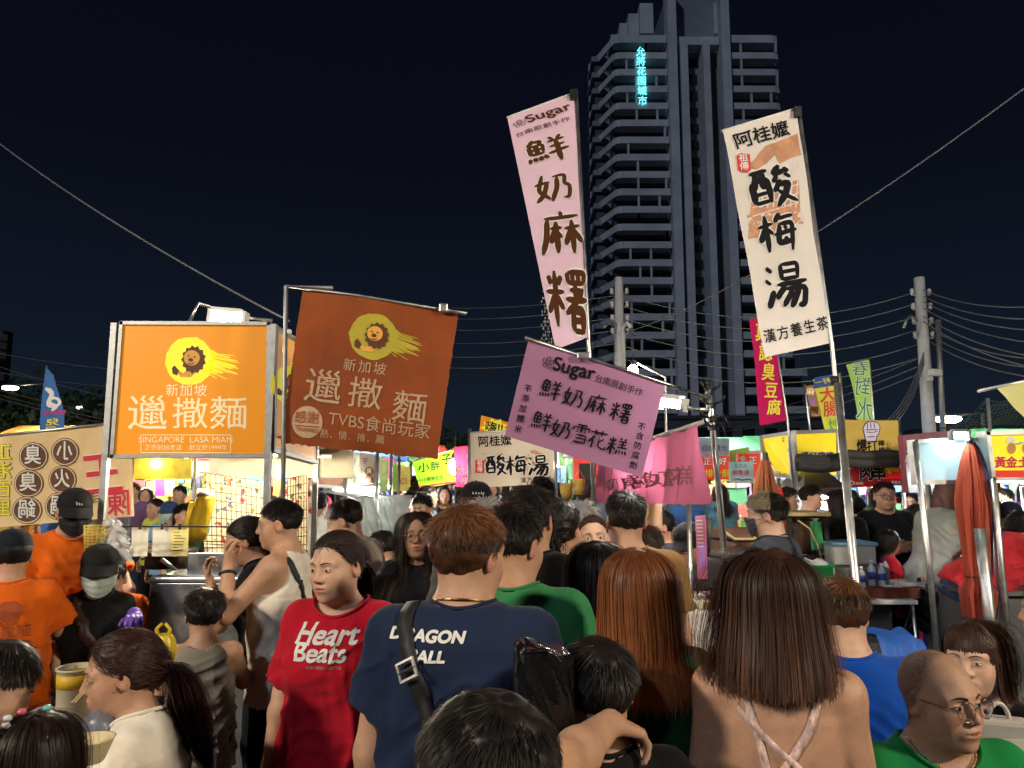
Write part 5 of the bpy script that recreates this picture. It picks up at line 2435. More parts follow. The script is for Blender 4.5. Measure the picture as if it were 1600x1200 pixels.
# hanging brown banner on its L frame
BRB = M('banner_brown', (.26, .060, .012), .85, var=.22, vscale=5, bump=.25, bscale=300, transl=.18, wear=.25, wcol=(.15, .038, .012))
f = sign('hanging_banner', 'ragged brown noodle banner with lion emblem hung from a steel frame', 'banner', [(474, 450), (716, 488), (683, 718), (440, 692)], 3.9, BRB, 26, 24,
   lambda u, v: .010 * np.sin(5 * u + 2 * v) + .006 * np.sin(9 * v + 3 * u) + .02 * v * (1 - v), edge=.006)
BRT = M('banner_letters', (.46, .31, .19), .8, var=.22, vscale=30)
lion(f, 586, 528, 37, 8, 1.2, .5)
f.text('新加坡', 573, 577, 21, BRT, 7, spread=1.12, nib=.01)
for ch, x, y, s in (('邋', 508, 610, 56), ('撒', 574, 620, 50), ('麵', 642, 641, 50)):
 f.text(ch, x, y, s, BRT, 7, sq=1.1, nib=.01, wobble=.008)
f.put(shape_items(disc(24.5, 40)), 483, 661, BRT, 2, 0)
brd = M('banner_brown_ink', (.36, .09, .02), .85, var=.15)
f.text('感謝', 483, 655, 20, brd, 4, layer=3.5)
f.text('THANKS', 483, 673, 9.5, brd, 6, layer=3.5)
f.put(stroke([(-20, 0), (20, 0)], 1, 3, False), 483, 667, brd, 3.5, 5)
f.text('TVBS食尚玩家', 595, 667, 25.5, BRT, 8)
f.text('熱．情．推．薦', 553, 684, 14.5, BRT, 6)
f.lettering('lettering', f.face, cut=24)
mb = MB()
mb.tube([at(438, 1010, 3.87), at(447, 447, 3.87), at(520, 450, 3.87)], .012, GALV, 8)
mb.tube([at(447, 447, 3.88), at(560, 462, 3.885), at(728, 490, 3.9)], .008, GALV, 8)
mb.tube([(at(438, 1010, 3.87).x, 3.87, 0), at(438, 1010, 3.87)], .012, GALV, 8)
mb.build('steel_frame', f.root)
mb = MB()
mb.box(at(693, 481, 3.88), (.05, .02, .05), ALU, bev=.01)
mb.tube([at(684, 482, 3.88), at(730, 489, 3.88)], .005, ALU, 6)
mb.ell(at(451, 519, 3.88), (.018, .018, .018), WHITEP, 8)
mb.build('clips', f.root)

# pink hanging board
PNK = M('board_pink', (.34, .155, .275), .8, var=.06, vscale=2, bump=.06, bscale=60, transl=.12)
f = sign('hanging_banner', 'tilted mauve pink dessert banner hung on a rod in the centre', 'banner', [(826, 530), (1040, 600), (1003, 746), (789, 681)], 3.2, PNK, 18, 14,
   lambda u, v: .006 * np.sin(4 * u + 3 * v) + .003 * np.sin(12 * v))
blossom(f, 857, 568, 10, INK, 15)
f.text('Sugar', 898, 578, 31, INK, 14, bold=.035, wobble=.012)
f.text('台南原創手作', 968, 604, 13, INK, 18, spread=1.0, bold=.015)
for ch, x, y in (('鮮', 862, 611), ('奶', 897, 622), ('麻', 933, 634), ('糬', 971, 646)):
 brushed(f, ch, x, y, 35, INK, 14, w=.095)
for ch, x, y in (('鮮', 848, 660), ('奶', 878, 671), ('雪', 909, 679), ('花', 936, 688), ('糕', 965, 699)):
 brushed(f, ch, x, y, 33, INK, 14, w=.095)
for i, ch in enumerate('不添加糯米'):
 f.text(ch, 825 - i * 3.8, 609 + i * 15.6, 12.5, INK, 12, bold=.03)
for i, ch in enumerate('不含防腐劑'):
 f.text(ch, 1003 - i * 3.3, 668 + i * 15.0, 12.5, INK, 12, bold=.03)
f.lettering('lettering', f.face, cut=14)
mb = MB()
mb.tube([at(820, 527, 3.19), at(1041, 600, 3.2), at(1108, 622, 3.38)], .008, STEEL, 8)
mb.box(at(912, 556, 3.17), (.06, .02, .03), ALU, None, .006)
mb.build('rod', f.root)

# tall pink flag
FPK = clothprint('flag_pink', (.86, .60, .76), .3)
f = sign('tall_flag', 'tall pale pink dessert flag with brown calligraphy', 'flag', [(793, 185), (897, 146), (918, 527), (868, 546)], 4.9, FPK, 12, 30,
   lambda u, v: .010 * np.sin(3 * v + 4 * u) + .008 * np.sin(14 * v + 5 * u) * u, group=None)
blossom(f, 815, 210, 11, INKB, -18)
f.text('Sugar', 858, 193, 33, INKB, -20, bold=.035, wobble=.012)
f.text('台南原創手作', 852, 231, 14, INKB, -18, spread=1.03, bold=.01)
for ch, x, y, s, an in (('鮮', 862, 288, 62, -14), ('奶', 872, 362, 52, -10), ('麻', 884, 430, 58, -6), ('糬', 890, 500, 58, -2)):
 brushed(f, ch, x, y, s * 1.05, INKB, an, 3, (INKW, .028), .115)
f.lettering('lettering', f.face, cut=28)
flagpole(f, [at(899, 140, 4.93), at(921, 560, 4.93), (at(935, 760, 4.93).x, 4.93, 0)], .016)
mb = MB()
mb.box(at(896, 148, 4.9), (.05, .03, .07), BLACKP)
mb.tube([at(792, 184, 4.91), at(898, 145, 4.91)], .008, WHITEP, 6)
mb.build('top_rod', f.root)

# tall white plum juice flag
FWH = clothprint('flag_white', (.86, .80, .74), .3)
TAN = M('ink_tan', (.50, .25, .14), .7, var=.3, vscale=16)
f = sign('tall_flag', 'tall white plum juice flag with black calligraphy and temple print', 'flag', [(1129, 206), (1246, 170), (1297, 536), (1196, 558)], 4.2, FWH, 12, 30,
   lambda u, v: .010 * np.sin(3 * v + 3 * u + 1) + .007 * np.sin(13 * v + 4 * u))
# temple roof printed in tan
f.put(shape_items([(-46, 2), (-30, 12), (-12, 38), (4, 44), (22, 52), (40, 60), (46, 20), (30, 16), (12, 6), (4, 22), (-8, 8), (-24, -4)]), 1208, 274, TAN, 1.0)
f.put(shape_items([(-36, 10), (38, 34), (42, -30), (20, -50), (-40, -62)]), 1212, 330, TAN, 1.0)
for k in range(9):
 f.put(stroke([(-38 + k * 9, -22), (-34 + k * 9, 30 + k * 3)], 2.2, 5, False), 1212, 320, FWH, 1.5)
for k in range(5):
 f.put(stroke([(-34, -30 + k * 14), (38, -8 + k * 15)], 2.0, 5, False), 1212, 326, FWH, 1.5)
for k in range(40):
 f.put(shape_items(disc(rw.uniform(1.5, 4), 7, 1.3, 1, .3)), 1172 + rw.uniform(0, 84), 352 + rw.uniform(-4, 26) - rw.uniform(0, 8), TAN if k % 3 else FWH, 1.2)
f.text('阿桂嬤', 1190, 218, 31, INK, -17, **BR)
f.put(shape_items([(-11 + 22 * (i in (1, 2, 3)) * 1, 0) for i in range(0)] or [(-10, 14), (-4, 17), (6, 16), (11, 12), (11, -13), (6, -17), (-5, -16), (-10, -12)]), 1162, 266, INKR, 2, -8)
f.text('祖傳', 1162, 266, 15, INKW, -8, layer=3.5, vertical=True, gap=.98, bold=.02)
for ch, x, y, s, an in (('酸', 1208, 307, 76, -12), ('梅', 1217, 381, 66, -10), ('湯', 1231, 458, 72, -8)):
 brushed(f, ch, x, y, s * 1.02, INK, an, 3, (INKW, .028), .115)
for i, ch in enumerate('漢方養生茶'):
 f.text(ch, 1204 + i * 20.2, 531 - i * 4.6, 19, INK, -12, nib=.02, th=1.9, bold=.012)
f.lettering('lettering', f.face, cut=28)
flagpole(f, [at(1247, 168, 4.23), at(1300, 540, 4.2), at(1318, 715, 4.0)], .013)
mb = MB()
mb.box(at(1246, 175, 4.2), (.04, .03, .06), BLACKP)
mb.tube([at(1128, 205, 4.21), at(1247, 169, 4.21)], .008, WHITEP, 6)
mb.build('top_rod', f.root)
mb = MB()
p = at(1342, 965, 3.6)
mb.tube([at(1308, 600, 4.08), p, (p.x + .02, 3.55, 0)], .020, ALU, 10)
mb.tube([at(1303, 590, 4.1), at(1304, 600, 4.09)], .024, BLACKP, 10)
mb.build('stand_pole', f.root)

# smaller flags
FL = 'small flags along the stalls'


def flag(label, px, Y, col, marks, pole, wave=None, group=FL, r=.012, nv=16, **k):
 m = clothprint('flagcloth_%02x%02x%02x' % tuple(int(min(1, c) * 255) for c in (srgb(col) if isinstance(col, str) else col)), col, .3)
 f = sign('flag', label, 'flag', px, Y, m, 8, nv, wave or wavy(.01, 5, Y), group=group, **k)
 marks(f)
 f.lettering('lettering', f.face, cut=14)
 if pole:
  flagpole(f, [at(*q) if len(q) == 3 else q for q in pole], r)
 return f


def mk(f):
 for i, ch in enumerate('真誌臭豆腐'):
  f.text(ch, 1189 + i * 5.4, 519 + i * 29, 28, INKY, 3, bold=.03, sq=.8, nib=.02)


flag('bright pink stinky tofu flag with yellow characters behind the white flag', [(1170, 499), (1205, 494), (1230, 656), (1189, 665)], 7.5, '#c8175f', mk, [(1206, 492, 7.52), (1231, 660, 7.52), (1240, 760, 7.52)],
  lambda u, v: .03 * np.sin(5 * v + u))


def mk(f):
 for i, ch in enumerate('春對水'):
  f.text(ch, 1343 + i * 4.5, 583 + i * 33, 33, M('ink_darkgreen', (.05, .20, .05), .6), 3, outline=(INKW, .06), bold=.02, mirror=True, sq=.8)


flag('pale lime green flag with outlined characters above the fist banner', [(1322, 570), (1356, 562), (1366, 660), (1344, 664)], 9., '#a9cf5a', mk, [(1358, 560, 9.02), (1367, 690, 9.02)], lambda u, v: .03 * np.sin(4 * v + u))


def mk(f):
 f.put(shape_items([(-19, 9), (20, 15), (20, -9), (-19, -14)]), 1291, 598, M('flag_blue_strip', (.02, .06, .22), .6), 1)
 f.text('賞好一', 1291, 598, 12, INKY, -12, layer=2.5, mirror=True, bold=.03)
 f.text('大', 1294, 625, 27, INKR, -6, bold=.05)
 f.text('腸', 1299, 647, 24, INKR, -4, bold=.04)
 f.text('炒', 1303, 668, 17, INKG, -4, bold=.04)


flag('yellow green sausage flag with red characters and navy top', [(1270, 593), (1312, 583), (1320, 672), (1290, 676)], 8.5, '#d8e04a', mk, [(1313, 581, 8.52), (1322, 700, 8.52)])


def mk(f):
 f.text('麻', 1266, 613, 13, INKC, 8, bold=.03)
 f.text('辣', 1269, 628, 13, M('ink_violet', (.2, .08, .3), .6), 8, bold=.03)
 f.text('鴨', 1272, 642, 13, INK, 8, bold=.03)


flag('small brown flag tucked behind the yellow sausage flag', [(1258, 603), (1274, 601), (1284, 650), (1268, 651)], 9.2, '#9a6a3c', mk, [(1257, 600, 9.22), (1268, 690, 9.22)])


def mk(f):
 f.put(stroke([(-6, 14), (4, 6), (-5, -4), (5, -10), (0, -16)], 5), 81, 607, INKW, 2)
 f.put(ringitems(7, 3), 83, 612, INKW, 2)
 f.text('鹽酥雞', 82, 627, 7.5, M('ink_magenta', (.45, .05, .25), .6), 4, mirror=True, bold=.05)
 for i, ch in enumerate('兒保雞'):
  f.text(ch, 81 - i * 1.2, 645 + i * 17, 15, INKY, 2, bold=.05, mirror=True)


flag('blue feather flag with yellow characters above the cream banner', [(73, 574), (88, 588), (95, 680), (62, 682)], 8., '#4a7cc0', mk, [(73, 571, 8.02), (61, 700, 8.02)], lambda u, v: .03 * np.sin(3 * v + 2 * u), bow=lambda u, v: (u * (.75 + .45 * np.sin(2.2 * v + .3)), v))


def mk(f):
 f.put(shape_items([(-14, 14), (8, 24), (26, 14), (24, -14), (4, -18)]), 1600, 622, M('ink_coral', (.62, .16, .08), .7), 1)


flag('cream flag with a coral print cut by the right edge', [(1558, 606), (1650, 586), (1660, 690), (1606, 660)], 5., '#d7cf8c', mk, [(1528, 611, 5.02), (1660, 583, 5.02)], group=None)

# large cream banner at the left, seen from behind
f = sign('wide_banner', 'wide cream hotpot banner with round brown character badges at the left', 'banner', [(-62, 690), (205, 660), (214, 806), (-62, 829)], 4.95,
   clothprint('banner_cream', (.86, .64, .34), .12), 26, 12, lambda u, v: .012 * np.sin(7 * u) + .03 * v * v * u ** 4 + .004 * np.sin(30 * u + 5 * v))
BDG = M('badge_brown', (.13, .055, .025), .7, var=.15)
for x, y, ch in ((97, 706, '小'), (93, 749, '火'), (88, 791, '鍋'), (49, 713, '臭'), (42, 755, '臭'), (40, 797, '鍋')):
 f.put(shape_items(disc(22, 30)), x, y, BDG, 1)
 f.put(ringitems(20.5, 1.6, 30), x, y, INKC, 2)
 f.text(ch, x, y, 31, INKW, 0, mirror=True, bold=.035, layer=3, sq=.85)
f.text('王', 158, 745, 72, INKR, -6, bold=.05, mirror=True, outline=(INKW, .05))
f.text('生', 186, 690, 46, INKR, -6, bold=.05, mirror=True, outline=(INKW, .05))
f.text('陳', 187, 788, 44, INKR, -4, bold=.04, mirror=True, outline=(INKW, .04))
for i, ch in enumerate('正港百里'):
 f.text(ch, 4, 708 + i * 29, 27, INKY, 0, mirror=True, bold=.05, outline=(INK, .05))
for i in range(5):
 f.put(stroke([(-12, -8 + 4 * i), (0, -2 + 5 * i), (12, -9 + 4 * i)], 1.4, 8), 150, 780, BDG, 2)
f.lettering('lettering', f.face, cut=24)
mb = MB()
mb.tube([at(-64, 688, 4.96), at(206, 658, 4.96)], .012, ALU, 6)
mb.build('top_rod', f.root)

# cream plum juice banner, orange banner, green, pink
f = sign('wide_banner', 'cream plum juice banner with black calligraphy over the crowd', 'banner', [(735, 677), (864, 672), (866, 755), (737, 763)], 7.0, clothprint('banner_pale', (.66, .58, .46), .3), 14, 8, wavy(.012, 6, 2.))
for k in range(34):
 f.put(shape_items(disc(rw.uniform(1.2, 4.), 8, 1.2, 1, .3)), 752 + rw.uniform(0, 100), 722 + rw.uniform(-16, 12), TAN, 1.1)
f.text('阿桂嬤', 774, 690, 18, INK, -4, **BR)
f.put(shape_items([(-7, 10), (7, 10), (7, -10), (-7, -10)]), 750, 729, INKR, 2)
f.text('祖傳', 750, 729, 9.5, INKW, 0, layer=3.4, vertical=True, gap=1., bold=.03)
for ch, x in (('酸', 776), ('梅', 808), ('湯', 842)):
 brushed(f, ch, x, 727, 36, INK, -3, 3, (INKW, .03), .11)
f.text('漢方養生茶', 838, 750, 9.2, INK, -3, spread=1.05, bold=.02)
f.lettering('lettering', f.face, cut=10)
mb = MB()
mb.tube([at(733, 676, 7.02), at(866, 671, 7.02)], .012, ALU, 6)
mb.tube([(at(868, 700, 7.02).x, 7.02, 0), at(868, 668, 7.02)], .016, ALU, 8)
mb.tube([(at(734, 700, 7.02).x, 7.02, 0), at(734, 670, 7.02)], .016, ALU, 8)
mb.build('rods', f.root)


def mk(f):
 f.put(shape_items([(22 * math.cos(i * math.pi / 9) * (1 if i % 2 else .7), 15 * math.sin(i * math.pi / 9) * (1 if i % 2 else .7)) for i in range(18)]), 772, 668, INKY, 1)
 f.text('嗨!!', 772, 669, 19, INK, 8, layer=2.5, **BR)


flag('orange banner with a yellow starburst peeping over the cream banner', [(752, 649), (812, 664), (812, 700), (748, 684)], 7.6, '#e38a1f', mk, None, group=None)


def mk(f):
 f.text('小', 661, 733, 17, INK, -8, **BR)
 f.text('胖', 679, 731, 15, INK, -8, **BR)
 f.text('子', 697, 720, 19, INK, -8, **BR)
 f.text('小小魚兒宝宝', 672, 750, 6.4, INK, -8, bold=.02)
 f.put(ringitems(7, .9, 24), 703, 744, INKG, 2)
 f.put(stroke([(-29, -3.4), (29, 4.6)], 2.4, 8, False), 684, 757.5, INKR, 2)


flag('lime green banner with handwritten black characters beside the pink banner', [(645, 722), (709, 703), (712, 754), (656, 765)], 8., '#86c41c', mk, [(642, 723, 8.02), (711, 701, 8.02)], group=None)


def mk(f):
 f.text('駝2', 722, 737, 14, INKW, 3, bold=.05)
 f.text('9折', 727, 752, 10, INKW, 3, bold=.05)
 f.text('6', 732, 713, 15, INKW, 3, bold=.04)


flag('pink banner with white writing between the green and cream banners', [(709, 699), (739, 695), (739, 761), (712, 761)], 7.4, '#c3395f', mk, None, group=None)

# food-picture boards over the left stall row
food = M('food_print', (.55, .14, .07), .5, var=.5, vscale=9)
f = sign('menu_board', 'food picture board of a tofu stall right of the brown banner', 'sign', [(490, 700), (540, 703), (537, 762), (492, 758)], [6.2, 6.6, 6.6, 6.2], food, back=.02, group='menu boards of the left row')
grn = M('ink_leaf', (.22, .40, .16), .6, var=.3, vscale=30)
for k in range(26):
 f.put(stroke([(0, 0), (rw.uniform(-8, 8), rw.uniform(-4, 6)), (rw.uniform(-12, 14), rw.uniform(-6, 8))], 1.6, 8), 522 + rw.uniform(-8, 10), 712 + rw.uniform(-5, 8), grn if k % 3 else INKW, 1 + .1 * (k % 4))
f.put(shape_items(disc(17, 20, 1.2, .8, .08)), 518, 746, M('ink_shrimp', (.62, .25, .12), .5, var=.3, vscale=40), 1.5)
f.text('腐', 508, 739, 25, INKB, 0, outline=(INKW, .06), layer=3, nib=.04, th=1.9, bold=.02)
f.lettering('print', f.face)
frame(f, WHITEP, .025, .03)
f = sign('menu_board', 'grey hotpot menu board with six round badges', 'sign', [(556, 706), (588, 710), (586, 776), (557, 774)], 7.2, M('board_greige', (.36, .31, .23), .6, var=.1), back=.03, group='menu boards of the left row')
for i, ch in enumerate('臭臭鍋'):
 f.put(shape_items(disc(7, 20)), 577, 738 + i * 13.2, BDG, 1)
 f.text(ch, 577, 738 + i * 13.2, 9, INKC, 0, layer=2, bold=.03)
 f.text('小火鍋'[i], 565, 738 + i * 13.2, 9, BDG, 0, layer=2, bold=.03)
f.text('芋', 571, 722, 11, M('ink_purple', (.22, .06, .25), .6), 0, bold=.04)
f.lettering('lettering', f.face)
f = sign('menu_board', 'pale glass menu board with green print left of the hotpot board', 'sign', [(541, 706), (562, 708), (560, 780), (543, 772)], [6.7, 7.0, 7.0, 6.7], M('board_glassy', (.46, .50, .38), .3, var=.4, vscale=12), back=.02, group='menu boards of the left row')
f = sign('poster', 'yellow and green poster hanging in the stall row below the lamp', 'poster', [(612, 722), (641, 730), (641, 768), (613, 768)], 9.2, M('poster_yellow', (.66, .55, .10), .6, var=.25, vscale=14), back=.01, group='posters in the left row')
f.put(shape_items([(-4, 20), (5, 20), (5, -19), (-4, -19)]), 616, 746, M('ink_lime', (.3, .55, .08), .6), 1)
f.put(ringitems(5, 1.2, 16), 632, 752, INKR, 1)
f.lettering('print', f.face)
f = sign('poster', 'green poster strip left of the yellow poster', 'poster', [(594, 715), (606, 718), (606, 768), (594, 768)], 8.6, M('poster_green', (.34, .48, .14), .6, var=.35, vscale=10), back=.01, group='posters in the left row')
f = sign('hanging_sign', 'narrow orange hanging sign inside the orange stall', 'sign', [(430, 729), (444, 730), (436, 775), (426, 774)], 4.9, M('sign_orange', (.62, .19, .05), .6, var=.1), back=.01)
f.text('炸物', 436, 745, 10, INKC, 3, vertical=True, bold=.03)
f.lettering('lettering', f.face)
# signs glimpsed through the stall
f = sign('shop_sign', 'yellow and magenta drinks sign seen through the orange stall', 'sign', [(240, 741), (273, 741), (273, 775), (240, 775)], 12., M('sign_yellow', (.78, .66, .06), .6, var=.05, emis=.25, ecol=(.8, .66, .06)), back=.1, group='signs of the far left row')
f.put(shape_items([(-8, 17), (8, 17), (8, -18), (-8, -18)]), 250, 757, M('ink_fuchsia', (.55, .02, .15), .5), 1)
f.text('汁奶', 265, 757, 14, INKR, 0, layer=2, vertical=True, gap=1., bold=.05, outline=(INKW, .05))
f.lettering('lettering', f.face)
f = sign('shop_sign', 'small yellow sign with red print seen through the orange stall', 'sign', [(288, 752), (312, 752), (312, 769), (288, 769)], 12.5, MATS['sign_yellow'], back=.1, group='signs of the far left row')
f.text('米', 303, 760, 11, INKR, 0, bold=.06)
f.lettering('lettering', f.face)
f = sign('shop_sign', 'blue lit sign seen through the orange stall', 'sign', [(338, 733), (363, 734), (363, 745), (338, 745)], 14., glow('blue_sign', (.10, .35, .80), .8), back=.1, group='signs of the far left row')
f = sign('shop_sign', 'white and magenta sign with a red character near the right stall post', 'sign', [(446, 729), (478, 729), (478, 740), (446, 746)], 7.5, M('sign_magenta', (.62, .10, .22), .6), back=.03, group='signs of the far left row')
f.text('真', 462, 736, 13, INK, 0, bold=.04, outline=(INKW, .08))
f.lettering('lettering', f.face)

# pleated pink stall curtain
PC = clothprint('curtain_pink', (.48, .12, .22), .35)
f = sign('stall_curtain', 'pleated pink dessert curtain hanging from a pole stand', 'curtain', [(938, 712), (1094, 663), (1096, 788), (939, 786)], [6.6, 3.9, 3.9, 6.6], PC, 110, 14,
   lambda u, v: (.040 * np.sin(46 * u + 2.5 * v + 1.5 * np.sin(9 * u)) + .020 * np.sin(83 * u + 3 * v)) * (.4 + .6 * v))
for i, ch in enumerate('鮮奶麻糬小鮮奶雪花糕'):
 f.text(ch, 950 + i * 13.6 + i * i * .05, 760 - i * 1.6, 19 + i * 1.5, M('ink_maroon', (.17, .05, .06), .7), -4, sq=.62, nib=.02, th=1.9, bold=.01)
f.lettering('lettering', f.face, cut=90)
mb = MB()
mb.tube([at(938, 711, 6.6), at(1094, 661, 3.9), at(1112, 655, 3.6)], .014, ALU, 8)
mb.build('rod', f.root)
st = empty('pole_stand', 'dark telescopic pole stand with clamps beside the pink curtain', 'stand', (at(1135, 900, 3.5).x, 3.5, 0))
mb = MB()
pb = at(1136, 905, 3.5)
pb2 = at(1112, 650, 3.5)
mb.tube([(pb.x + .03, 3.5, 0), tuple(pb), tuple(pb2), tuple(at(1108, 603, 3.5))], [.017, .017, .014, .011], STEEL, 8)
mb.build('pole', st)
mb = MB()
for v, L_ in ((612, .05), (634, .06), (655, .07), (668, .05)):
 p = at(1109 + (v - 612) * .08, v, 3.5)
 mb.box(p, (.035, .035, .03), BLACKP, rotz(rw.uniform(0, 1)), .006)
 for s in (-1, 1):
  mb.tube([p, p + Vector((s * L_ * .7, -.02, .02)), p + Vector((s * L_, -.03, .045 * rw.choice((-1, 1))))], .006, BLACKP, 6)
for s in (-1, 1):
 mb.tube([at(1108, 605, 3.5), at(1108 + s * 3.5, 594, 3.5)], .005, BLACKP, 6)
mb.build('clamps', st)
mb = MB()
mb.tube([at(1118, 700, 3.48), at(1126, 780, 3.46), at(1133, 850, 3.46), at(1130, 900, 3.46)], .004, BLACKP, 6)
mb.build('cord', st)
lamp('white tube lamp on an arm right of the mauve banner', at(1034, 629, 3.58), at(1066, 633, 3.50), TUBE, .018,
  arm=[[at(1066, 634, 3.50), at(1086, 640, 3.5), at(1109, 640, 3.5)]])
# ====================================================================== right-hand stalls
YEL = M('lightbox_yellow', (.86, .66, .012), .45, var=.04, emis=.3, ecol=(.95, .66, .004))
st = empty('food_stall', 'yellow lightbox noodle stall with a steel hood on the right', 'stall', (at(1250, 800, 8.3).x, 8.3, 0))
f = Face([(1190, 683), (1237, 676), (1240, 745), (1204, 742)], [8.6, 8.0, 8.0, 8.6])
f.root = st
mb = MB()
f.sheet(mb, YEL, back=.05)
pn = mb.build('front_lightbox', st)
f.put(shape_items([(-20, 21), (22, 22), (22, -21), (-16, -19)]), 1217, 720, INKW, 1)
for ch, x, s_ in (('爆', 1203, 23), ('打', 1216, 23)):
 f.text(ch, x, 722, s_, INKN, 0, bold=.06, sq=.62, layer=2)
f.text('檸檬', 1227, 721, 14, INKN, 0, vertical=True, bold=.05, gap=1.1)
f.text('心動', 1235, 719, 9, INKN, 0, vertical=True, bold=.03, gap=1.6)
f.text('BAO DA LEMON', 1221, 740, 5.5, INK, -1, bold=.02)
f.text('手打', 1202, 692, 5, INK, 0, vertical=True)
f.text('鮮果', 1224, 690, 5, INK, 0, vertical=True)
f.lettering('lettering', pn)
frame(f, GALV, .04, .05)
f2 = Face([(1237, 676), (1309, 673), (1309, 744), (1240, 746)], [8.0, 8.2, 8.2, 8.0])
f2.root = st
mb = MB()
f2.sheet(mb, YEL, back=.05)
pn = mb.build('side_lightbox', st)
f2.text('爆打檸檬', 1276, 714, 13, INKN, 0, bold=.05, outline=(INKW, .1))
f2.lettering('lettering', pn)
frame(f2, GALV, .04, .05, 'side_frame')
mb = MB()
for u, v, Y in ((1191, 683, 8.6), (1238, 676, 7.97), (1310, 673, 8.2)):
 p = at(u, v, Y)
 mb.bar((p.x, Y, 0), tuple(p), .05, .05, GALV)
mb.build('posts', st)
mb = MB()
p0, p1 = at(1246, 718, 7.5), at(1318, 716, 7.6)
for k in range(3):
 mb.tube([p0 + Vector((0, 0, -.03 * k)), p0.lerp(p1, .5) + Vector((0, -.02, -.035 * k - .02)), p1 + Vector((0, 0, -.03 * k))], .06, M('awning_black', (.03, .028, .027), .7, var=.3, bump=.4, bscale=20), 10)
mb.build('rolled_awning', st)
mb = MB()
h0 = at(1262, 735, 7.8)
hx0, hx1 = at(1252, 770, 7.8).x, at(1318, 770, 7.8).x
zt, zb = at(1280, 735, 7.8).z, at(1280, 762, 7.8).z
xm = (hx0 + hx1) / 2
V = [(hx0, 7.7, zb), (hx1, 7.7, zb), (hx1, 8.5, zb), (hx0, 8.5, zb), (xm - .12, 7.95, zt), (xm + .12, 7.95, zt), (xm + .12, 8.25, zt), (xm - .12, 8.25, zt)]
mb.add(V, [(0, 1, 5, 4), (1, 2, 6, 5), (2, 3, 7, 6), (3, 0, 4, 7), (4, 5, 6, 7)], STEEL)
mb.box((xm, 8.1, zb - .03), (hx1 - hx0, .8, .06), STEEL)
mb.build('steel_hood', st)
mb = MB()
cz = .95
mb.box((xm + .05, 8.1, cz / 2), (.7, .7, cz), STEEL, bev=.02)
mb.box((xm + .05, 8.5, 1.35), (.62, .03, .8), M('stall_white', (.66, .68, .70), .4, var=.1))
mb.build('counter', st)
lamp('cool tube lamp under the steel hood', (hx0 + .1, 7.9, zb - .1), (hx1 - .1, 7.9, zb - .1), glow('tube_cool_soft', (.85, .94, 1), 320))

FIST = clothprint('banner_mustard', (.62, .45, .10), .25)
f = sign('wide_banner', 'mustard banner with a raised fist drawing above the black awning', 'banner', [(1320, 656), (1403, 657), (1405, 710), (1322, 710)], 7.3, FIST, 14, 8, wavy(.008, 7, 1.))
lilac = M('ink_lilac', (.62, .56, .72), .6, var=.05)
f.put(shape_items([(-10, -16), (-12, -6), (-14, 4), (-11, 12), (-5, 16), (6, 16), (11, 13), (14, 6), (12, -4), (9, -9), (8, -16)]), 1362, 674, INKN, 1)
f.put(shape_items([(-8.5, -15), (-10.5, -5), (-12.5, 4), (-9.5, 11), (-4, 14.5), (5, 14.5), (10, 12), (12.5, 6), (10.5, -3), (7.5, -8), (6.5, -15)]), 1362, 674, lilac, 2)
for a, b in (((-6, 13), (-6.5, 3)), ((-1, 14), (-1, 4)), ((4, 14), (4.5, 4)), ((-12, 2), (10, 3)), ((-9, -1), (3, -2)), ((3, -2), (9, 1)), ((-8, -9), (6, -8))):
 f.put(stroke([a, b], 1.4, 5), 1362, 674, INKN, 3)
for ch, x, s_ in (('爆', 1347, 23), ('打', 1363, 22)):
 f.text(ch, x, 699, s_, INK, 0, bold=.06, sq=.75)
f.text('檸檬', 1377, 699, 10.5, INK, 0, vertical=True, bold=.05)
f.text('心動', 1387, 698, 8, INK, 0, vertical=True, bold=.02)
f.lettering('lettering', f.face, cut=10)
mb = MB()
for u in (1319, 1404):
 p = at(u, 655, 7.33)
 mb.tube([(p.x, 7.33, 0), tuple(p)], .018, ALU, 8)
mb.build('posts', f.root)
f = sign('shop_sign', 'dark red skewer sign with white characters under the black awning', 'sign', [(1326, 722), (1410, 720), (1410, 758), (1328, 762)], 7.1, M('sign_darkred', (.20, .010, .012), .5, var=.1, emis=.10, ecol=(.5, .01, .02)), back=.08)
for ch, x in (('肉', 1354), ('串', 1374)):
 f.text(ch, x, 739, 29, INK, 0, outline=(INKW, .06), bold=.05, nib=.03, th=1.9, sq=.82, layer=3)
f.put(shape_items([(-16, 13), (17, 14), (17, -13), (-14, -12)]), 1393, 736, M('ink_brightred', (.72, .02, .02), .5, emis=.15), 1)
f.text('辣', 1387, 735, 15, INKY, 12, bold=.05, layer=3)
f.text('椒', 1399, 732, 14, INKY, 12, bold=.05, layer=3)
f.text('巨無霸', 1337, 728, 8, INKW, -12, bold=.04, layer=3)
f.text('Kebab', 1341, 755, 6.5, INKW, 0, bold=.03)
f.text('專賣店', 1400, 754, 5, INKW, 0)
f.put(ringitems(3.4, .9, 16), 1331, 755, INKW, 2)
f.lettering('lettering', f.face)
mb = MB()
p0, p1 = at(1322, 715, 6.95), at(1414, 714, 6.95)
AWN = MATS['awning_black']
for k in range(2):
 mb.tube([p0 + Vector((0, 0, .03 - .07 * k)), p0.lerp(p1, .3) + Vector((0, -.02, .01 - .07 * k)), p0.lerp(p1, .7) + Vector((0, 0, .025 - .07 * k)), p1 + Vector((0, 0, -.05 * k))], .05, AWN, 10)
mb.build('rolled_awning', f.root)
mb = MB()
x0, x1 = at(1324, 900, 7.3).x, at(1408, 900, 7.3).x
WALLW = MATS['stall_white']
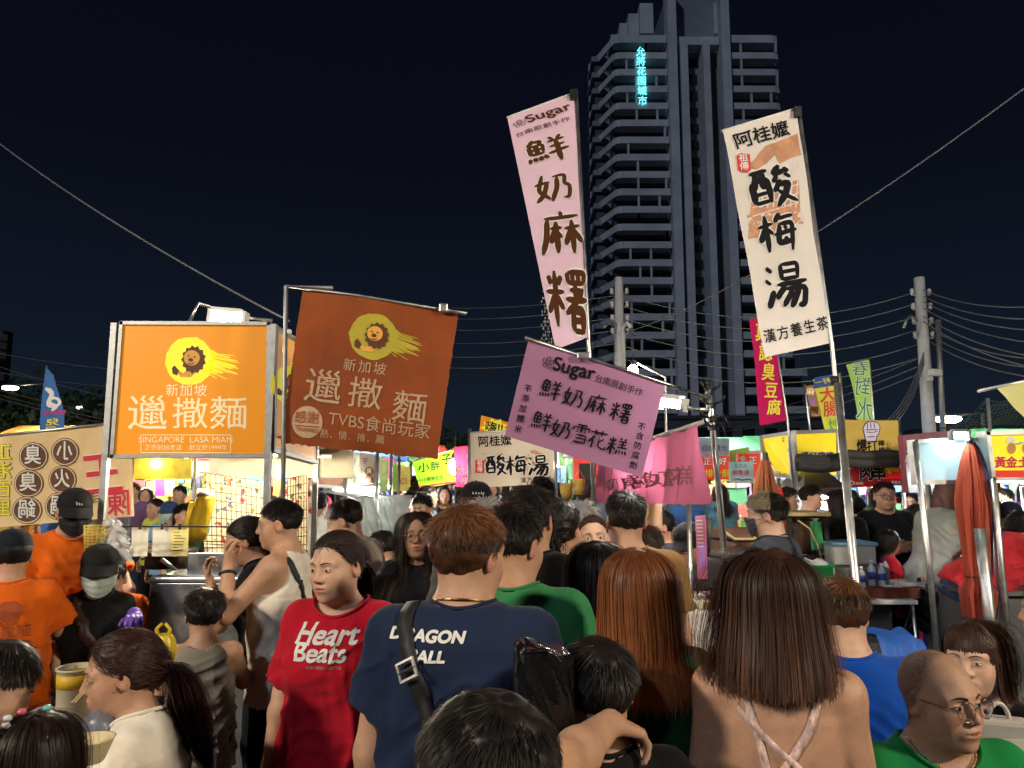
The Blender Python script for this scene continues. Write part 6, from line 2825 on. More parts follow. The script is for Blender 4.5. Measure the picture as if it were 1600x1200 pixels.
mb.box(((x0 + x1) / 2 + .15, 9.2, 1.2), (x1 - x0 + .3, .04, 2.0), WALLW)
mb.box(((x0 + x1) / 2, 8.3, .5), (x1 - x0, .7, 1.0), STEEL, bev=.02)
mb.box(((x0 + x1) / 2, 8.0, 1.12), (x1 - x0 - .1, .3, .22), M('glass_case', (.7, .8, .85), .1, alpha=.35, var=0))
mb.build('stall_body', f.root)
lamp('tube lamp inside the dark red skewer stall', (x0 + .1, 8.4, 1.95), (x1 - .1, 8.4, 1.95), glow('tube_cool_soft', (.85, .94, 1), 320))
f = sign('shop_sign', 'tall maroon signboard beside the pale lit panel', 'sign', [(1411, 680), (1502, 671), (1502, 770), (1420, 770)], [6.6, 7.4, 7.4, 6.6], M('sign_maroon', (.16, .018, .028), .5, var=.15), back=.05)
f.text('巨無', 1421, 712, 14, INKC, 4, bold=.04, vertical=True, shear=.1)
f.lettering('lettering', f.face)
f = sign('stall_panel', 'pale blue lit panel of a stall behind the closed red umbrella', 'sign', [(1430, 690), (1541, 686), (1549, 752), (1437, 754)], 5.6, M('panel_white', (.42, .56, .62), .35, var=.06, vscale=2, emis=.22, ecol=(.55, .80, .92)), back=.10)  # emission puts the clip lamp's glow into the panel itself
frame(f, ALU, .03, .11)
mb = MB()
for u, v in ((1430, 690), (1544, 686)):
 p = at(u, v, 5.58)
 q = at(u + (22 if u < 1500 else 14), 880, 5.58)
 mb.tube([(q.x + .02, 5.58, 0), tuple(q), tuple(p)], .022, ALU, 8)
mb.build('posts', f.root)
mb = MB()
x0, x1 = at(1440, 900, 5.7).x, at(1700, 900, 5.7).x
mb.box(((x0 + x1) / 2 + .2, 6.0, .45), (x1 - x0 - .3, .7, .9), M('counter_grey', (.12, .12, .12), .5, var=.2), bev=.02)
mb.box(((x0 + x1) / 2 + .2, 6.0, .92), (x1 - x0 - .2, .8, .03), STEEL)
mb.build('counter', f.root)
lamp('bright clip lamp on top of the pale lit panel', at(1488, 681, 5.45), at(1510, 681, 5.45), glow('clip_cool', (.8, 1, .98), 110), .02)
lamp('tube lamp under the pale lit panel', at(1450, 752, 7.2), at(1600, 750, 7.2), glow('tube_dim', (.86, .95, 1.0), 420), .014)
f = sign('shop_sign', 'yellow potato stall lightbox with red characters at the right edge', 'sign', [(1542, 677), (1650, 674), (1650, 749), (1551, 749)], 5.5, M('lightbox_lemon', (.84, .70, .02), .45, var=.03, emis=.45, ecol=(.92, .70, .008)), back=.12)
f.put(shape_items([(-50, 6), (52, 6.5), (52, -6.5), (-50, -6)]), 1598, 742, M('ink_strip_red', (.70, .03, .02), .5, emis=.2), 1)
for ch, x in (('黃', 1562), ('金', 1579), ('土', 1597)):
 f.text(ch, x, 725, 18, INKR, 0, bold=.07, outline=(INKW, .04), layer=3)
pot = M('ink_potato', (.55, .28, .08), .6, var=.1)
for x in (1579, 1602):
 f.put(shape_items(disc(8, 20, .85, 1.15)), x, 702, pot, 2)
f.put(shape_items([(-6, -4), (-7, 2), (-4, 6), (0, 7), (4, 6), (7, 2), (6, -4)]), 1577, 689, INKW, 3, -8)
f.put(shape_items([(-6, -1), (6, 2), (6, -1), (-6, -4)]), 1590, 693, M('ink_sky', (.2, .5, .7), .6), 3)
f.lettering('lettering', f.face)
frame(f, ALU, .03, .13)

# far right row of small signs between the curtain and the yellow stall
f = sign('shop_sign', 'grey sunrise sign with dark characters right of the pink curtain', 'sign', [(1092, 684), (1140, 685), (1139, 714), (1092, 712)], 11., M('sign_mist', (.26, .31, .38), .6, var=.35, vscale=4, emis=.08), back=.05, group='signs of the far right row')
f.text('日出曙光', 1116, 701, 10, INKN, 0, bold=.01)
f.lettering('lettering', f.face)
f = sign('shop_sign', 'red sign with white and yellow characters below the grey sunrise sign', 'sign', [(1096, 713), (1140, 712), (1140, 750), (1098, 750)], 10.8, M('sign_red', (.62, .035, .01), .5, var=.06, emis=.3, ecol=(.8, .04, .01)), back=.05, group='signs of the far right row')
f.text('正', 1105, 722, 13, INKW, 0, bold=.05, outline=(INK, .08))
f.text('好', 1129, 722, 13, INKW, 0, bold=.05, outline=(INK, .08))
f.text('排骨酥', 1121, 741, 13.5, INKY, 0, bold=.05)
f.lettering('lettering', f.face)
f = sign('shop_sign', 'green sign half hidden behind the teal sign', 'sign', [(1140, 704), (1170, 698), (1170, 735), (1140, 735)], 12., M('sign_green', (.30, .42, .10), .6, var=.3, vscale=9), back=.05, group='signs of the far right row')
f = sign('shop_sign', 'second red sign with a white character behind the brown umbrella', 'sign', [(1152, 709), (1192, 708), (1192, 748), (1152, 748)], 11.6, MATS['sign_red'], back=.05, group='signs of the far right row')
f.text('正', 1176, 720, 13, INKW, 0, bold=.05, outline=(INK, .08))
f.put(shape_items([(-6, 0), (2, 5), (6, -2), (0, -5)]), 1160, 716, INKC, 1)
f.lettering('lettering', f.face)
f = sign('shop_sign', 'pale teal seafood sign with red characters', 'sign', [(1140, 722), (1177, 721), (1178, 755), (1141, 755)], 10.4, M('sign_teal', (.30, .46, .46), .6, var=.12, emis=.12), back=.05, group='signs of the far right row')
f.text('吾花奇', 1157, 729, 7, M('ink_teal', (.04, .18, .2), .6), 0)
f.text('鮮魚湯', 1157, 739, 9, INKR, 0, bold=.03)
for k in range(3):
 f.put(stroke([(-16, -2 + (k % 2) * 3), (-8, 3), (0, -2), (8, 3), (16, -1)], 2, 10), 1160, 747 + k * 3, [INKW, M('ink_teal', (0, 0, 0)), INKC][k], 2)
f.lettering('lettering', f.face)
f = sign('shop_sign', 'turquoise lit sign beside the tall maroon signboard', 'sign', [(1404, 694), (1420, 694), (1422, 750), (1406, 752)], 8.6, glow('turq_sign', (.22, .62, .75), .75), back=.08, group='signs of the far right row')

# black netting sagging over the right row
NET = M('netting', (.05, .075, .05), .8)
nt_o = empty('net_canopy', 'sagging dark green netting stretched above the right stalls', 'net', at(1540, 670, 9), 0)
mb = MB()


def netp(u, v):
 a = at(1465 + 200 * u, 668 - 2 * u, 9.2)
 b = at(1540 + 130 * u, 624 - 4 * u, 8.6)
 p = a.lerp(b, v)
 p.z -= .10 * math.sin(math.pi * v) * (1 - .4 * u) + .03 * math.sin(9 * u)
 return p


for i in range(46):
 t = i / 45
 mb.tube([netp(min(1, max(0, t + (.12 * (j / 10) * (1 if i % 2 else -1)))), j / 10) for j in range(11)], .0035, NET, 3, cap=False)
 if i < 14:
  mb.tube([netp(j / 14, i / 13) for j in range(15)], .0035, NET, 3, cap=False)
mb.build('netting', nt_o)
mb = MB()
mb.tube([at(1543, 622, 8.6), (at(1543, 622, 8.6).x, 8.6, 0)], .02, GALV, 6)
mb.build('pole', nt_o)

# closed umbrellas


def umbrella(label, u, vt, vb, Y, r, col, pole_u=None, col2=None, tie=(.62,), lean=0., metal=True):
 p, q = at(u, vt, Y), at(u + lean, vb, Y)
 t = empty('closed_umbrella', label, 'umbrella', (q.x, Y, 0), 0, None)
 m = M('umbrella_' + label[:14].replace(' ', '_'), col, .75, var=.12, vscale=5, bump=.2, bscale=120, transl=.12)
 mb = MB()
 mb.tube([(q.x, Y, 0), tuple(p + Vector((0, 0, .03)))], .022, ALU, 10)
 mb.lathe((q.x, Y, 0), [(.25, 0), (.25, .06), (.06, .09), (.04, .3)], GALV, 16)
 mb.build('pole', t)
 n = 120

 def fn(a, b):
  an = 2 * math.pi * a
  pr = np.interp(b, [0, .04, .12, .35, tie[0], tie[0] + .06, .85, 1.], [.12, .42, .62, .95, .72, .62, 1.0, .80])
  fold = 1 + (.26 * math.sin(7 * an + 1.6 * b) + .15 * math.sin(16 * an - 2.5 * b) + .08 * math.sin(29 * an + 5 * b)) * min(1, .25 + b * 3)
  rr = r * pr * fold
  c = p.lerp(q, b)
  return (c.x + rr * math.cos(an), c.y + rr * math.sin(an) * .9, c.z)
 mb = MB()
 mb.grid(fn, n, 34, m)
 mb.build('canopy', t)
 mb = MB()
 for k in tie:
  c = p.lerp(q, k + .03)
  mb.tube([(c.x + r * .78 * math.cos(a), c.y + r * .72 * math.sin(a), c.z + .006 * math.sin(2 * a)) for a in np.arange(16) * math.pi / 8], .006, M('cord_brown', (.12, .05, .03), .8), 6, closed=True)
 mb.build('cord', t)
 if col2:
  mb = MB()
  m2 = M('umbrella_inner_' + label[:10].replace(' ', '_'), col2, .8, var=.1)
  mb.grid(lambda a, b: tuple(Vector(fn(.86 + .2 * a, b)) * 1.0 + Vector((.012, -.012 + .02 * a, 0))), 10, 30, m2)
  mb.build('inner_flap', t)
 return t


umbrella('tall closed red umbrella with a blue inner flap tied with cord', 1516, 690, 965, 5.5, .098, (.42, .070, .035), col2=(.05, .055, .20), tie=(.74, .88), lean=14)
mb = MB()
mb.tube([at(1531, 826, 5.3), at(1548, 975, 5.25), (at(1548, 975, 5.25).x + .02, 5.25, 0)], .038, ALU, 10)
tag(mb.build('metal_pole'), 'short bare aluminium pole in front of the closed red umbrella', 'pole')
umbrella('closed rust brown umbrella behind the man with bleached hair', 1195, 714, 900, 5.2, .070, (.24, .07, .022), tie=(.7,), lean=4)
umbrella('thin closed bright red umbrella beside the rust brown one', 1216, 752, 900, 6.4, .05, (.50, .03, .02), tie=(.7,), lean=0)
for u, vt, Y, lab in ((1446, 700, 6.4, 'white stall post left of the grey shirted woman'), (1552, 748, 5.4, 'white stall post right of the closed red umbrella'), (1598, 760, 7., 'thin stall post at the right edge')):
 p = at(u, vt, Y)
 q = at(u + (u - 800) * .018, 900, Y)
 rail(lab, [(q.x + .02, Y, 0), tuple(q), tuple(p)], .024, ALU, 'stall_post', 'post', 'stall posts on the right')

# ---- things on the ground at the right
WOOD = M('barrel_wood', (.13, .062, .030), .55, var=.3, vscale=6, stretch=(1, 1, 9), bump=.2, bscale=20)


def barrel(label, u, v, Y, r, h, grp='wooden barrels'):
 p = at(u, v, Y)
 t = empty('barrel', label, 'barrel', (p.x, Y, 0), 0, grp)
 z0 = p.z - h
 mb = MB()
 mb.lathe((p.x, Y, z0), [(r * .86, 0), (r * .97, h * .25), (r, h * .5), (r * .97, h * .75), (r * .9, h)], WOOD, 24)
 mb.build('staves', t)
 mb = MB()
 for k in (.18, .5, .84):
  mb.lathe((p.x, Y, z0 + h * k), [(r * 1.005, -.012), (r * 1.02, 0), (r * 1.005, .012)], BLACKM, 24)
 mb.build('hoops', t)
 mb = MB()
 mb.box((p.x, Y, z0 / 2), (r * 1.6, r * 1.6, z0 - .01), BLACKM)
 mb.build('stand', t)
 return t


barrel('brown wooden barrel beside the pole stand with cream hose', 1160, 826, 6.4, .27, .45)
mb = MB()
pc = at(1165, 838, 6.1)
mb.tube([pc + Vector((-.2, 0, .06)), pc + Vector((-.1, -.03, -.02)), pc + Vector((.05, -.03, -.02)), pc + Vector((.18, 0, .05)), pc + Vector((.22, .05, .08))], .012, M('hose_cream', (.55, .45, .22), .6), 8)
tag(mb.build('hose'), 'cream hose looped over the brown barrel', 'hose')
ck = empty('rack_cart', 'black slotted rack holding a brown barrel and green cloth', 'rack', (at(1260, 900, 6.6).x, 6.6, 0))
x0, x1 = at(1228, 850, 6.6).x, at(1284, 850, 6.6).x
zt, zb = at(1250, 806, 6.6).z, at(1250, 868, 6.6).z
mb = MB()
for x in (x0, x1):
 for y in (6.5, 6.9):
  mb.box((x, y, zt / 2), (.035, .035, zt), BLACKM)
for z in (zt, zb, .3):
 for y in (6.5, 6.9):
  mb.bar((x0, y, z), (x1, y, z), .03, .03, BLACKM)
 for x in (x0, x1):
  mb.bar((x, 6.5, z), (x, 6.9, z), .03, .03, BLACKM)
mb.build('frame', ck)
mb = MB()
mb.box(((x0 + x1) / 2, 6.7, zt + .02), (x1 - x0 + .06, .5, .03), M('board_pine', (.50, .38, .17), .6, var=.15, stretch=(8, 1, 1)))
mb.build('top_board', ck)
mb = MB()
mb.lathe(((x0 + x1) / 2 - .03, 6.7, zb + .02), [(.14, 0), (.155, .1), (.15, (zt - zb) * .85)], WOOD, 20)
mb.build('barrel', ck)
mb = MB()
GR = M('green_cloth', (.05, .30, .10), .8, var=.15)
mb.grid(lambda u, v: (x1 - .14 + .09 * u + .012 * math.sin(14 * u), 6.47 + .012 * math.sin(20 * u + 2 * v), zt - .04 - .24 * v), 12, 8, GR)
mb.build('green_cloth', ck)
mb = MB()
mb.tube([(x0 + .06, 6.46, zt - .03), (x1 - .16, 6.44, zt - .10), (x1 - .10, 6.44, zt - .24), (x1 - .06, 6.45, zb - .06)], .008, MATS['hose_cream'], 6)
mb.build('hose', ck)

t = empty('plastic_bin', 'green plastic bin of white bags behind the blue shirted man', 'bin', (at(1268, 900, 6.2).x, 6.2, 0))
p = at(1268, 880, 6.2)
mb = MB()
gb = M('bin_green', (.02, .36, .10), .4, var=.1)
w = .17
prof = [(w * .8, .0), (w, p.z - .42)]
mb.lathe((p.x, 6.2, .42), [(w * .84, 0), (w * 1.02, p.z - .44), (w * 1.12, p.z - .43), (w * 1.12, p.z - .42), (w * 1.0, p.z - .42), (w * .82, .03)], gb, 4, rot=rotz(R(45)))
mb.build('tub', t)
mb = MB()
BAGW = M('bag_white', (.72, .72, .70), .35, var=.1, bump=.5, bscale=40, transl=.3)
for i in range(5):
 mb.ell((p.x - .1 + .05 * i, 6.18 + .02 * (i % 3), p.z - .06 + .03 * (i % 2)), (.08, .07, .07), BAGW, 12, None, .12)
mb.build('bags', t)
mb = MB()
mb.box((p.x, 6.2, .21), (.4, .4, .41), M('crate_blue', (.03, .08, .3), .5), bev=.02)
tag(mb.build('crate'), 'dark blue crate under the green plastic bin', 'crate')
t = empty('storage_box', 'translucent storage box with a blue lid beside the rack', 'box', (at(1318, 860, 6.5).x, 6.5, 0))
p = at(1320, 850, 6.5)
mb = MB()
mb.box((p.x, 6.5, p.z - .075), (.37, .35, .17), M('box_milky', (.62, .66, .64), .3, var=.06, transl=.3), bev=.02)
mb.build('body', t)
mb = MB()
mb.box((p.x, 6.5, p.z + .012), (.40, .38, .03), M('lid_blue', (.12, .27, .42), .35, var=.08), bev=.01)
mb.build('lid', t)
mb = MB()
mb.box((p.x, 6.5, (p.z - .16) / 2), (.5, .5, p.z - .17), M('crate_grey', (.10, .10, .10), .6), bev=.02)
tag(mb.build('crate'), 'dark grey crate under the storage box with the blue lid', 'crate')

# folding table with tray and bottles
tz = at(1385, 938, 6.0).z
tx0, tx1 = at(1300, 940, 6.0).x, at(1437, 940, 6.0).x
t = empty('folding_table', 'white folding table with steel legs behind the blue shirted man', 'table', ((tx0 + tx1) / 2, 6.25, 0))
mb = MB()
mb.box(((tx0 + tx1) / 2, 6.27, tz - .02), (tx1 - tx0, .5, .035), WHITEP, bev=.008)
mb.build('tabletop', t)
for x, y in ((tx1 - .03, 6.05), (tx1 - .05, 6.48), (tx0 + .05, 6.05), (tx0 + .05, 6.48)):
 mb = MB()
 mb.tube([(x, y, tz - .04), (x + .02, y, 0)], .012, ALU, 8)
 mb.build('leg', t)
mb = MB()
mb.tube([(tx1 - .03, 6.06, tz - .05), (tx1 - .12, 6.07, tz - .30), (tx1 - .03, 6.06, tz - .18)], .008, BLACKM, 6)
mb.build('brace', t)
tr = empty('wooden_tray', 'low reddish brown wooden box standing on the folding table', 'tray', ((tx0 + tx1) / 2 + .04, 6.25, tz))
mb = MB()
RW = M('wood_red', (.10, .025, .012), .4, var=.2, vscale=4, stretch=(9, 1, 1))
bx0, bx1 = at(1340, 920, 6.1).x, at(1437, 920, 6.1).x
bz = tz
for (c, d) in ((((bx0 + bx1) / 2, 6.10, bz + .04), (bx1 - bx0, .015, .08)), (((bx0 + bx1) / 2, 6.48, bz + .04), (bx1 - bx0, .015, .08)), ((bx0, 6.29, bz + .04), (.015, .36, .08)), ((bx1, 6.29, bz + .04), (.015, .36, .08)), (((bx0 + bx1) / 2, 6.29, bz + .075), (bx1 - bx0 - .02, .36, .006))):
 mb.box(c, d, RW)
mb.build('box', tr)
bot = M('bottle_clear', (.80, .86, .92), .08, var=0, alpha=.38, spec=.8)
blu = M('bottle_label', (.03, .06, .30), .4, var=.3, vscale=40)
nm = [('clear water bottle with a blue label at the left of the table group', 1346, 6.16), ('clear water bottle second from the left on the table', 1354, 6.35), ('clear bottle in the middle of the table group', 1362, 6.22),
  ('clear bottle with a navy label beside the bag', 1370, 6.4), ('tall bottle with a blue label at the right of the group', 1378, 6.2), ('clear bottle behind the tall right one', 1384, 6.38)]
for i, (lb, u, Y) in enumerate(nm):
 x = at(u, 900, Y).x
 b = empty('water_bottle', lb, 'bottle', (x, Y, bz + .08), 0, 'bottles on the folding table')
 hh = .15 + .02 * (i % 3)
 mb = MB()
 mb.lathe((x, Y, bz + .08), [(.028, 0), (.03, .01), (.03, hh * .7), (.026, hh * .78), (.012, hh * .93), (.012, hh)], bot, 14)
 mb.build('body', b)
 mb = MB()
 mb.lathe((x, Y, bz + .08 + hh * .28), [(.0306, 0), (.0306, hh * .32)], blu, 14)
 mb.build('label_band', b)
 mb = MB()
 mb.lathe((x, Y, bz + .08 + hh), [(.0135, -.006), (.0135, .012)], [WHITEP, blu][i % 2], 10)
 mb.build('bottle_cap', b)
t = empty('food_tray', 'clear plastic food tray lying on the wooden box', 'tray', (at(1415, 912, 6.2).x, 3.9, bz + .09))
mb = MB()
mb.box((at(1413, 912, 6.25).x, 6.25, bz + .10), (.24, .2, .035), M('clear_plastic', (.85, .88, .9), .08, alpha=.32, var=0, spec=.8), None, .01)
mb.build('tray', t)
mb = MB()
mb.box((at(1392, 914, 6.15).x, 6.15, bz + .088), (.14, .09, .006), M('napkin', (.7, .66, .6), .9))
tag(mb.build('napkin'), 'folded pale napkin on the wooden box', 'napkin')
mb = MB()
for i in range(9):
 mb.ell((at(1327, 905, 6.3).x + rw.uniform(-.05, .05), 6.32 + rw.uniform(-.05, .05), bz + .08 + rw.uniform(.03, .08)), (.055, .05, .045), M('bag_clear', (.80, .82, .84), .12, var=0, alpha=.4, spec=.8), 10, None, .15)
tag(mb.build('plastic_bag'), 'crumpled clear plastic bag at the left of the bottles', 'bag')
# whiteboard, stools, bags, tubs below
mb = MB()
mb.box(at(1411, 967, 6.6), (.34, .02, .26), WHITEP, None, .01)
tag(mb.build('white_board'), 'small white board leaning under the folding table', 'board')


def stool(label, u, v, Y, m, s=1., grp='plastic stools'):
 p = at(u, v, Y)
 t = empty('plastic_stool', label, 'stool', (p.x, Y, 0), 0, grp)
 mb = MB()
 mb.box((p.x, Y, p.z - .012), (.27 * s, .27 * s, .025), m, None, .012)
 mb.build('seat', t)
 for sx in (-1, 1):
  for sy in (-1, 1):
   mb = MB()
   mb.tube([(p.x + sx * .10 * s, Y + sy * .10 * s, p.z - .02), (p.x + sx * .15 * s, Y + sy * .15 * s, 0)], [.022, .018], m, 6)
   mb.build('leg', t)
 mb = MB()
 for sx in (-1, 1):
  mb.bar((p.x + sx * .125 * s, Y - .12 * s, p.z * .5), (p.x + sx * .125 * s, Y + .12 * s, p.z * .5), .012, .04, m)
  mb.bar((p.x - .12 * s, Y + sx * .125 * s, p.z * .5), (p.x + .12 * s, Y + sx * .125 * s, p.z * .5), .012, .04, m)
 mb.build('brace', t)


REDP = M('plastic_red', (.45, .02, .035), .4, var=.1)
stool('red plastic stool under the end of the folding table', 1446, 928, 6.5, REDP)
# white plastic chair
t = empty('plastic_chair', 'white plastic chair with a slotted back beyond the bottles', 'chair', (at(1395, 900, 7.6).x, 7.6, 0))
p = at(1392, 876, 7.6)
mb = MB()
for k in range(4):
 mb.box((p.x - .16 + .105 * k, 7.6, p.z - .05), (.05, .02, .17), WHITEP, None, .008)
mb.box((p.x, 7.6, p.z + .03), (.42, .03, .05), WHITEP, None, .012)
mb.box((p.x, 7.6, p.z - .15), (.42, .03, .05), WHITEP, None, .012)
mb.build('backrest', t)
mb = MB()
mb.box((p.x, 7.4, .44), (.42, .42, .03), WHITEP, None, .012)
mb.build('seat', t)
for sx in (-1, 1):
 for y in (7.22, 7.58):
  mb = MB()
  mb.tube([(p.x + sx * .18, y, .43), (p.x + sx * .21, y, 0)], .02, WHITEP, 6)
  mb.build('leg', t)
mb = MB()
BBAG = M('bag_black', (.012, .012, .013), .25, var=.2, bump=.8, bscale=25, spec=.7)
p = at(1462, 920, 6.3)
for i in range(7):
 mb.ell((p.x + rw.uniform(-.09, .09), 6.3 + rw.uniform(-.08, .08), p.z - .12 + rw.uniform(-.12, .16)), (.14, .12, .16), BBAG, 14, None, .07)
tag(mb.build('rubbish_bag'), 'bulging black rubbish bag left of the red shirted man', 'bag')
mb = MB()
mb.lathe((p.x + .05, 6.5, 0), [(.16, 0), (.2, .5), (.21, .52)], M('tub_blue', (.02, .03, .25), .4), 20)
tag(mb.build('blue_tub'), 'dark blue tub under the black rubbish bag', 'tub')
mb = MB()
PK = M('bag_pinkish', (.62, .36, .33), .4, alpha=.7, var=.1)
pp = at(1438, 905, 6.3)
for i in range(4):
 mb.ell((pp.x + rw.uniform(-.03, .03), 6.2, pp.z - .04 + rw.uniform(-.05, .05)), (.05, .05, .06), PK, 10, None, .12)
tag(mb.build('plastic_bag'), 'pinkish plastic bag hanging at the table end', 'bag')
mb = MB()
t = empty('blue_cloth', 'bright blue cloth covering a crate right of the blue shirted man', 'cloth', (at(1400, 990, 3.2).x, 3.2, 0))
p = at(1402, 996, 3.2)
mb.grid(lambda u, v: (p.x - .09 + .19 * u, 3.12 + .25 * v + .008 * math.sin(16 * u), p.z + .012 * math.sin(9 * u + 5 * v) - .5 * max(0, .25 - v)), 14, 10, M('cloth_blue', (.02, .10, .42), .6, var=.1))
mb.build('cover', t)
mb = MB()
mb.box((p.x, 3.3, p.z / 2 - .03), (.22, .28, p.z - .08), MATS['crate_grey'], None, .01)
mb.build('box', t)
# steaming counter of the red shirted man
t = empty('prep_counter', 'dark prep counter with bowls in front of the red shirted man', 'counter', (at(1640, 940, 6.3).x, 6.3, 0))
x0 = at(1556, 920, 6.1).x
zc = at(1570, 893, 6.1).z
mb = MB()
mb.box((x0 + .6, 6.45, zc / 2), (1.2, .5, zc), M('counter_dark', (.04, .036, .033), .5, var=.2), None, .02)
mb.box((x0 + .6, 6.45, zc + .012), (1.24, .54, .02), M('cloth_khaki', (.26, .21, .14), .8, var=.2))
mb.build('body', t)
mb = MB()
for k in range(3):
 mb.lathe((x0 + .25 + .3 * k, 6.35, zc + .025), [(.06, 0), (.11, .06), (.112, .065), (.10, .06), (.05, .01)], STEEL, 18)
mb.build('bowls', t)

# ====================================================================== left stall row behind the brown banner
t = empty('food_stall', 'steel framed tofu stall with picture boards behind the brown banner', 'stall', (at(590, 880, 7).x, 7, 0))
mb = MB()
for u, v, Y in ((493, 700, 6.2), (590, 700, 6.6), (612, 706, 7.4), (624, 712, 8.4), (642, 722, 9.5), (541, 700, 6.4)):
 p = at(u, v, Y)
 mb.tube([(p.x, Y, 0), tuple(p)], .017, ALU, 8)
mb.build('posts', t)
mb = MB()
CW = M('canvas_white', (.68, .68, .64), .7, var=.06, transl=.4)
a, b = at(500, 768, 6.1), at(556, 772, 7.6)
mb.add([a, at(556, 778, 6.2), at(600, 766, 9), at(540, 760, 9)], [(0, 1, 2, 3)], CW)
mb.build('canopy', t)
mb = MB()
gz = .95
gx0, gx1 = at(512, 860, 6.6).x, at(640, 860, 6.6).x
mb.box(((gx0 + gx1) / 2, 6.9, gz / 2), (gx1 - gx0, .8, gz), STEEL, None, .02)
mb.box(((gx0 + gx1) / 2, 6.55, gz + .25), (gx1 - gx0, .012, .5), M('glass_case', (.7, .8, .85), .1, alpha=.35, var=0))
mb.box(((gx0 + gx1) / 2, 7.3, gz + .2), (gx1 - gx0, .05, .9), STEEL)
mb.build('counter', t)
mb = MB()
foodm = [M('food_green', (.16, .25, .05), .5, var=.4, vscale=30), M('food_gold', (.55, .33, .08), .5, var=.4, vscale=30), M('food_pale', (.62, .54, .38), .5, var=.3, vscale=30), MATS['food_print']]
for k in range(40):
 mb.ell((rw.uniform(gx0 + .1, gx1 - .1), rw.uniform(6.6, 7.1), gz + .03), (.09, .08, .05), foodm[k % 4], 8, None, .15)
mb.build('food', t)
# clear plastic sheet with blue sheen
mb = MB()
mb.grid(lambda u, v: (tuple(at(556 + 62 * u, 778 + 60 * v, 6.4) + Vector((0, .03 * math.sin(12 * u + 3 * v) + .02 * math.sin(25 * u - 8 * v), 0)))), 30, 16, M('plastic_sheet', (.55, .74, .74), .12, alpha=.45, var=.3, vscale=10, spec=.8))
mb.build('plastic_sheet', t)
bulb('glaring white bulb above the green banner', at(711, 729, 7.6), .075, glow('bulb_big', (1, .93, .78), 230))
lamp('tube lamp over the tofu stall counter', at(520, 764, 6.9), at(590, 764, 7.2), glow('tube_tofu', (.96, .97, .94), 340), .018)
lamp('second tube lamp further down the left row', at(600, 760, 9.5), at(650, 760, 10.5), TUBEC, .018)
bulb('small bright lamp just above the rod of the mauve banner', at(989, 580, 8.), .06, glow('bulb_mid', (1, .92, .72), 300))
mb = MB()
pp = at(989, 580, 8.)
mb.tube([(at(1040, 760, 8).x, 8, 0), (at(1040, 600, 8).x, 8, at(1040, 590, 8).z), (pp.x, 8, pp.z + .12)], .015, ALU, 6)
tag(mb.build('lamp_pole'), 'bent lamp pole behind the mauve pink banner', 'pole')

# weave baskets and toys hanging behind the queue
RAT = M('rattan_yellow', (.62, .42, .08), .7, var=.3, vscale=60, bump=.6, bscale=120)
for i, (u, v, w_) in enumerate(((885, 768, 18), (905, 762, 22))):
 c = at(u, v, 6.2)
 mb = MB()
 mb.lathe(c - Vector((0, 0, .06)), [(.035, 0), (.05, .05), (.055, .11), (.05, .13)], RAT, 16)
 mb.tube([c + Vector((-.05, 0, .06)), c + Vector((0, 0, .15)), c + Vector((.05, 0, .06))], .005, RAT, 6)
 tag(mb.build('woven_basket'), ['small yellow woven basket hanging left of the tan shirted man', 'larger yellow woven basket hanging beside the small one'][i], 'basket', 'hanging woven baskets')
f = sign('switch_panel', 'dark switch box panel above the woven baskets', 'panel', [(905, 724), (932, 724), (932, 748), (905, 748)], 6.4, M('panel_dark', (.05, .05, .045), .5, var=.3, vscale=20), back=.06)

# dangling strings of small lights beside the pink flag
mb = MB()
for k in range(3):
 p = at(849 + 5 * k, 455, 7.4)
 for j in range(26):
  mb.ell(p + Vector((.02 * math.sin(j * 1.7 + k), 0, -j * .035)), (.010, .010, .016), M('trinket', (.25, .24, .22), .3, .5), 5)
tag(mb.build('bead_strings'), 'strings of small dark trinkets hanging left of the pink flag', 'strings')

# ====================================================================== the lit rows in the distance
CANS = [M('canopy_white', (.62, .62, .60), .7, var=.08, transl=.4), M('canopy_blue', (.10, .22, .48), .7, var=.1, transl=.4), M('canopy_red', (.50, .07, .05), .7, var=.1, transl=.4), M('canopy_green', (.10, .32, .14), .7, var=.1, transl=.4), M('canopy_orange', (.62, .26, .05), .7, var=.1, transl=.4)]
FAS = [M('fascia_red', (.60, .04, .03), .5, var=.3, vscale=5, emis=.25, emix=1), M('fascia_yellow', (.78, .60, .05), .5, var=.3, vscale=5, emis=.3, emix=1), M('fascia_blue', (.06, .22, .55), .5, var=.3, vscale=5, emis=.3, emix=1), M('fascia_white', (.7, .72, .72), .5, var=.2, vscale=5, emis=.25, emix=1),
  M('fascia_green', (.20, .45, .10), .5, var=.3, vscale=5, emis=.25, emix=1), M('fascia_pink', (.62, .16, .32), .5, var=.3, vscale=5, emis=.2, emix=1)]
GOODS = [M('goods_%d' % i, c, .6, var=.3, vscale=8) for i, c in enumerate([(.6, .08, .06), (.62, .5, .1), (.1, .3, .55), (.62, .6, .55), (.15, .42, .15), (.5, .2, .45), (.55, .3, .12), (.08, .08, .1)])]
TUBEF = glow('tube_far', (.95, .97, 1.0), 560)
CNAMES = ['white', 'blue', 'red', 'green', 'orange']
FNAMES = ['red', 'yellow', 'blue', 'white', 'green', 'pink']


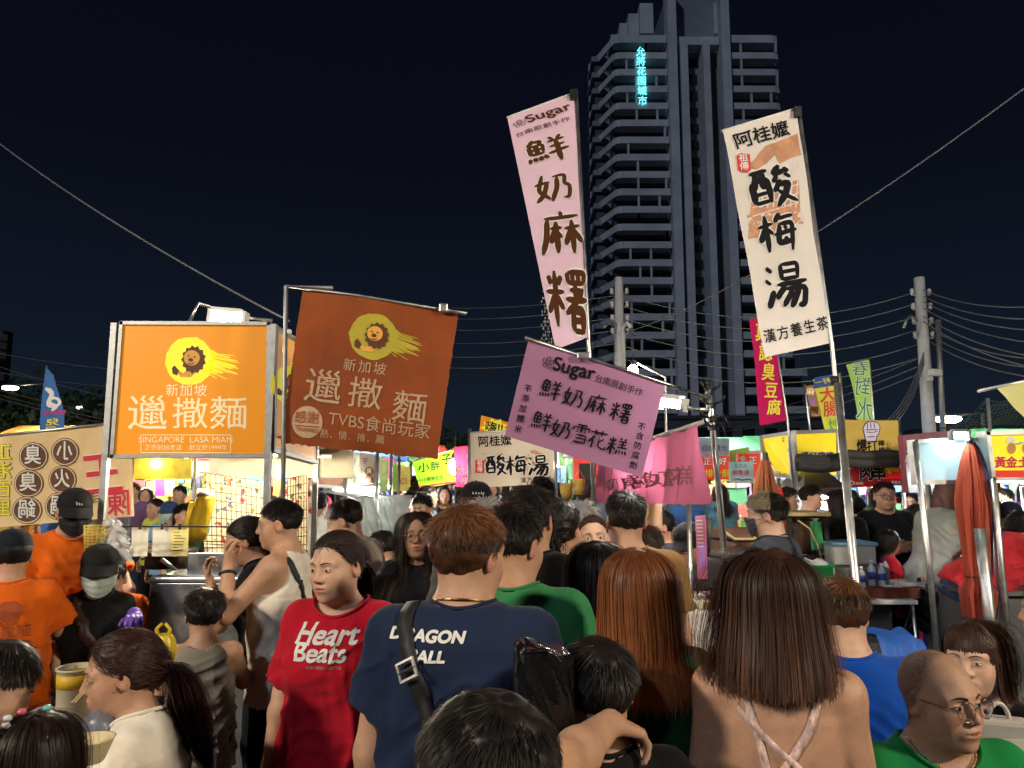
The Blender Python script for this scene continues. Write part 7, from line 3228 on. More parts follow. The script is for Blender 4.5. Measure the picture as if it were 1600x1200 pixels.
def far_stall(x, y, w, d, ci, fi, seed, where):
 rr = random.Random(seed)
 t = empty('market_stall', 'distant stall with %s canopy and %s board %s' % (CNAMES[ci], FNAMES[fi], where), 'stall', (x, y, 0), 0, 'distant stalls of the market')
 H = 2.2 + rr.uniform(-.1, .25)
 mb = MB()
 for sx in (-1, 1):
  for sy in (0, 1):
   mb.bar((x + sx * w / 2, y + sy * d, 0), (x + sx * w / 2, y + sy * d, H), .04, .04, ALU)
 mb.build('posts', t)
 mb = MB()
 V = [(x - w / 2 - .1, y - .1, H), (x + w / 2 + .1, y - .1, H), (x + w / 2 + .1, y + d, H), (x - w / 2 - .1, y + d, H), (x - w / 2, y + d / 2, H + .35), (x + w / 2, y + d / 2, H + .35)]
 mb.add(V, [(0, 1, 5, 4), (2, 3, 4, 5), (0, 4, 3), (1, 2, 5)], CANS[ci])
 mb.build('canopy', t)
 mb = MB()
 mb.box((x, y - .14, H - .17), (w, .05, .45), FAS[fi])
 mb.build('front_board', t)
 mb = MB()
 mb.box((x, y + .35, .42), (w - .1, .6, .84), rr.choice([STEEL, FAS[(fi + 2) % 6], WALLW]), None, .02)
 mb.box((x, y + d - .05, 1.1), (w, .03, 1.9), rr.choice([GOODS[7], GOODS[6], CANS[1], CANS[3], GOODS[2]]))
 mb.build('counter', t)
 mb = MB()
 for k in range(26):
  s = rr.uniform(.05, .13)
  mb.box((x + rr.uniform(-w / 2 + .1, w / 2 - .1), y + rr.uniform(.1, .6), .84 + s), (s * 1.5, s, s * 2), rr.choice(GOODS), rotz(rr.uniform(0, 3)), .01)
 for k in range(22):
  mb.box((x + rr.uniform(-w / 2 + .1, w / 2 - .1), y + d - .12, rr.uniform(1.1, 1.9)), (.2, .04, rr.uniform(.15, .3)), rr.choice(GOODS), None, .01)
 mb.build('goods', t, kind='stuff')
 mb = MB()
 mb.tube([(x - w * .35, y + .5, H - .1), (x + w * .35, y + .5, H - .1)], .02, TUBEF, 6)
 mb.build('tube', t)
 for q_ in range(2):
  mb = MB()
  mb.ell((x + rr.uniform(-w / 2, w / 2), y - .2, H - rr.uniform(.0, .5)), (.05, .05, .06), rr.choice([BULB, BULBW]), 8)
  mb.build('bulb', t)


BULBW = glow('bulb_warm', (1., .72, .38), 130)
k = 0
WH = ['beyond the woman with glasses', 'far down the left row', 'near the middle of the lane', 'behind the green banner', 'past the hanging menu boards', 'at the very end of the left row', 'left of the lane end', 'deep behind the orange stall',
  'behind the pink curtain', 'behind the grey sunrise sign', 'behind the pole stand', 'right of the lane end', 'behind the brown umbrella', 'behind the yellow lightbox', 'behind the fist banner', 'behind the maroon board', 'behind the pale lit panel', 'at the far right', 'seen left of the orange stall', 'far left behind the cream banner', 'behind the clear bottles', 'behind the tall white flag', 'beyond the right posts', 'closing the lane']
spots = [(-5.6, 11.), (-4.6, 13.), (-3.4, 15.8), (-3.2, 18.6), (-3.0, 22.), (-2.8, 26.), (-7.8, 12.4), (-9.8, 14.), (2.0, 12.8), (3.7, 13.4), (2.0, 16.4), (2.0, 20.), (5.6, 14.2), (7.2, 13.2), (9.0, 12.), (10.2, 14.2), (9.4, 10.), (12.4, 12.), (-12.4, 13.), (-11.6, 10.2), (5.2, 17.6), (7.8, 17.), (13.8, 15.), (-.4, 31.)]
STALLS = list(spots)
for i, (x, y) in enumerate(spots):
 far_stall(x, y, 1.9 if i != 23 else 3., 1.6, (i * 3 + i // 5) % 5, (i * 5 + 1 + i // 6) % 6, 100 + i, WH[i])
# ====================================================================== the people
HB_ = hairmat('black', (.013, .010, .009))
HBB = hairmat('brownblack', (.024, .013, .009))
HBR = hairmat('brown', (.085, .034, .013))
HDB = hairmat('darkbrown', (.045, .020, .012))
HCU = hairmat('copper', (.15, .048, .016))
HGY = hairmat('grey', (.22, .21, .20))
HRD = hairmat('wine', (.030, .010, .009))
HPK = hairmat('rosebrown', (.17, .085, .070))
HBL = hairmat('twotone', (.060, .046, .028))
STR = M('strap_black', (.012, .012, .013), .55, var=.2, bump=.2, bscale=300)


def T(col, **k):
 return dict(mat=fabric('cloth_' + col.strip('#'), col), **k)


def short(mat, **k):
 d = dict(style='short', mat=mat, n=3200, L=.045, wid=.0026, seg=6, lift=.22, side=.34, messy=.10, thick=.006)
 d.update(k)
 return d


def capline(s, o):
 mb = MB()
 for i in range(9):
  x = -.030 + .0075 * i
  y = -.010 - .1085 * math.sqrt(1 - (x / .0865) ** 2) - .001
  mb.tube([s.from_head((x, y + .0005, .060)), s.from_head((x + .003 * (-1) ** i, y + .003, .060 + (.012 if i % 3 == 0 else .008)))], .0014, M('print_white', (.75, .74, .70), .6, var=.1, wear=.15, wcol=(.3, .3, .33)), 5)
 m_ = mb.build('lettering')
 m_.parent = o


QUEUE = 'people standing in the queue'
VEND = 'noodle stall staff'
DINE = 'diners seated at low tables'
SHOP = 'people at the right stalls'

# ---- man in the navy tee, seen from behind
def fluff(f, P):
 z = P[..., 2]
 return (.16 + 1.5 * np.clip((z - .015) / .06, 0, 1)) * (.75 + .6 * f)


p = Person('man in a navy tee with white lettering on the back and brown tousled hair', (733, 788), 1.98, face=-6, head=(-30, -4, 0), fat=.35, skin=0, group=QUEUE,
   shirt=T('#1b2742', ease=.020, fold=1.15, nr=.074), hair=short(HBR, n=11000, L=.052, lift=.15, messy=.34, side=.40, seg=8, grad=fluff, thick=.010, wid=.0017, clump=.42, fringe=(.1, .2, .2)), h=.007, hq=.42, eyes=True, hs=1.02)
WHT = M('print_white', (.75, .74, .70), .6, var=.1, wear=.15, wcol=(.3, .3, .33))
p.ontop(text2d('D RAGON', .036, bold=.08, shear=.22, sq=1.15), -.068, .445, WHT)
p.ontop(text2d('BALL', .036, bold=.08, shear=.22, sq=1.15), -.062, .402, WHT)
st_, C, g, tg, sd_ = p.strap([p.pel + p.Rl @ np.array(q) for q in ((-.13, .05, .46), (-.115, -.05, .455), (-.10, -.13, .40), (-.065, -.16, .30), (-.02, -.17, .20), (.05, -.17, .10), (.15, -.12, .0))], .040, STR, off=.006)
mb = MB()
k = 15
ctr, ux, uy = C[k], sd_[k], tg[k]
o_ = g[k] * .012
for sx in (-1, 1):
 mb.bar(ctr + o_ + ux * .024 * sx - uy * .020, ctr + o_ + ux * .024 * sx + uy * .020, .006, .005, ALU, g[k])
for sy in (-1, 0, 1):
 mb.bar(ctr + o_ - ux * .027 + uy * .020 * sy, ctr + o_ + ux * .027 + uy * .020 * sy, .006, .005, ALU if sy else BLACKM, g[k])
mb.build('buckle').parent = st_
nb = p.NB
mb = MB()
mb.tube([nb + p.Rl @ np.array([.074 * math.cos(a), -.006 + .070 * math.sin(a), .004 - .022 * math.sin(a)]) for a in np.arange(40) * math.pi / 20], .0024, GOLDM, 6, closed=True)
mb.build('necklace').parent = p.root

# ---- woman with shoulder-length brown hair, right foreground
p = Person('woman with glossy shoulder length brown hair in a strappy patterned top', (1203, 856), 1.82, face=-14, head=(0, -3, 0), fem=True, fat=.15, hs=1.0, group=QUEUE, sw=.15,
   hair=dict(style='bob', mat=HDB, n=24000, L=.44, cut=.162, wid=.0012, seg=17, part=.012, over=.9, tipvar=.05, thick=.010, messy=.05, clump=.08, flare=.34,
      grad=lambda f, P: .8 + 1.9 * np.clip(f - .3, 0, 1) * (1 + .5 * np.sin(P[..., 0] * 60))), h=.007, hq=.45, eyes=False,
   armL=dict(u=(.14, .05, -1)), armR=dict(u=(.16, .15, -1), f=(-.2, .8, -.2)))
PAT = M('cloth_pattern', (.60, .42, .38), .8, var=.6, vscale=70, wear=.9, wcol=(.66, .58, .36), stretch=(1, 1, .5))
p.top(PAT, name='top', kind='none', hem=-.25, nr=.2, ny=-.02, nz=-.115, ease=.008, fold=.5)
for sx in (-1, 1):
 p.strap([p.pel + p.Rl @ (np.array(q) * p.k) for q in ((sx * .085, .07, .44), (sx * .088, .0, .47), (sx * .082, -.075, .44), (sx * .06, -.12, .36), (sx * .035 if sx < 0 else -.02, -.13, .24))], .017, PAT, off=.003, fn=p.bare, th=.003)
p.strap([p.pel + p.Rl @ (np.array(q) * p.k) for q in ((-.10, -.10, .40), (-.03, -.13, .33), (.04, -.13, .27))], .014, PAT, off=.004, fn=p.bare, th=.003)

# ---- woman with long copper hair
p = Person('woman with long copper red hair in a dark green tee', (992, 850), 2.0, face=-6, head=(6, 0, 0), fem=True, fat=.2, group=QUEUE,
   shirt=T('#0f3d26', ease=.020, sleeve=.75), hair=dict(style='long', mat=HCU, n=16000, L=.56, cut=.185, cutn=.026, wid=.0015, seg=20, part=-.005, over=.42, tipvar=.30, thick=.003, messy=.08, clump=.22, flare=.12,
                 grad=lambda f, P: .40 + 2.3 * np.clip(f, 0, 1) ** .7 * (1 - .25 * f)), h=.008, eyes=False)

# ---- boy with the arm round his shoulders
p = Person('boy in a black basketball tee with a hand on his shoulder', (930, 990), 1.72, face=4, head=(14, -6, 0), kid=True, hs=.93, group=QUEUE, skin=0,
   shirt=T('#0e0e10', ease=.014), hair=short(HB_, n=7000, L=.055, lift=.08, side=.5, thick=.007, messy=.07, wid=.0017, clump=.2), h=.007, hq=.45, eyes=False)
p.ontop(text2d('BASKETBALL', .024, bold=.03, sq=1.0), .025, .375 * p.k, WHT)
p.ontop(text2d('RELATION', .022, bold=.03, sq=1.0), .020, .345 * p.k, WHT)
boy = p

# ---- the person in front whose arm reaches out
p = reach = Person('person with short black hair reaching an arm to the boy', (757, 1074), 1.14, face=10, head=(58, -8, -6), hs=1.02, group=QUEUE, k=.95,
   shirt=T('#16161a', ease=.014), hair=short(HB_, n=16000, L=.045, lift=.10, side=.45, thick=.009, wid=.0013, messy=.10, clump=.2), h=.0055, hq=1, eyes=False,
   armR=dict(u=(-.06, 1., .50), f=(.62, .76, .06)), handR=dict(d=(.80, .55, -.42), n=(-.15, .1, -1), t=(-.3, .8, .1), curl=.5, spread=.08))

# ---- shiny black bag beside the boy
mb = MB()
GLB = M('glossy_black', (.006, .006, .007), .12, spec=.7, var=.3, vscale=20, bump=.5, bscale=22)
c = at(850, 1126, 1.62)
V = []


def bagfn(u, v):
 a = 2 * math.pi * u
 h_ = (v - .5) * .30
 w_ = .060 * (1 - .12 * (v - .5)) * (1 if .03 < v < .97 else .82)
 cx, sy = math.cos(a), math.sin(a)
 r_ = (abs(cx) ** 4 + abs(sy) ** 4) ** -.25
 return (c.x + w_ * r_ * cx + .006 * math.sin(5 * a + 9 * v), c.y + .05 * r_ * sy + .006 * math.sin(7 * a + 13 * v), c.z + h_ + .004 * math.sin(3 * a) - .01 * cx)


mb.grid(bagfn, 48, 30, GLB)
mb.add([bagfn(i / 48, 1) for i in range(48)], [tuple(range(48))], GLB)
mb.add([bagfn(i / 48, 0) for i in range(48)], [tuple(range(48))[::-1]], GLB)
bag = empty('shoulder_bag', 'glossy black bag with a shiny rim behind the boy', 'bag', c)
mb.build('body', bag)
mb = MB()
mb.tube([Vector(bagfn(i / 40, .985)) for i in range(40)], .004, GLB, 6, closed=True)
mb.build('rim', bag)

# ---- the queue
p = Person('man in a mid green tee with short black hair in the queue', (803, 784), 2.3, face=-4, head=(-32, -6, 0), fat=.15, group=QUEUE, shirt=T('#35804e', ease=.022), hair=short(HB_, n=3500, L=.05), hq=.5)
p = Person('tall man in a black tee behind the green shirted man', (828, 756), 2.75, face=-6, head=(-14, 0, 0), fat=.3, group=QUEUE, shirt=T('#101012', ease=.024), hair=short(HB_, n=3500, L=.055, lift=.14, side=.5), h=.009, eyes=False)
p = Person('woman with tied black hair in an olive sleeveless top', (874, 778), 3.15, face=-14, head=(-14, 0, 0), fem=True, group=QUEUE, shirt=T('#6d6743', kind='tank', ease=.006, nr=.10, fold=.4),
   hair=dict(style='tail', mat=HB_, tie=(0, -.112, -.02), tail=.12, n=3200, wid=.0026, thick=.012), h=.009, eyes=False)
p.strap([p.pel + p.Rl @ (np.array(q) * p.k) for q in ((-.085, .05, .46), (-.07, -.03, .47), (-.03, -.10, .41), (.06, -.13, .30), (.13, -.10, .18))], .012, STR, off=.004, fn=lambda P: np.minimum(p.bare(P), p.shirt_f(P)))
Person('older person with grey hair beyond the olive top woman', (908, 784), 4.1, face=5, fem=True, group=QUEUE, shirt=T('#c2bdb2'), hair=short(HGY, n=2200, L=.06, lift=.3, thick=.012, wid=.004), h=.012, eyes=False)
Person('woman with round glasses facing the camera beyond the queue', (926, 803), 4.0, face=178, head=(0, 4, 4), fem=True, group=QUEUE, skin=1, shirt=T('#b9ad96'), glasses=dict(), hair=dict(style='tail', mat=HDB, tie=(0, -.115, .02), tail=.2, n=2200, wid=.003), h=.010)
p = Person('man in a tan tee with cropped black hair and red ears', (977, 767), 3.3, face=0, head=(2, 0, 0), fat=.15, group=QUEUE, shirt=T('#86673c', ease=.022), hair=short(HB_, n=3400, L=.040, lift=.42, side=.22, low=-.06), h=.008, hq=.5, eyes=False)
p.strap([p.pel + p.Rl @ (np.array(q) * p.k) for q in ((.12, .08, .43), (.11, .0, .47), (.10, -.08, .43), (.09, -.12, .30), (.08, -.13, .1))], .030, STR)
Person('girl with straight black hair between the tan tee man and the copper haired woman', (932, 842), 2.6, face=4, head=(6, 0, 0), fem=True, group=QUEUE, shirt=T('#131316'), hair=dict(style='long', mat=HB_, n=7000, L=.46, wid=.0022, seg=16, over=.8, thick=.006, clump=.15), h=.010, eyes=False)
Person('boy with short black hair beside the tan tee man', (1013, 822), 4.3, face=-10, kid=True, hs=.93, group=QUEUE, shirt=T('#39404c'), hair=short(HBB, n=2200, L=.05, lift=.3), h=.012, eyes=False)
Person('man in a black cap with small white lettering on its back', (744, 752), 4.1, face=0, head=(8, 0, 0), group=QUEUE, shirt=T('#2a2a2e'), hair=short(HB_, n=1200, L=.04), cap=dict(mat=fabric('cap_black', '#0d0d10'),
  mark=capline), h=.012, eyes=False)
pp_ = p
Person('person with dyed ash hair just behind the black cap', (757, 778), 3.5, face=-8, group=QUEUE, shirt=T('#4c4a46'), hair=short(HGY, n=2200, L=.06, lift=.3, thick=.010, wid=.004), h=.012, eyes=False)
Person('man in a white tee bending behind the pale tee man', (598, 826), 5.2, face=60, head=(0, -20, 0), group=QUEUE, shirt=T('#d8d6d0'), hair=short(HB_, n=1500, L=.05, wid=.004), h=.012)

# ---- woman in the red tee
RED = T('#b3142a', ease=.024, nr=.098, hem=-.17, sleeve=.85, fold=1.1)
p = Person('woman in a red tee with white script lettering looking to her right', (528, 828), 2.75, face=172, head=(-20, -4, 3), fem=True, fat=.62, group=QUEUE, skin=1, shirt=RED,
   hair=dict(style='tail', mat=HBB, tie=(.012, -.108, -.01), tail=.22, n=9000, wid=.0016, thick=.007, over=1., lift=.1, clump=.12), h=.007, hq=.38, sw=.160,
   armR=dict(u=(.20, .06, -1), f=(.10, .30, -1)), armL=dict(u=(.16, -.05, -1)), hs=1.02)
for tx, x, z, s_ in (('Heart', .002, .392, .088), ('Beats', .010, .334, .082)):
 p.ontop(text2d(tx, s_, bold=.045, shear=.12, wobble=.018, sq=1.05), x, z * p.k, WHT, front=1)
p.ontop(text2d('OUR HERE LIFESTYLE', .013, bold=.03), -.01, .288 * p.k, M('print_dim', (.50, .22, .22), .7), front=1)

# ---- man in the white tank top, hand at his chin
p = Person('man in a white tank top resting his chin on his hand', (438, 778), 3.75, face=84, head=(16, -6, 0), fat=.05, group=QUEUE, shirt=T('#d6cfc0', kind='tank', ease=.016, nr=.085, hem=-.20, fold=.9), hair=short(HB_, n=4200, L=.045, lift=.26, side=.16, thick=.005), h=.007, hq=.7,
   armL=dict(u=(.22, .62, -.72), f=(-.42, .22, 1.)), handL=dict(d=(-.45, .25, .75), n=(-.2, -.9, .1), t=(.2, -.3, 1), curl=.9), armR=dict(u=(.08, .5, -.9), f=(-.6, .5, .1)))
p.strap([p.pel + p.Rl @ (np.array(q) * p.k) for q in ((.06, .08, .44), (-.05, .02, .475), (-.10, -.05, .46), (-.115, -.10, .40), (-.06, -.13, .28), (.04, -.13, .14), (.12, -.08, .02))], .032, STR)
mb = MB()
w_ = p.arm[-1]['w'] + (p.arm[-1]['e'] - p.arm[-1]['w']) * .16
d_ = p.arm[-1]['fe']
a_ = np.cross(d_, [0, 0, 1.]) if abs(d_[2]) < .9 else np.cross(d_, [1., 0, 0])
a_ /= np.linalg.norm(a_)
b_ = np.cross(d_, a_)
mb.tube([w_ + (a_ * math.cos(q) + b_ * math.sin(q)) * .036 for q in np.arange(20) * math.pi / 10], .007, BLACKP, 6, closed=True)
mb.build('wristband').parent = p.root
Person('woman with tied black hair leaning over the steel counter', (387, 803), 3.95, face=92, head=(4, -22, 0), lean=10, fem=True, group=QUEUE, shirt=T('#1a1a1e'), hair=dict(style='tail', mat=HB_, tie=(0, -.115, .02), tail=.18, n=3600, wid=.0026, thick=.008), h=.009,
  armL=dict(u=(.12, .5, -.8), f=(-.1, .3, 1)), handL=dict(curl=.8, n=(0, -1, 0), d=(-.2, .3, .8)), hq=.7)
Person('man with an undercut in a pale beige tee looking down', (540, 776), 4.4, face=66, head=(20, -22, 0), group=QUEUE, skin=1, shirt=T('#b3a797', ease=.024), hair=short(HB_, n=3800, L=.065, lift=.12, side=.12, thick=.008, up=.012), h=.008)
p = Person('woman in a black tee with long hair and glasses facing the camera', (652, 797), 3.95, face=188, head=(-2, 2, 4), fem=True, group=QUEUE, skin=2, shirt=T('#0f0f12', ease=.02), glasses=dict(square=False),
   hair=dict(style='long', mat=HBB, n=7000, L=.42, wid=.002, seg=16, part=.0, over=.6, thick=.005, clump=.18, grad=lambda f, P: .7 + 3.2 * np.clip(f - .62, 0, 1)), h=.008, hq=.4, armR=dict(u=(.2, 0, -1), f=(.02, .3, -1)))
# ---- boy in the grey tank top
p = Person('boy in a grey tank top at the steel counter holding a yellow bag', (322, 916), 3.4, face=18, head=(6, -6, 0), kid=True, hs=.93, group=QUEUE, shirt=T('#8d877b', kind='tank', ease=.016, nr=.09, hem=-.22), hair=short(HB_, n=4200, L=.055, lift=.12, side=.45, thick=.008), h=.007, hq=.5, eyes=False,
   armR=dict(u=(.2, .55, -.7), f=(-.1, .9, .3)), armL=dict(u=(.2, .2, -1), f=(0, .7, -.6)))

# ---- seated woman eating, lower left
p = Person('woman in a white shirt with a dark ponytail eating with chopsticks', (196, 981), 2.3, face=100, head=(12, -8, 0), lean=10, seated=True, k=.95, fem=True, group=DINE, skin=0, shirt=T('#e6ded0', kind='long', sleeve=1.75, ease=.026, fold=1.3, nr=.085),
   hair=dict(style='tail', mat=HRD, tie=(0, -.118, -.015), tail=.36, n=10000, wid=.0016, thick=.009, tailw=.026, clump=.12, back=(.05, -.32, -1)), h=.007, hq=.6,
   armL=dict(u=(.25, .60, -.75), f=(-.25, .55, .85)), handL=dict(d=(-.25, .5, .5), n=(-.6, -.5, 0), t=(0, -.2, 1), curl=.75), armR=dict(u=(.15, .5, -.8), f=(-.2, .9, .15)))
wl = p.world(p.hands[30][1])
t = empty('chopsticks', 'pale wooden chopsticks held in front of the eating woman', 'chopsticks', at(130, 1080, 2.1))
for i in range(2):
 mb = MB()
 mb.tube([at(142 + 4 * i, 1066, 2.16), at(112 + 5 * i, 1098, 2.06)], [.0028, .0018], M('chopstick_wood', (.55, .40, .24), .6), 6)
 mb.build('chopstick', t)
mb = MB()
cb = at(142, 1158, 2.02)
BOWL = M('bowl_cream', (.66, .55, .34), .4, var=.05)
mb.lathe(cb - Vector((0, 0, .05)), [(.032, 0), (.036, .005), (.056, .055), (.058, .058), (.054, .057), (.034, .012), (.0, .010)], BOWL, 28)
tag(mb.build('paper_bowl'), 'cream paper bowl held by the eating woman', 'bowl')
t = empty('paper_cup', 'tall cream paper bucket with a yellow band on the low table', 'cup', at(118, 1090, 2.4))
cc = at(118, 1090, 2.4)
mb = MB()
mb.lathe(cc - Vector((0, 0, .10)), [(.046, 0), (.048, .004), (.056, .185), (.060, .187), (.060, .192), (.054, .192), (.046, .01)], M('cup_cream', (.62, .54, .36), .5, var=.05), 28)
mb.build('body', t)
mb = MB()
mb.lathe(cc - Vector((0, 0, .10)), [(.0548, .135), (.0568, .175)], M('band_yellow', (.68, .44, .02), .5), 28)
mb.build('band', t)
for i, (u, v, Y, lab) in enumerate(((152, 1080, 2.5, 'first clear plastic cup on the low table'), (163, 1095, 2.45, 'second clear plastic cup on the low table'))):
 mb = MB()
 c = at(u, v, Y)
 mb.lathe(c - Vector((0, 0, .09)), [(.028, 0), (.036, .12), (.038, .122)], MATS['bottle_clear'], 18)
 tag(mb.build('plastic_cup'), lab, 'cup', 'cups on the low table')
# low table
tz_ = (cc.z - .10)
t = empty('low_table', 'low table with cups in the lower left corner', 'table', (cc.x, 2.4, 0))
mb = MB()
mb.box((cc.x + .0, 2.36, tz_ - .015), (.55, .62, .025), M('table_grey', (.22, .22, .24), .5, var=.15), None, .008)
mb.build('tabletop', t)
for sx in (-1, 1):
 for sy in (-1, 1):
  mb = MB()
  mb.tube([(cc.x + sx * .22, 2.36 + sy * .25, tz_ - .03), (cc.x + sx * .24, 2.36 + sy * .27, 0)], .014, GALV, 6)
  mb.build('leg', t)
mb = MB()
c = at(160, 1128, 2.25)
for i in range(4):
 mb.ell(c + Vector((rw.uniform(-.02, .02), rw.uniform(-.02, .02), rw.uniform(-.03, .03))), (.045, .04, .05), M('bag_grey', (.16, .17, .22), .3, bump=.5, bscale=30, alpha=.85), 12, None, .12)
tag(mb.build('plastic_bag'), 'small dark grey plastic bag beside the cream bucket', 'bag')

Person('man with thin glasses leaning over his meal at the left edge', (6, 988), 2.4, face=-60, head=(-6, -34, 0), lean=16, seated=True, k=1., group=DINE, skin=1, shirt=T('#23242a', ease=.02), glasses=dict(), hair=short(HB_, n=3800, L=.06, lift=.1, thick=.008), h=.008)
p = Person('girl with long dark hair and bead clips in the bottom left corner', (60, 1106), 1.85, face=48, head=(0, -12, 0), seated=True, kid=True, hs=.95, k=.72, fem=True, group=DINE, shirt=T('#2a2326'), hair=dict(style='long', mat=HBB, n=9000, L=.44, wid=.0018, seg=16, over=.8, part=.0, thick=.008, clump=.15,
   grad=lambda f, P: .6 + 1.6 * np.clip(f - .3, 0, 1) * (P[..., 0] < -.02)), h=.009, eyes=False)
for i, (u, v, col, lab) in enumerate(((74, 1106, (.12, .45, .42), 'teal'), (34, 1112, (.60, .12, .18), 'coral'), (12, 1122, (.6, .62, .66), 'white'), (9, 1134, (.6, .62, .66), 'white'), (5, 1146, (.6, .62, .66), 'white'))):
 mb = MB()
 q = at(u, v, 1.80)
 mb.ell(q, (.011, .009, .0075), M('bead_' + lab, col, .3), 10)
 o = mb.build('hair_bead')
 o.parent = p.root
 o.matrix_parent_inverse = p.root.matrix_basis.inverted() if False else (Matrix.Translation(p.root.location) @ p.root.rotation_euler.to_matrix().to_4x4()).inverted()

# ---- noodle stall staff
CAPB = fabric('cap_charcoal', '#17181a')


def threelines(s, o):
 pass


p = vend = Person('vendor in a black tee with a black cap, pale mask and purple glove', (158, 850), 3.85, face=198, head=(12, -8, 0), fem=True, group=VEND, skin=1, shirt=T('#121214', ease=.018), hair=dict(style='tail', mat=HB_, tie=(0, -.11, -.03), tail=.1, n=1800, wid=.003),
   mask=M('mask_pale', (.42, .52, .47), .8, var=.05, bump=.3, bscale=90), cap=dict(mat=CAPB), h=.008, hq=.45,
   armR=dict(u=(.12, .12, -1), f=(-.10, .42, -1)), armL=dict(u=(.28, .30, -.8), f=(.05, .55, .9)), handL=dict(curl=.5, d=(.1, .8, .2), n=(0, 0, -1), t=(-1, 0, 0)), handR=dict(curl=.9))
p.strap([p.pel + p.Rl @ (np.array(q) * p.k) for q in ((.11, -.02, .46), (.10, .07, .42), (.03, .13, .30), (-.05, .14, .18), (-.13, .09, .05))], .055, M('sling_brown', (.035, .014, .010), .5, var=.2))
GLV = M('glove_purple', (.13, .06, .42), .35, var=.1, spec=.5)
H = p.hands[19:]
wv = p.arm[-1]['w']


def glovefn(P):
 e = cone(P, wv - p.arm[-1]['fe'] * .03, wv + p.arm[-1]['fe'] * .02, .034, .034)
 for a, b, r1, r2, kk in H:
  e = smin(e, cone(P, a, b, r1 + .003, r2 + .003), max(kk, .004))
 return e


V, Q = surface_nets(glovefn, np.min([h[1] for h in H] + [wv], 0) - .06, np.max([h[1] for h in H] + [wv], 0) + .06, .004)
p.add('glove', qmesh('glove', V, Q, [GLV]))
mb = MB()
w_ = p.arm[1]['w']
mb.tube([w_ + np.array([.031 * math.cos(q), .031 * math.sin(q), .02]) for q in np.arange(20) * math.pi / 10], .006, GLV, 6, closed=True)
mb.build('wristband').parent = p.root

ORT = '#d45f10'
p = Person('vendor in an orange polo with a black cap and black mask looking down', (119, 762), 4.15, face=-140, head=(0, -12, 0), lean=6, group=VEND, skin=1, shirt=T(ORT, ease=.024, fold=1.3), hair=short(HB_, n=1200, L=.04),
   mask=M('mask_black', (.012, .012, .014), .8, bump=.2, bscale=90), cap=dict(mat=CAPB), h=.008, hq=.5,
   armL=dict(u=(.35, .45, -.9), f=(-.05, .5, -1)), armR=dict(u=(.5, .3, -.8), f=(-.3, .9, -.2)), fat=.2)
mb = MB()
for i in range(3):
 mb.add([p.from_head((.012 * (i - 1) - .006, .104 - .002 * i, .062)), p.from_head((.012 * (i - 1) - .000, .104 - .002 * i, .062)), p.from_head((.012 * (i - 1) + .004, .101, .070 + .005 * i)), p.from_head((.012 * (i - 1) - .002, .101, .070 + .005 * i))], [(0, 1, 2, 3)], WHT)
o = mb.build('cap_mark')
o.parent = p.cap_o
p = Person('stall worker in an orange tee with a dark print seen from behind', (20, 826), 3.6, face=28, head=(18, -6, 0), group=VEND, shirt=T(ORT, ease=.024, fold=1.3), hair=short(HB_, n=1200, L=.04), cap=dict(mat=fabric('cap_navy', '#141a28')), h=.008, eyes=False, fat=.15,
   armL=dict(u=(.2, .4, -.9), f=(-.2, .8, .1)), armR=dict(u=(.3, .5, -.8), f=(-.4, .9, .1)))
PRT = M('print_rust', (.30, .06, .012), .8, var=.2)
p.ontop(shape_items(disc(.045, 24, 1.15, 1, .10)), .02, .33, PRT)
p.ontop(text2d('邋撒麵', .06, bold=.0, nib=.02, th=1.9), .02, .235, PRT)
p.ontop(text2d('新加坡', .026), .02, .275, PRT)
p = Person('stall worker in an orange tee reaching behind the black capped vendor', (172, 862), 4.0, face=190, head=(10, -30, 0), lean=12, group=VEND, skin=1, shirt=T(ORT, ease=.026, fold=1.3), hair=short(HB_, n=1200, L=.04), h=.009, eyes=False, armR=dict(u=(.6, .35, -.6), f=(-.6, .6, -.15)))

# ---- seated at the right: the balding man
def shaved(P):
 m = scalp_mask(P, -.085) & (P[:, 1] < .035)
 e = np.clip((np.interp(P[:, 2], *HAIRLINE) - P[:, 1]) / .012, 0, 1) * np.clip((P[:, 2] + .085) / .02, 0, 1)
 front = np.clip((.030 - P[:, 1]) / .02, 0, 1)
 return .88 * e * m * front * (.85 + .3 * vnoise(P, (300, 300, 300), 4))


GRN = T('#15803f', ease=.020, nr=.094, fold=1.2)
p = Person('balding man in a green tee with thin glasses and a neck chain', (1463, 1012), 2.15, face=-176, head=(14, 0, 3), seated=True, k=1.02, fat=.62, fatb=.5, group=DINE, skin=0, shirt=GRN, stubble=shaved, glasses=dict(r=(.0255, .0228), y=.110, th=.0010, z=-.001), h=.006, hq=.40, hs=1.06, brows=True, lean=3)
mb = MB()
nb = p.NB
ch = [nb + p.Rl @ np.array([.085 * math.cos(a), .012 + .085 * math.sin(a), .012 - .050 * (math.sin(a) > 0) * math.sin(a)]) for a in np.arange(90) * math.pi / 45]
for i, q in enumerate(ch):
 d = p.bare(q[None])[0]
 mb.ell(q, (.0030, .0030, .0026), GOLDM, 6)
mb.build('necklace').parent = p.root
p = Person('woman with a dark brown bob and fringe in a black top', (1517, 966), 2.55, face=126, head=(8, -2, 2), seated=True, k=.95, fem=True, group=DINE, skin=1, shirt=T('#0e0e11', ease=.018),
   hair=dict(style='bob', mat=HDB, n=9000, L=.30, wid=.0019, seg=13, over=.6, bangs=True, thick=.004, part=.02, tipvar=.12, clump=.1, flare=.1, cut=.15), h=.008, hq=.42)
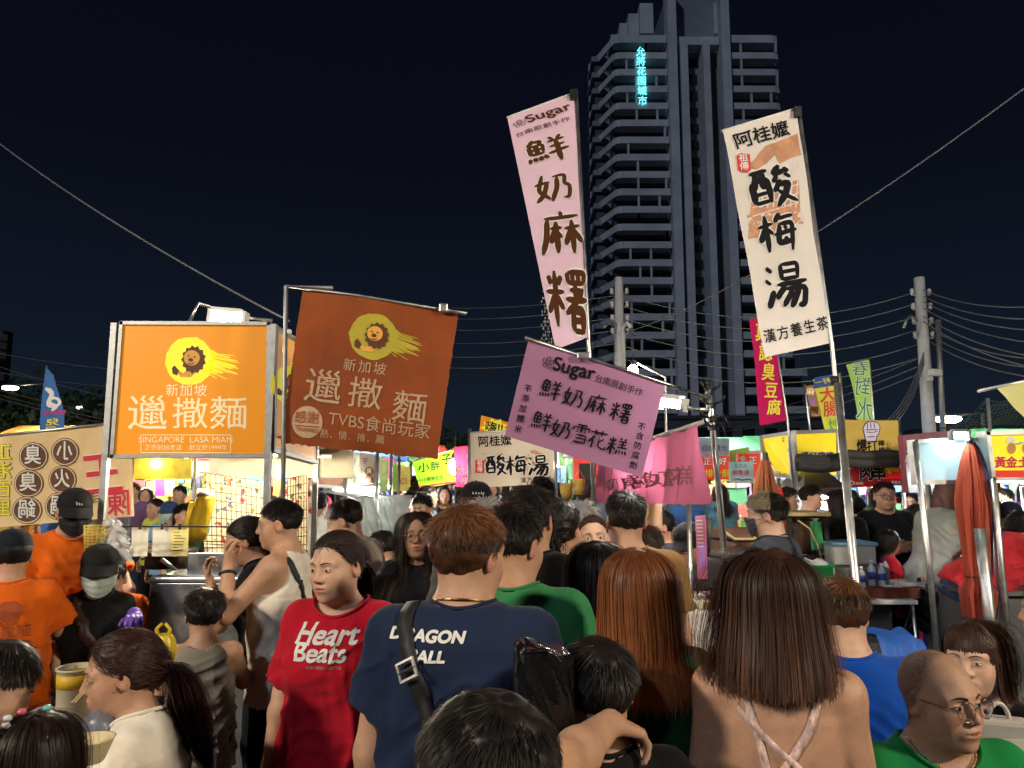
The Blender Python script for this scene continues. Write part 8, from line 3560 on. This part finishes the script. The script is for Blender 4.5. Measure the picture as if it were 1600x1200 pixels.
p = Person('person in a cream tee cut off by the right edge', (1640, 905), 2.95, face=48, seated=True, k=1.0, group=DINE, fat=.5, shirt=T('#b5ab97', ease=.026, fold=1.2), hair=short(HB_, n=1500, L=.05), h=.010, eyes=False, lean=14, armL=dict(u=(.3, .35, -.8), f=(-.1, .9, -.2)))
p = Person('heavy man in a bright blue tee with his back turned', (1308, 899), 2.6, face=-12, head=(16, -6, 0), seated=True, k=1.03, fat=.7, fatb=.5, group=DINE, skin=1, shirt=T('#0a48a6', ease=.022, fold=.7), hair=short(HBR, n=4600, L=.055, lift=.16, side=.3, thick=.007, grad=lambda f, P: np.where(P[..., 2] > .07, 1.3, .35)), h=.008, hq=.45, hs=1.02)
# cream handbag
hb = empty('handbag', 'cream handbag with a ring handle beside the balding man', 'handbag', at(1562, 1160, 2.3))
c = at(1566, 1168, 2.35)
CRM = M('leather_cream', (.62, .56, .47), .45, var=.06, bump=.12, bscale=180)
mb = MB()
mb.box(c, (.15, .08, .17), CRM, rotz(-.35), .012)
mb.build('body', hb)
mb = MB()
mb.bar(c + Vector((-.05, -.047, .01)), c + Vector((.05, -.055, .01)), .006, .06, CRM)
mb.build('flap', hb)
mb = MB()
mb.tube([c + Vector((.032 * math.cos(a) - .01, -.01, .075 + .055 * math.sin(a))) for a in np.linspace(0, math.pi, 16)], .007, CRM, 8)
mb.build('handle', hb)

# ---- people at the right-hand stalls
p = Person('man with bleached fringe, glasses and mask in a grey tee', (1196, 767), 4.1, face=50, head=(16, -4, 0), group=SHOP, skin=1, shirt=T('#3b4048', ease=.02), glasses=dict(), mask=M('mask_dark', (.06, .06, .07), .8),
   hair=short(HBL, n=4200, L=.065, lift=.3, side=.3, thick=.008, grad=lambda f, P: np.where((P[..., 1] > -.035) & (P[..., 2] > .03), 4.6, .25)), h=.009, hq=.5)
mb = MB()
mb.tube([p.NB + p.Rl @ np.array([.068 * math.cos(a), -.004 + .066 * math.sin(a), .0 - .02 * math.sin(a)]) for a in np.arange(24) * math.pi / 12], .004, STR, 6, closed=True)
mb.build('lanyard').parent = p.root
Person('man in glasses and a black tee with crossed arms', (1381, 752), 6.95, hs=1.08, face=174, head=(-4, 2, 0), group=SHOP, fat=.35, skin=2, shirt=T('#101114', ease=.02), glasses=dict(th=.002), hair=short(HB_, n=2200, L=.045, wid=.004), h=.010, hq=.6,
  armR=dict(u=(.22, .35, -.9), f=(-.9, .35, .05)), armL=dict(u=(.22, .38, -.85), f=(-.9, .30, .22)))
Person('man in a pale shirt looking right beside the steel hood', (1266, 757), 7.5, face=-128, head=(10, 0, 0), group=SHOP, skin=1, shirt=T('#c3c2b2', ease=.024), hair=short(HB_, n=2000, L=.06, wid=.004), h=.012)
Person('man in a grey tee left of the pale shirted man', (1231, 760), 7.8, face=-120, group=SHOP, shirt=T('#9aa3ab'), hair=short(HB_, n=1500, L=.06, wid=.004), h=.014)
p = Person('man in a black tee with white back print facing the hood', (1287, 759), 8.0, face=4, group=SHOP, shirt=T('#0f0f12'), hair=short(HB_, n=1500, L=.06, wid=.004), h=.012, eyes=False)
p.ontop(text2d('SUPREMACY', .045, bold=.04), 0, .36, WHT)
Person('person in a black hoodie with bobbed hair left of the flag pole', (1313, 764), 6.9, face=-40, group=SHOP, fem=True, fat=.3, shirt=T('#121113', kind='long', sleeve=1.8, ease=.028), hair=dict(style='bob', mat=HB_, n=1800, L=.2, wid=.004, seg=8, over=1.5, thick=.012), h=.012, eyes=False)
Person('man with a bare forearm right of the flag pole', (1338, 776), 7.4, face=-60, group=SHOP, shirt=T('#1c1d22'), hair=short(HB_, n=1400, L=.05, wid=.004), h=.014, armL=dict(u=(.2, .3, -.8), f=(0, .8, .3)))
p = Person('child in a purple blue tee with a small white emblem', (1352, 836), 7.0, face=-30, group=SHOP, kid=True, hs=.9, shirt=T('#2d2a78'), hair=short(HB_, n=1200, L=.05, wid=.004), h=.014, eyes=False)
Person('small child in a red tee holding food', (1389, 826), 6.6, face=-110, group=SHOP, kid=True, hs=.9, shirt=T('#b01a2c'), hair=dict(style='bob', mat=HB_, n=1500, L=.16, wid=.004, seg=7, over=1.3, thick=.012), h=.012, armR=dict(u=(.1, .5, -.8), f=(-.3, .8, .6)), armL=dict(u=(.1, .5, -.8), f=(-.3, .8, .6)))
Person('girl in a yellow tee and pale jeans', (1432, 786), 7.0, face=-150, head=(0, -24, 0), group=SHOP, fem=True, shirt=T('#cfc63e'), pants='#8d97a5', hair=dict(style='tail', mat=HB_, tie=(0, -.11, .03), tail=.2, n=1500, wid=.004), h=.012, armL=dict(u=(.15, .3, -.9), f=(-.5, .8, .1)))
Person('woman in a grey tee with a rose brown bob leaning over a counter', (1479, 751), 6.4, face=-72, head=(-10, -26, 0), lean=16, group=SHOP, fem=True, fat=.35, shirt=T('#8b918f', ease=.024, hem=-.16), pants='#1d1e22', hair=dict(style='bob', mat=HPK, n=2600, L=.24, wid=.004, seg=10, over=1.6, thick=.014), h=.010, eyes=False,
  armR=dict(u=(.12, .6, -.7), f=(-.1, .9, -.2)))
Person('heavy man in a coral red tee bending over the prep counter', (1597, 796), 5.9, face=-98, head=(0, 26, 0), lean=50, k=1.04, group=SHOP, fat=.75, shirt=T('#c8323a', ease=.024, hem=-.12), pants='#2e4268', hair=short(HB_, n=3000, L=.045, wid=.0032), h=.010, hq=1., armR=dict(u=(.15, .5, -.9), f=(0, .8, -.5)), armL=dict(u=(.15, .5, -.9), f=(0, .8, -.5)), hs=1.05)
p = Person('woman looking at her phone right of the closed red umbrella', (1537, 764), 6.7, face=170, head=(0, -18, 0), group=SHOP, fem=True, skin=1, shirt=T('#a9b59f'), hair=dict(style='long', mat=HB_, n=1800, L=.4, wid=.004, seg=10), h=.012, armR=dict(u=(.12, .4, -.8), f=(-.35, .7, .75)), armL=dict(u=(.12, .4, -.8), f=(-.35, .7, .75)))
hw = p.world(p.arm[1]['w'] + np.array([-.06, .06, .10]))
mb = MB()
mb.box(Vector(hw), (.075, .010, .15), BLACKP, rotz(.2) @ Matrix.Rotation(R(-20), 3, 'X'), .004)
tag(mb.build('phone'), 'dark phone held up by the woman right of the red umbrella', 'phone')
Person('person in a navy cap and navy tee at the right edge', (1578, 783), 6.6, face=-60, lean=18, head=(0, -20, 0), group=SHOP, shirt=T('#1f2640'), hair=short(HB_, n=900, L=.05, wid=.005), cap=dict(mat=fabric('cap_navy2', '#1a2140')), h=.014, eyes=False)
Person('man with black hair behind the yellow tee girl', (1420, 768), 8.2, face=150, group=SHOP, shirt=T('#2b2b30'), hair=short(HB_, n=1200, L=.05, wid=.005), h=.014)
Person('man in a dark tee left of the grey tee woman', (1452, 772), 8.0, face=190, group=SHOP, shirt=T('#3a3330'), hair=short(HB_, n=1200, L=.05, wid=.005), h=.014)
Person('person in a black tee far right under the yellow potato sign', (1566, 762), 7.6, face=120, group=SHOP, shirt=T('#222'.replace('#222', '#222226')), hair=short(HB_, n=1200, L=.05, wid=.005), h=.014)
# dessert vendors behind the pink curtain
Person('dessert vendor in a dark navy tee with a red mask behind the brown post', (1030, 796), 5.6, face=100, group='dessert stall staff', shirt=T('#27303f'), hair=short(HB_, n=1600, L=.05, wid=.004), mask=M('mask_red', (.5, .05, .04), .8), h=.012)
Person('dessert vendor in a grey tee bending to reach the counter', (1074, 815), 4.9, face=142, lean=24, head=(0, -16, 0), group='dessert stall staff', shirt=T('#4a4c52'), hair=short(HB_, n=1600, L=.05, wid=.004), cap=dict(mat=fabric('visor_black', '#111114')), h=.009, armL=dict(u=(.1, .4, -.9), f=(-.05, .35, -1)), armR=dict(u=(.3, .5, -.7), f=(-.2, .5, -1)))
# seen through the orange stall
LFT = 'people beyond the orange stall'
Person('man in a pale blue tee and blue cap beyond the orange stall', (264, 783), 8.6, face=176, group=LFT, shirt=T('#8fb4cf'), hair=short(HB_, n=900, L=.05, wid=.005), mask=MATS['mask_pale'], cap=dict(mat=fabric('cap_blue', '#2b3f66')), h=.014)
Person('man in a yellow tee beyond the orange stall', (243, 778), 9.4, face=150, group=LFT, shirt=T('#c9d04a'), hair=short(HB_, n=900, L=.05, wid=.005), h=.014)
Person('man with shaved sides and a coral bag strap beyond the orange stall', (288, 786), 7.8, face=-120, group=LFT, shirt=T('#2a7a5a'), hair=short(HB_, n=1500, L=.06, wid=.004, side=.1), h=.012)
Person('woman in a coral top beyond the orange stall', (280, 796), 8.2, face=120, group=LFT, fem=True, shirt=T('#c8566a'), hair=dict(style='bob', mat=HB_, n=1200, L=.2, wid=.005, seg=7), h=.014)
Person('man in glasses beside the paper notes beyond the orange stall', (304, 781), 8.8, face=-110, group=LFT, skin=2, shirt=T('#35363c'), glasses=dict(th=.002), hair=short(HB_, n=1200, L=.05, wid=.005), h=.014)
Person('man in a grey tee facing the camera down the lane', (660, 772), 6.6, face=172, head=(-10, -6, 0), group='people down the lane', skin=1, shirt=T('#6f6f78'), hair=short(HB_, n=1800, L=.05, wid=.004), h=.010)
Person('woman with a black bob in side view down the lane', (640, 768), 8.0, face=80, group='people down the lane', fem=True, shirt=T('#2a3436'), hair=dict(style='bob', mat=HB_, n=1500, L=.2, wid=.004, seg=8, over=1.4), h=.012)

# ====================================================================== the far crowd: a dozen figures, copied with their own clothes
protos = []
hz = [dict(style='bob', mat=HB_, n=700, L=.2, wid=.007, seg=6, over=1.4, thick=.014), short(HB_, n=600, L=.05, wid=.008, seg=4, thick=.010), short(HBB, n=600, L=.06, wid=.008, seg=4, thick=.012), dict(style='long', mat=HBB, n=700, L=.38, wid=.007, seg=7, thick=.012)]
CROWD = [('#d9d7d0', 'white'), ('#17181c', 'black'), ('#5d6a78', 'slate'), ('#b4343f', 'red'), ('#3a5f94', 'blue'), ('#c9b45a', 'mustard'), ('#4a7a55', 'green'), ('#a98d74', 'tan'), ('#7c5b86', 'purple'), ('#8f9499', 'grey'), ('#d48a3a', 'orange'), ('#6fa3b8', 'sky blue')]
for i in range(8):
 fem = i % 2 == 0
 p = Person('crowd figure', x=0., Y=60. + i, z_top=1.62 if fem else 1.72, face=0, fem=fem, fat=.2 * (i % 3), skin=i % 3, shirt=T(CROWD[i][0], fold=.6), pants=['#1b1d22', '#2f3a50', '#3a3733'][i % 3], hair=hz[(i * 3 + i // 4) % 4],
    h=.018, hq=.6, brows=False, mouth=False, armR=dict(u=(.15, .1, -1), f=(-.1, .5, -.8)), shoes=None, cat='person')
 protos.append(p)
HN = ['black bob', 'short black hair', 'short dark hair', 'long dark hair']
LANE = ['walking away', 'approaching', 'facing left', 'facing right']
rc = random.Random(21)
spots = []
for k in range(330):
 Y = 6.8 + 21 * (k / 330) ** 1.15
 if k % 2 == 0:
  x = rc.uniform(-2.5, .9) * (1 + Y * .012)
 elif k % 3 == 1:
  x = rc.uniform(1.6, 9.5) * (.62 + Y * .035)
 else:
  x = -rc.uniform(2.4, 7.8) * (.60 + Y * .04)
 if Y < 9 and not (-1.3 < x < .9):
  Y += 3
 if any((x - a) ** 2 + (Y - b) ** 2 < .42 ** 2 for a, b in spots):
  continue
 if any(abs(x - a) < 1.0 and -.15 < Y - b < 1.7 for a, b in STALLS):
  continue
 spots.append((x, Y))
seen = {}
for k, (x, Y) in enumerate(spots):
 p = protos[k % 8]
 r = copy_tree(p.root) if k >= 8 else p.root
 d = rc.randrange(4)
 if d == 1 and Y < 9:
  d = 0
 r.location = (x - 0, Y, 0)
 r.rotation_euler = (0, 0, R([rc.uniform(-20, 20), rc.uniform(160, 200), rc.uniform(60, 110), rc.uniform(-110, -60)][d]))
 s_ = rc.uniform(.95, 1.045)
 r.scale = (s_, s_, s_)
 col, cn = CROWD[(k * 7 + k // 12) % 12]
 m = fabric('cloth_' + col.strip('#'), col)
 hn = HN[((k % 8) * 3 + (k % 8) // 4) % 4]
 for c in r.children:
  if c.name.startswith('shirt'):
   c.material_slots[0].link = 'OBJECT'
   c.material_slots[0].material = m
 u, v = pix((x, Y, 1.6))
 zone = 'near the left edge' if u < 160 else 'beyond the orange stall' if u < 440 else 'by the tofu stall' if u < 640 else 'under the lime banner' if u < 740 else 'under the cream banner' if u < 880 else 'behind the pink curtain' if u < 1100 else 'by the yellow stall' if u < 1320 else 'by the red skewer sign' if u < 1430 else 'by the pale lit panel' if u < 1550 else 'by the right edge'
 far_ = 'far' if Y > 17 else 'midway' if Y > 11 else 'near'
 r['label'] = '%s person in %s top, %s, %s %s' % (far_, cn, hn, LANE[d], zone)
 r['group'] = 'crowd in the market lanes'
# ====================================================================== small things at the noodle stall and the dessert stall
ctz = ct
YC = M('cloth_yellow', (.72, .50, .02), .7, var=.1, bump=.25, bscale=50, transl=.3)
t = empty('hanging_bag', 'bright yellow cloth bag holding a white roll hung on the wire grid', 'bag', at(313, 805, 4.7))
a, b = at(322, 770, 4.7), at(306, 845, 4.7)
mb = MB()
mb.tube([a.lerp(b, k) + Vector((.006 * math.sin(7 * k), 0, 0)) for k in (.06, .12, .3, .55, .8, .98, 1.)], [.050, .058, .060, .062, .060, .052, .02], YC, 18)
mb.tube([a.lerp(b, .2) + Vector((-.07, .02, 0)), a.lerp(b, 1.1) + Vector((-.05, .02, 0))], [.03, .045], YC, 12)
mb.build('cloth', t)
mb = MB()
mb.tube([a + Vector((0, 0, .02)), a.lerp(b, .14)], .052, M('paper_roll', (.72, .70, .62), .8, var=.05), 18)
mb.build('roll', t)
mb = MB()
for s in (-1, 1):
 mb.tube([a + Vector((s * .04, 0, -.02)), a + Vector((s * .015, 0, .10))], .006, YC, 6)
mb.build('strap', t)
t = empty('wire_basket', 'small yellow plastic basket hanging by the left stall post', 'basket', at(148, 840, 3.9))
c = at(148, 840, 3.9)
YB = M('plastic_yellow', (.66, .52, .10), .4, var=.1)
mb = MB()
for k in range(9):
 z = c.z - .06 + .015 * k
 mb.tube([(c.x + (.042 + .0012 * k) * math.cos(q), c.y + (.042 + .0012 * k) * math.sin(q), z) for q in np.arange(16) * math.pi / 8], .0025, YB, 5, closed=True)
for q in np.arange(14) * math.pi / 7:
 mb.tube([(c.x + .042 * math.cos(q), c.y + .042 * math.sin(q), c.z - .06), (c.x + .053 * math.cos(q), c.y + .053 * math.sin(q), c.z + .065)], .0022, YB, 5)
mb.build('mesh', t)
mb = MB()
for i in range(26):
 mb.ell(at(183 + rw.uniform(-16, 14), 838 + rw.uniform(-26, 32), 3.95 + rw.uniform(-.06, .06)), (rw.uniform(.012, .04), rw.uniform(.012, .03), rw.uniform(.02, .055)), MATS['bag_clear'] if i % 3 else BAGW, 10, Matrix.Rotation(rw.uniform(-1, 1), 3, 'Y'), .33)
tag(mb.build('plastic_bags'), 'bunch of crumpled white plastic bags hanging at the noodle stall', 'bags', None, 'stuff')
# pots and tools on the steel counter


def pot(label, u, v, Y, r, h, m=STEEL):
 p = at(u, v, Y)
 t = empty('stock_pot', label, 'pot', (p.x, Y, p.z), 0, 'pots on the steel counter')
 mb = MB()
 mb.lathe((p.x, Y, ctz + .018), [(r, 0), (r, h), (r * 1.05, h + .004), (r * .96, h), (r * .95, .02), (0, .02)], m, 24)
 mb.build('body', t)
 mb = MB()
 for s in (-1, 1):
  mb.tube([(p.x + s * r, Y - .03, ctz + h * .8), (p.x + s * (r + .03), Y, ctz + h * .8), (p.x + s * r, Y + .03, ctz + h * .8)], .005, m, 6)
 mb.build('handle', t)
 return p


pot('dark stock pot on the steel counter below the notes', 250, 890, 4.45, .085, .09, BLACKM)
p = pot('bright steel stock pot right of the dark one', 286, 888, 4.5, .08, .10)
mb = MB()
mb.tube([at(278, 893, 4.4), at(252, 874, 4.35)], [.010, .014], ALU, 8)
tag(mb.build('ladle'), 'steel ladle handle sticking out of the bright pot', 'ladle')
mb = MB()
mb.box(at(345, 900, 4.35) + Vector((0, 0, .012)), (.22, .16, .03), M('noodles', (.62, .52, .24), .5, var=.35, vscale=60, bump=.8, bscale=90), None, .01)
tag(mb.build('noodle_tray'), 'shallow tray of pale noodles behind the splash guard', 'tray')
t = empty('strainer', 'round wire noodle strainer hanging before the floral cloth', 'strainer', at(368, 845, 4.9))
c = at(370, 845, 4.9)
mb = MB()
for k in range(6):
 mb.tube([(c.x + (.055 - .003 * k) * math.cos(q), c.y + (.055 - .003 * k) * math.sin(q), c.z - .016 * k) for q in np.arange(16) * math.pi / 8], .0022, ALU, 5, closed=True)
for q in np.arange(12) * math.pi / 6:
 mb.tube([(c.x + .055 * math.cos(q), c.y + .055 * math.sin(q), c.z), (c.x + .04 * math.cos(q), c.y + .04 * math.sin(q), c.z - .08)], .0018, ALU, 5)
mb.build('mesh', t)
mb = MB()
mb.tube([c + Vector((-.05, 0, -.1)), c + Vector((-.16, -.05, -.085))], .014, M('handle_teal', (.03, .16, .20), .5), 8)
mb.build('handle', t)
t = empty('plastic_basket', 'lime green plastic basket of chopsticks on the counter edge', 'basket', at(362, 950, 3.9))
c = at(364, 946, 3.92)
LG = M('plastic_lime', (.26, .62, .03), .4, var=.08)
mb = MB()
for s in range(6):
 mb.box(c + Vector((-.085 + .034 * s, -.05, 0)), (.022, .006, .15), LG, None, .002)
for dz in (-.075, 0, .075):
 mb.box(c + Vector((0, -.05, dz)), (.20, .008, .02), LG)
 mb.box(c + Vector((0, .05, dz)), (.20, .008, .02), LG)
for s in (-1, 1):
 mb.box(c + Vector((s * .097, 0, 0)), (.006, .10, .15), LG)
mb.box(c + Vector((0, 0, -.078)), (.2, .1, .008), LG)
mb.build('tub', t)
mb = MB()
for i in range(16):
 q = c + Vector((rw.uniform(-.08, .08), rw.uniform(-.03, .03), .05))
 mb.tube([q, q + Vector((rw.uniform(-.02, .02), 0, rw.uniform(.05, .09)))], .004, rw.choice([BLACKP, MATS['chopstick_wood'], BLACKM]), 5)
mb.build('chopsticks', t)
t = empty('plastic_bag', 'knotted yellow plastic bag hanging in front of the steel counter', 'bag', at(253, 1020, 3.0))
c = at(253, 1022, 3.0)
YP = M('bag_yellow', (.72, .56, .03), .25, var=.15, bump=.6, bscale=35, transl=.35, spec=.7)
mb = MB()
mb.grid(lambda u, v: (c.x + (.052 * math.sin(math.pi * min(1, .16 + .84 * v)) ** .6) * (1 + .08 * math.sin(14 * math.pi * u) * (1 - v)) * math.cos(2 * math.pi * u), c.y + .042 * math.sin(math.pi * min(1, .16 + .84 * v)) ** .6 * math.sin(2 * math.pi * u), c.z + .075 - .15 * v), 40, 16, YP)
mb.build('sack', t)
mb = MB()
for s in (-1, 1):
 mb.tube([c + Vector((s * .022, 0, .06)), c + Vector((s * .026, 0, .095)), c + Vector((s * .006, 0, .115))], [.010, .007, .006], YP, 8)
mb.build('handle', t)
# dessert stall counter
t = empty('dessert_counter', 'dessert counter with trays and clear boards under the pink curtain', 'counter', (at(1080, 950, 4.3).x, 4.3, 0))
x0, x1 = at(1040, 950, 4.3).x, at(1130, 950, 4.3).x
zc = at(1080, 952, 4.1).z
mb = MB()
mb.box(((x0 + x1) / 2, 4.35, zc / 2), (x1 - x0, .6, zc), M('counter_white', (.60, .58, .55), .5, var=.1), None, .015)
mb.build('body', t)
mb = MB()
for k in range(18):
 mb.box((rw.uniform(x0 + .04, x1 - .04), rw.uniform(4.1, 4.5), zc + .02), (rw.uniform(.05, .09), .06, rw.uniform(.02, .05)), rw.choice([INKW, INKC, M('pack_pink', (.6, .2, .3), .4), M('pack_brown', (.3, .14, .07), .5), MATS['clear_plastic']]), rotz(rw.uniform(0, 2)), .005)
mb.build('packs', t, kind='stuff')
mb = MB()
mb.tube([(at(1023, 800, 5.0).x, 5.0, 0), at(1023, 760, 5.0)], .045, M('post_brown', (.30, .17, .09), .6, var=.2), 12)
tag(mb.build('stall_post'), 'thick brown post behind the tan tee man', 'post')
f = sign('price_board', 'magenta price board in a clear frame by the pole stand', 'sign', [(1086, 806), (1101, 805), (1104, 905), (1090, 905)], [4.0, 3.9, 3.9, 4.0], M('price_magenta', (.60, .14, .28), .35, var=.12), back=.006)
for k in range(8):
 f.put(stroke([(-5, 0), (5, 0)], 1.6, 3, False), 1094 + k * .3, 814 + k * 6, INKW, 2)
f.put(shape_items([(-5, 20), (5, 20), (5, -18), (-5, -18)]), 1098, 870, M('ink_lilac2', (.40, .20, .62), .5), 1.5)
f.lettering('print', f.face)
f = sign('price_card', 'small white and red price card standing on the dessert counter', 'sign', [(1047, 872), (1062, 874), (1060, 908), (1045, 905)], 4.2, NOTE, back=.006)
f.text('招牌', 1054, 880, 7, INKR, 3, bold=.04)
f.text('70', 1053, 894, 10, INKR, 3, bold=.04)
f.lettering('print', f.face)
mb = MB()
for u, Y in ((1076, 4.3), (1000, 5.6)):
 mb.tube([(at(u, 900, Y).x, Y, 0), at(u, 770 if u > 1050 else 720, Y)], .014, ALU, 8)
tag(mb.build('curtain_posts'), 'pair of thin posts carrying the pink dessert curtain', 'posts')
lamp('tube lamp behind the pink dessert curtain', at(1000, 735, 5.9), at(1070, 715, 4.7), glow('tube_pink', (1., .93, .84), 110), .016)
# ====================================================================== assumed floodlight masts behind the camera, unseen, added to light the scene


def mast(label, x, y, z, strength, col, tgt, w=1.0, h=.5):  # assumed lamp out of view, added to brighten crowd and flags
 p, q = Vector((x, y, z)), Vector(tgt)
 d = (q - p).normalized()
 s = d.cross(Vector((0, 0, 1))).normalized()
 u = s.cross(d)
 t = empty('assumed_floodlight', label, 'floodlight', (x, y, 0), 0, 'assumed floodlight masts behind the camera')
 mb = MB()
 c = p + d * .09
 mb.add([c - s * w / 2 - u * h / 2, c + s * w / 2 - u * h / 2, c + s * w / 2 + u * h / 2, c - s * w / 2 + u * h / 2], [(0, 1, 2, 3)], glow('flood_%d' % int(abs(x) * 10), col, strength))  # glow of an added source, none in view
 mb.build('assumed_lit_panel', t)
 mb = MB()
 mb.bar(p - s * (w / 2 + .05), p + s * (w / 2 + .05), .12, h + .1, BLACKM, u)
 mb.build('housing', t)
 mb = MB()
 b = p - d * .15
 mb.tube([(b.x, b.y, 0), tuple(b + Vector((0, 0, .2)))], .07, GALV, 10)
 mb.build('mast', t)


mast('assumed unseen warm floodlight on a tall mast behind the left of the crowd', -7.5, -2.8, 5.8, 470, (1, .85, .64), (0, 4, 1.8))
mast('assumed unseen warm floodlight on a tall mast behind the right of the crowd', 7.5, -2.5, 5.4, 520, (1, .88, .70), (1, 4, 1.8))

for o in list(bpy.data.objects):
 k = o.name.split('.')[0]
 if o.type == 'MESH' and o.parent is not None and k in SINGULAR:
  split_loose(o, SINGULAR[k])
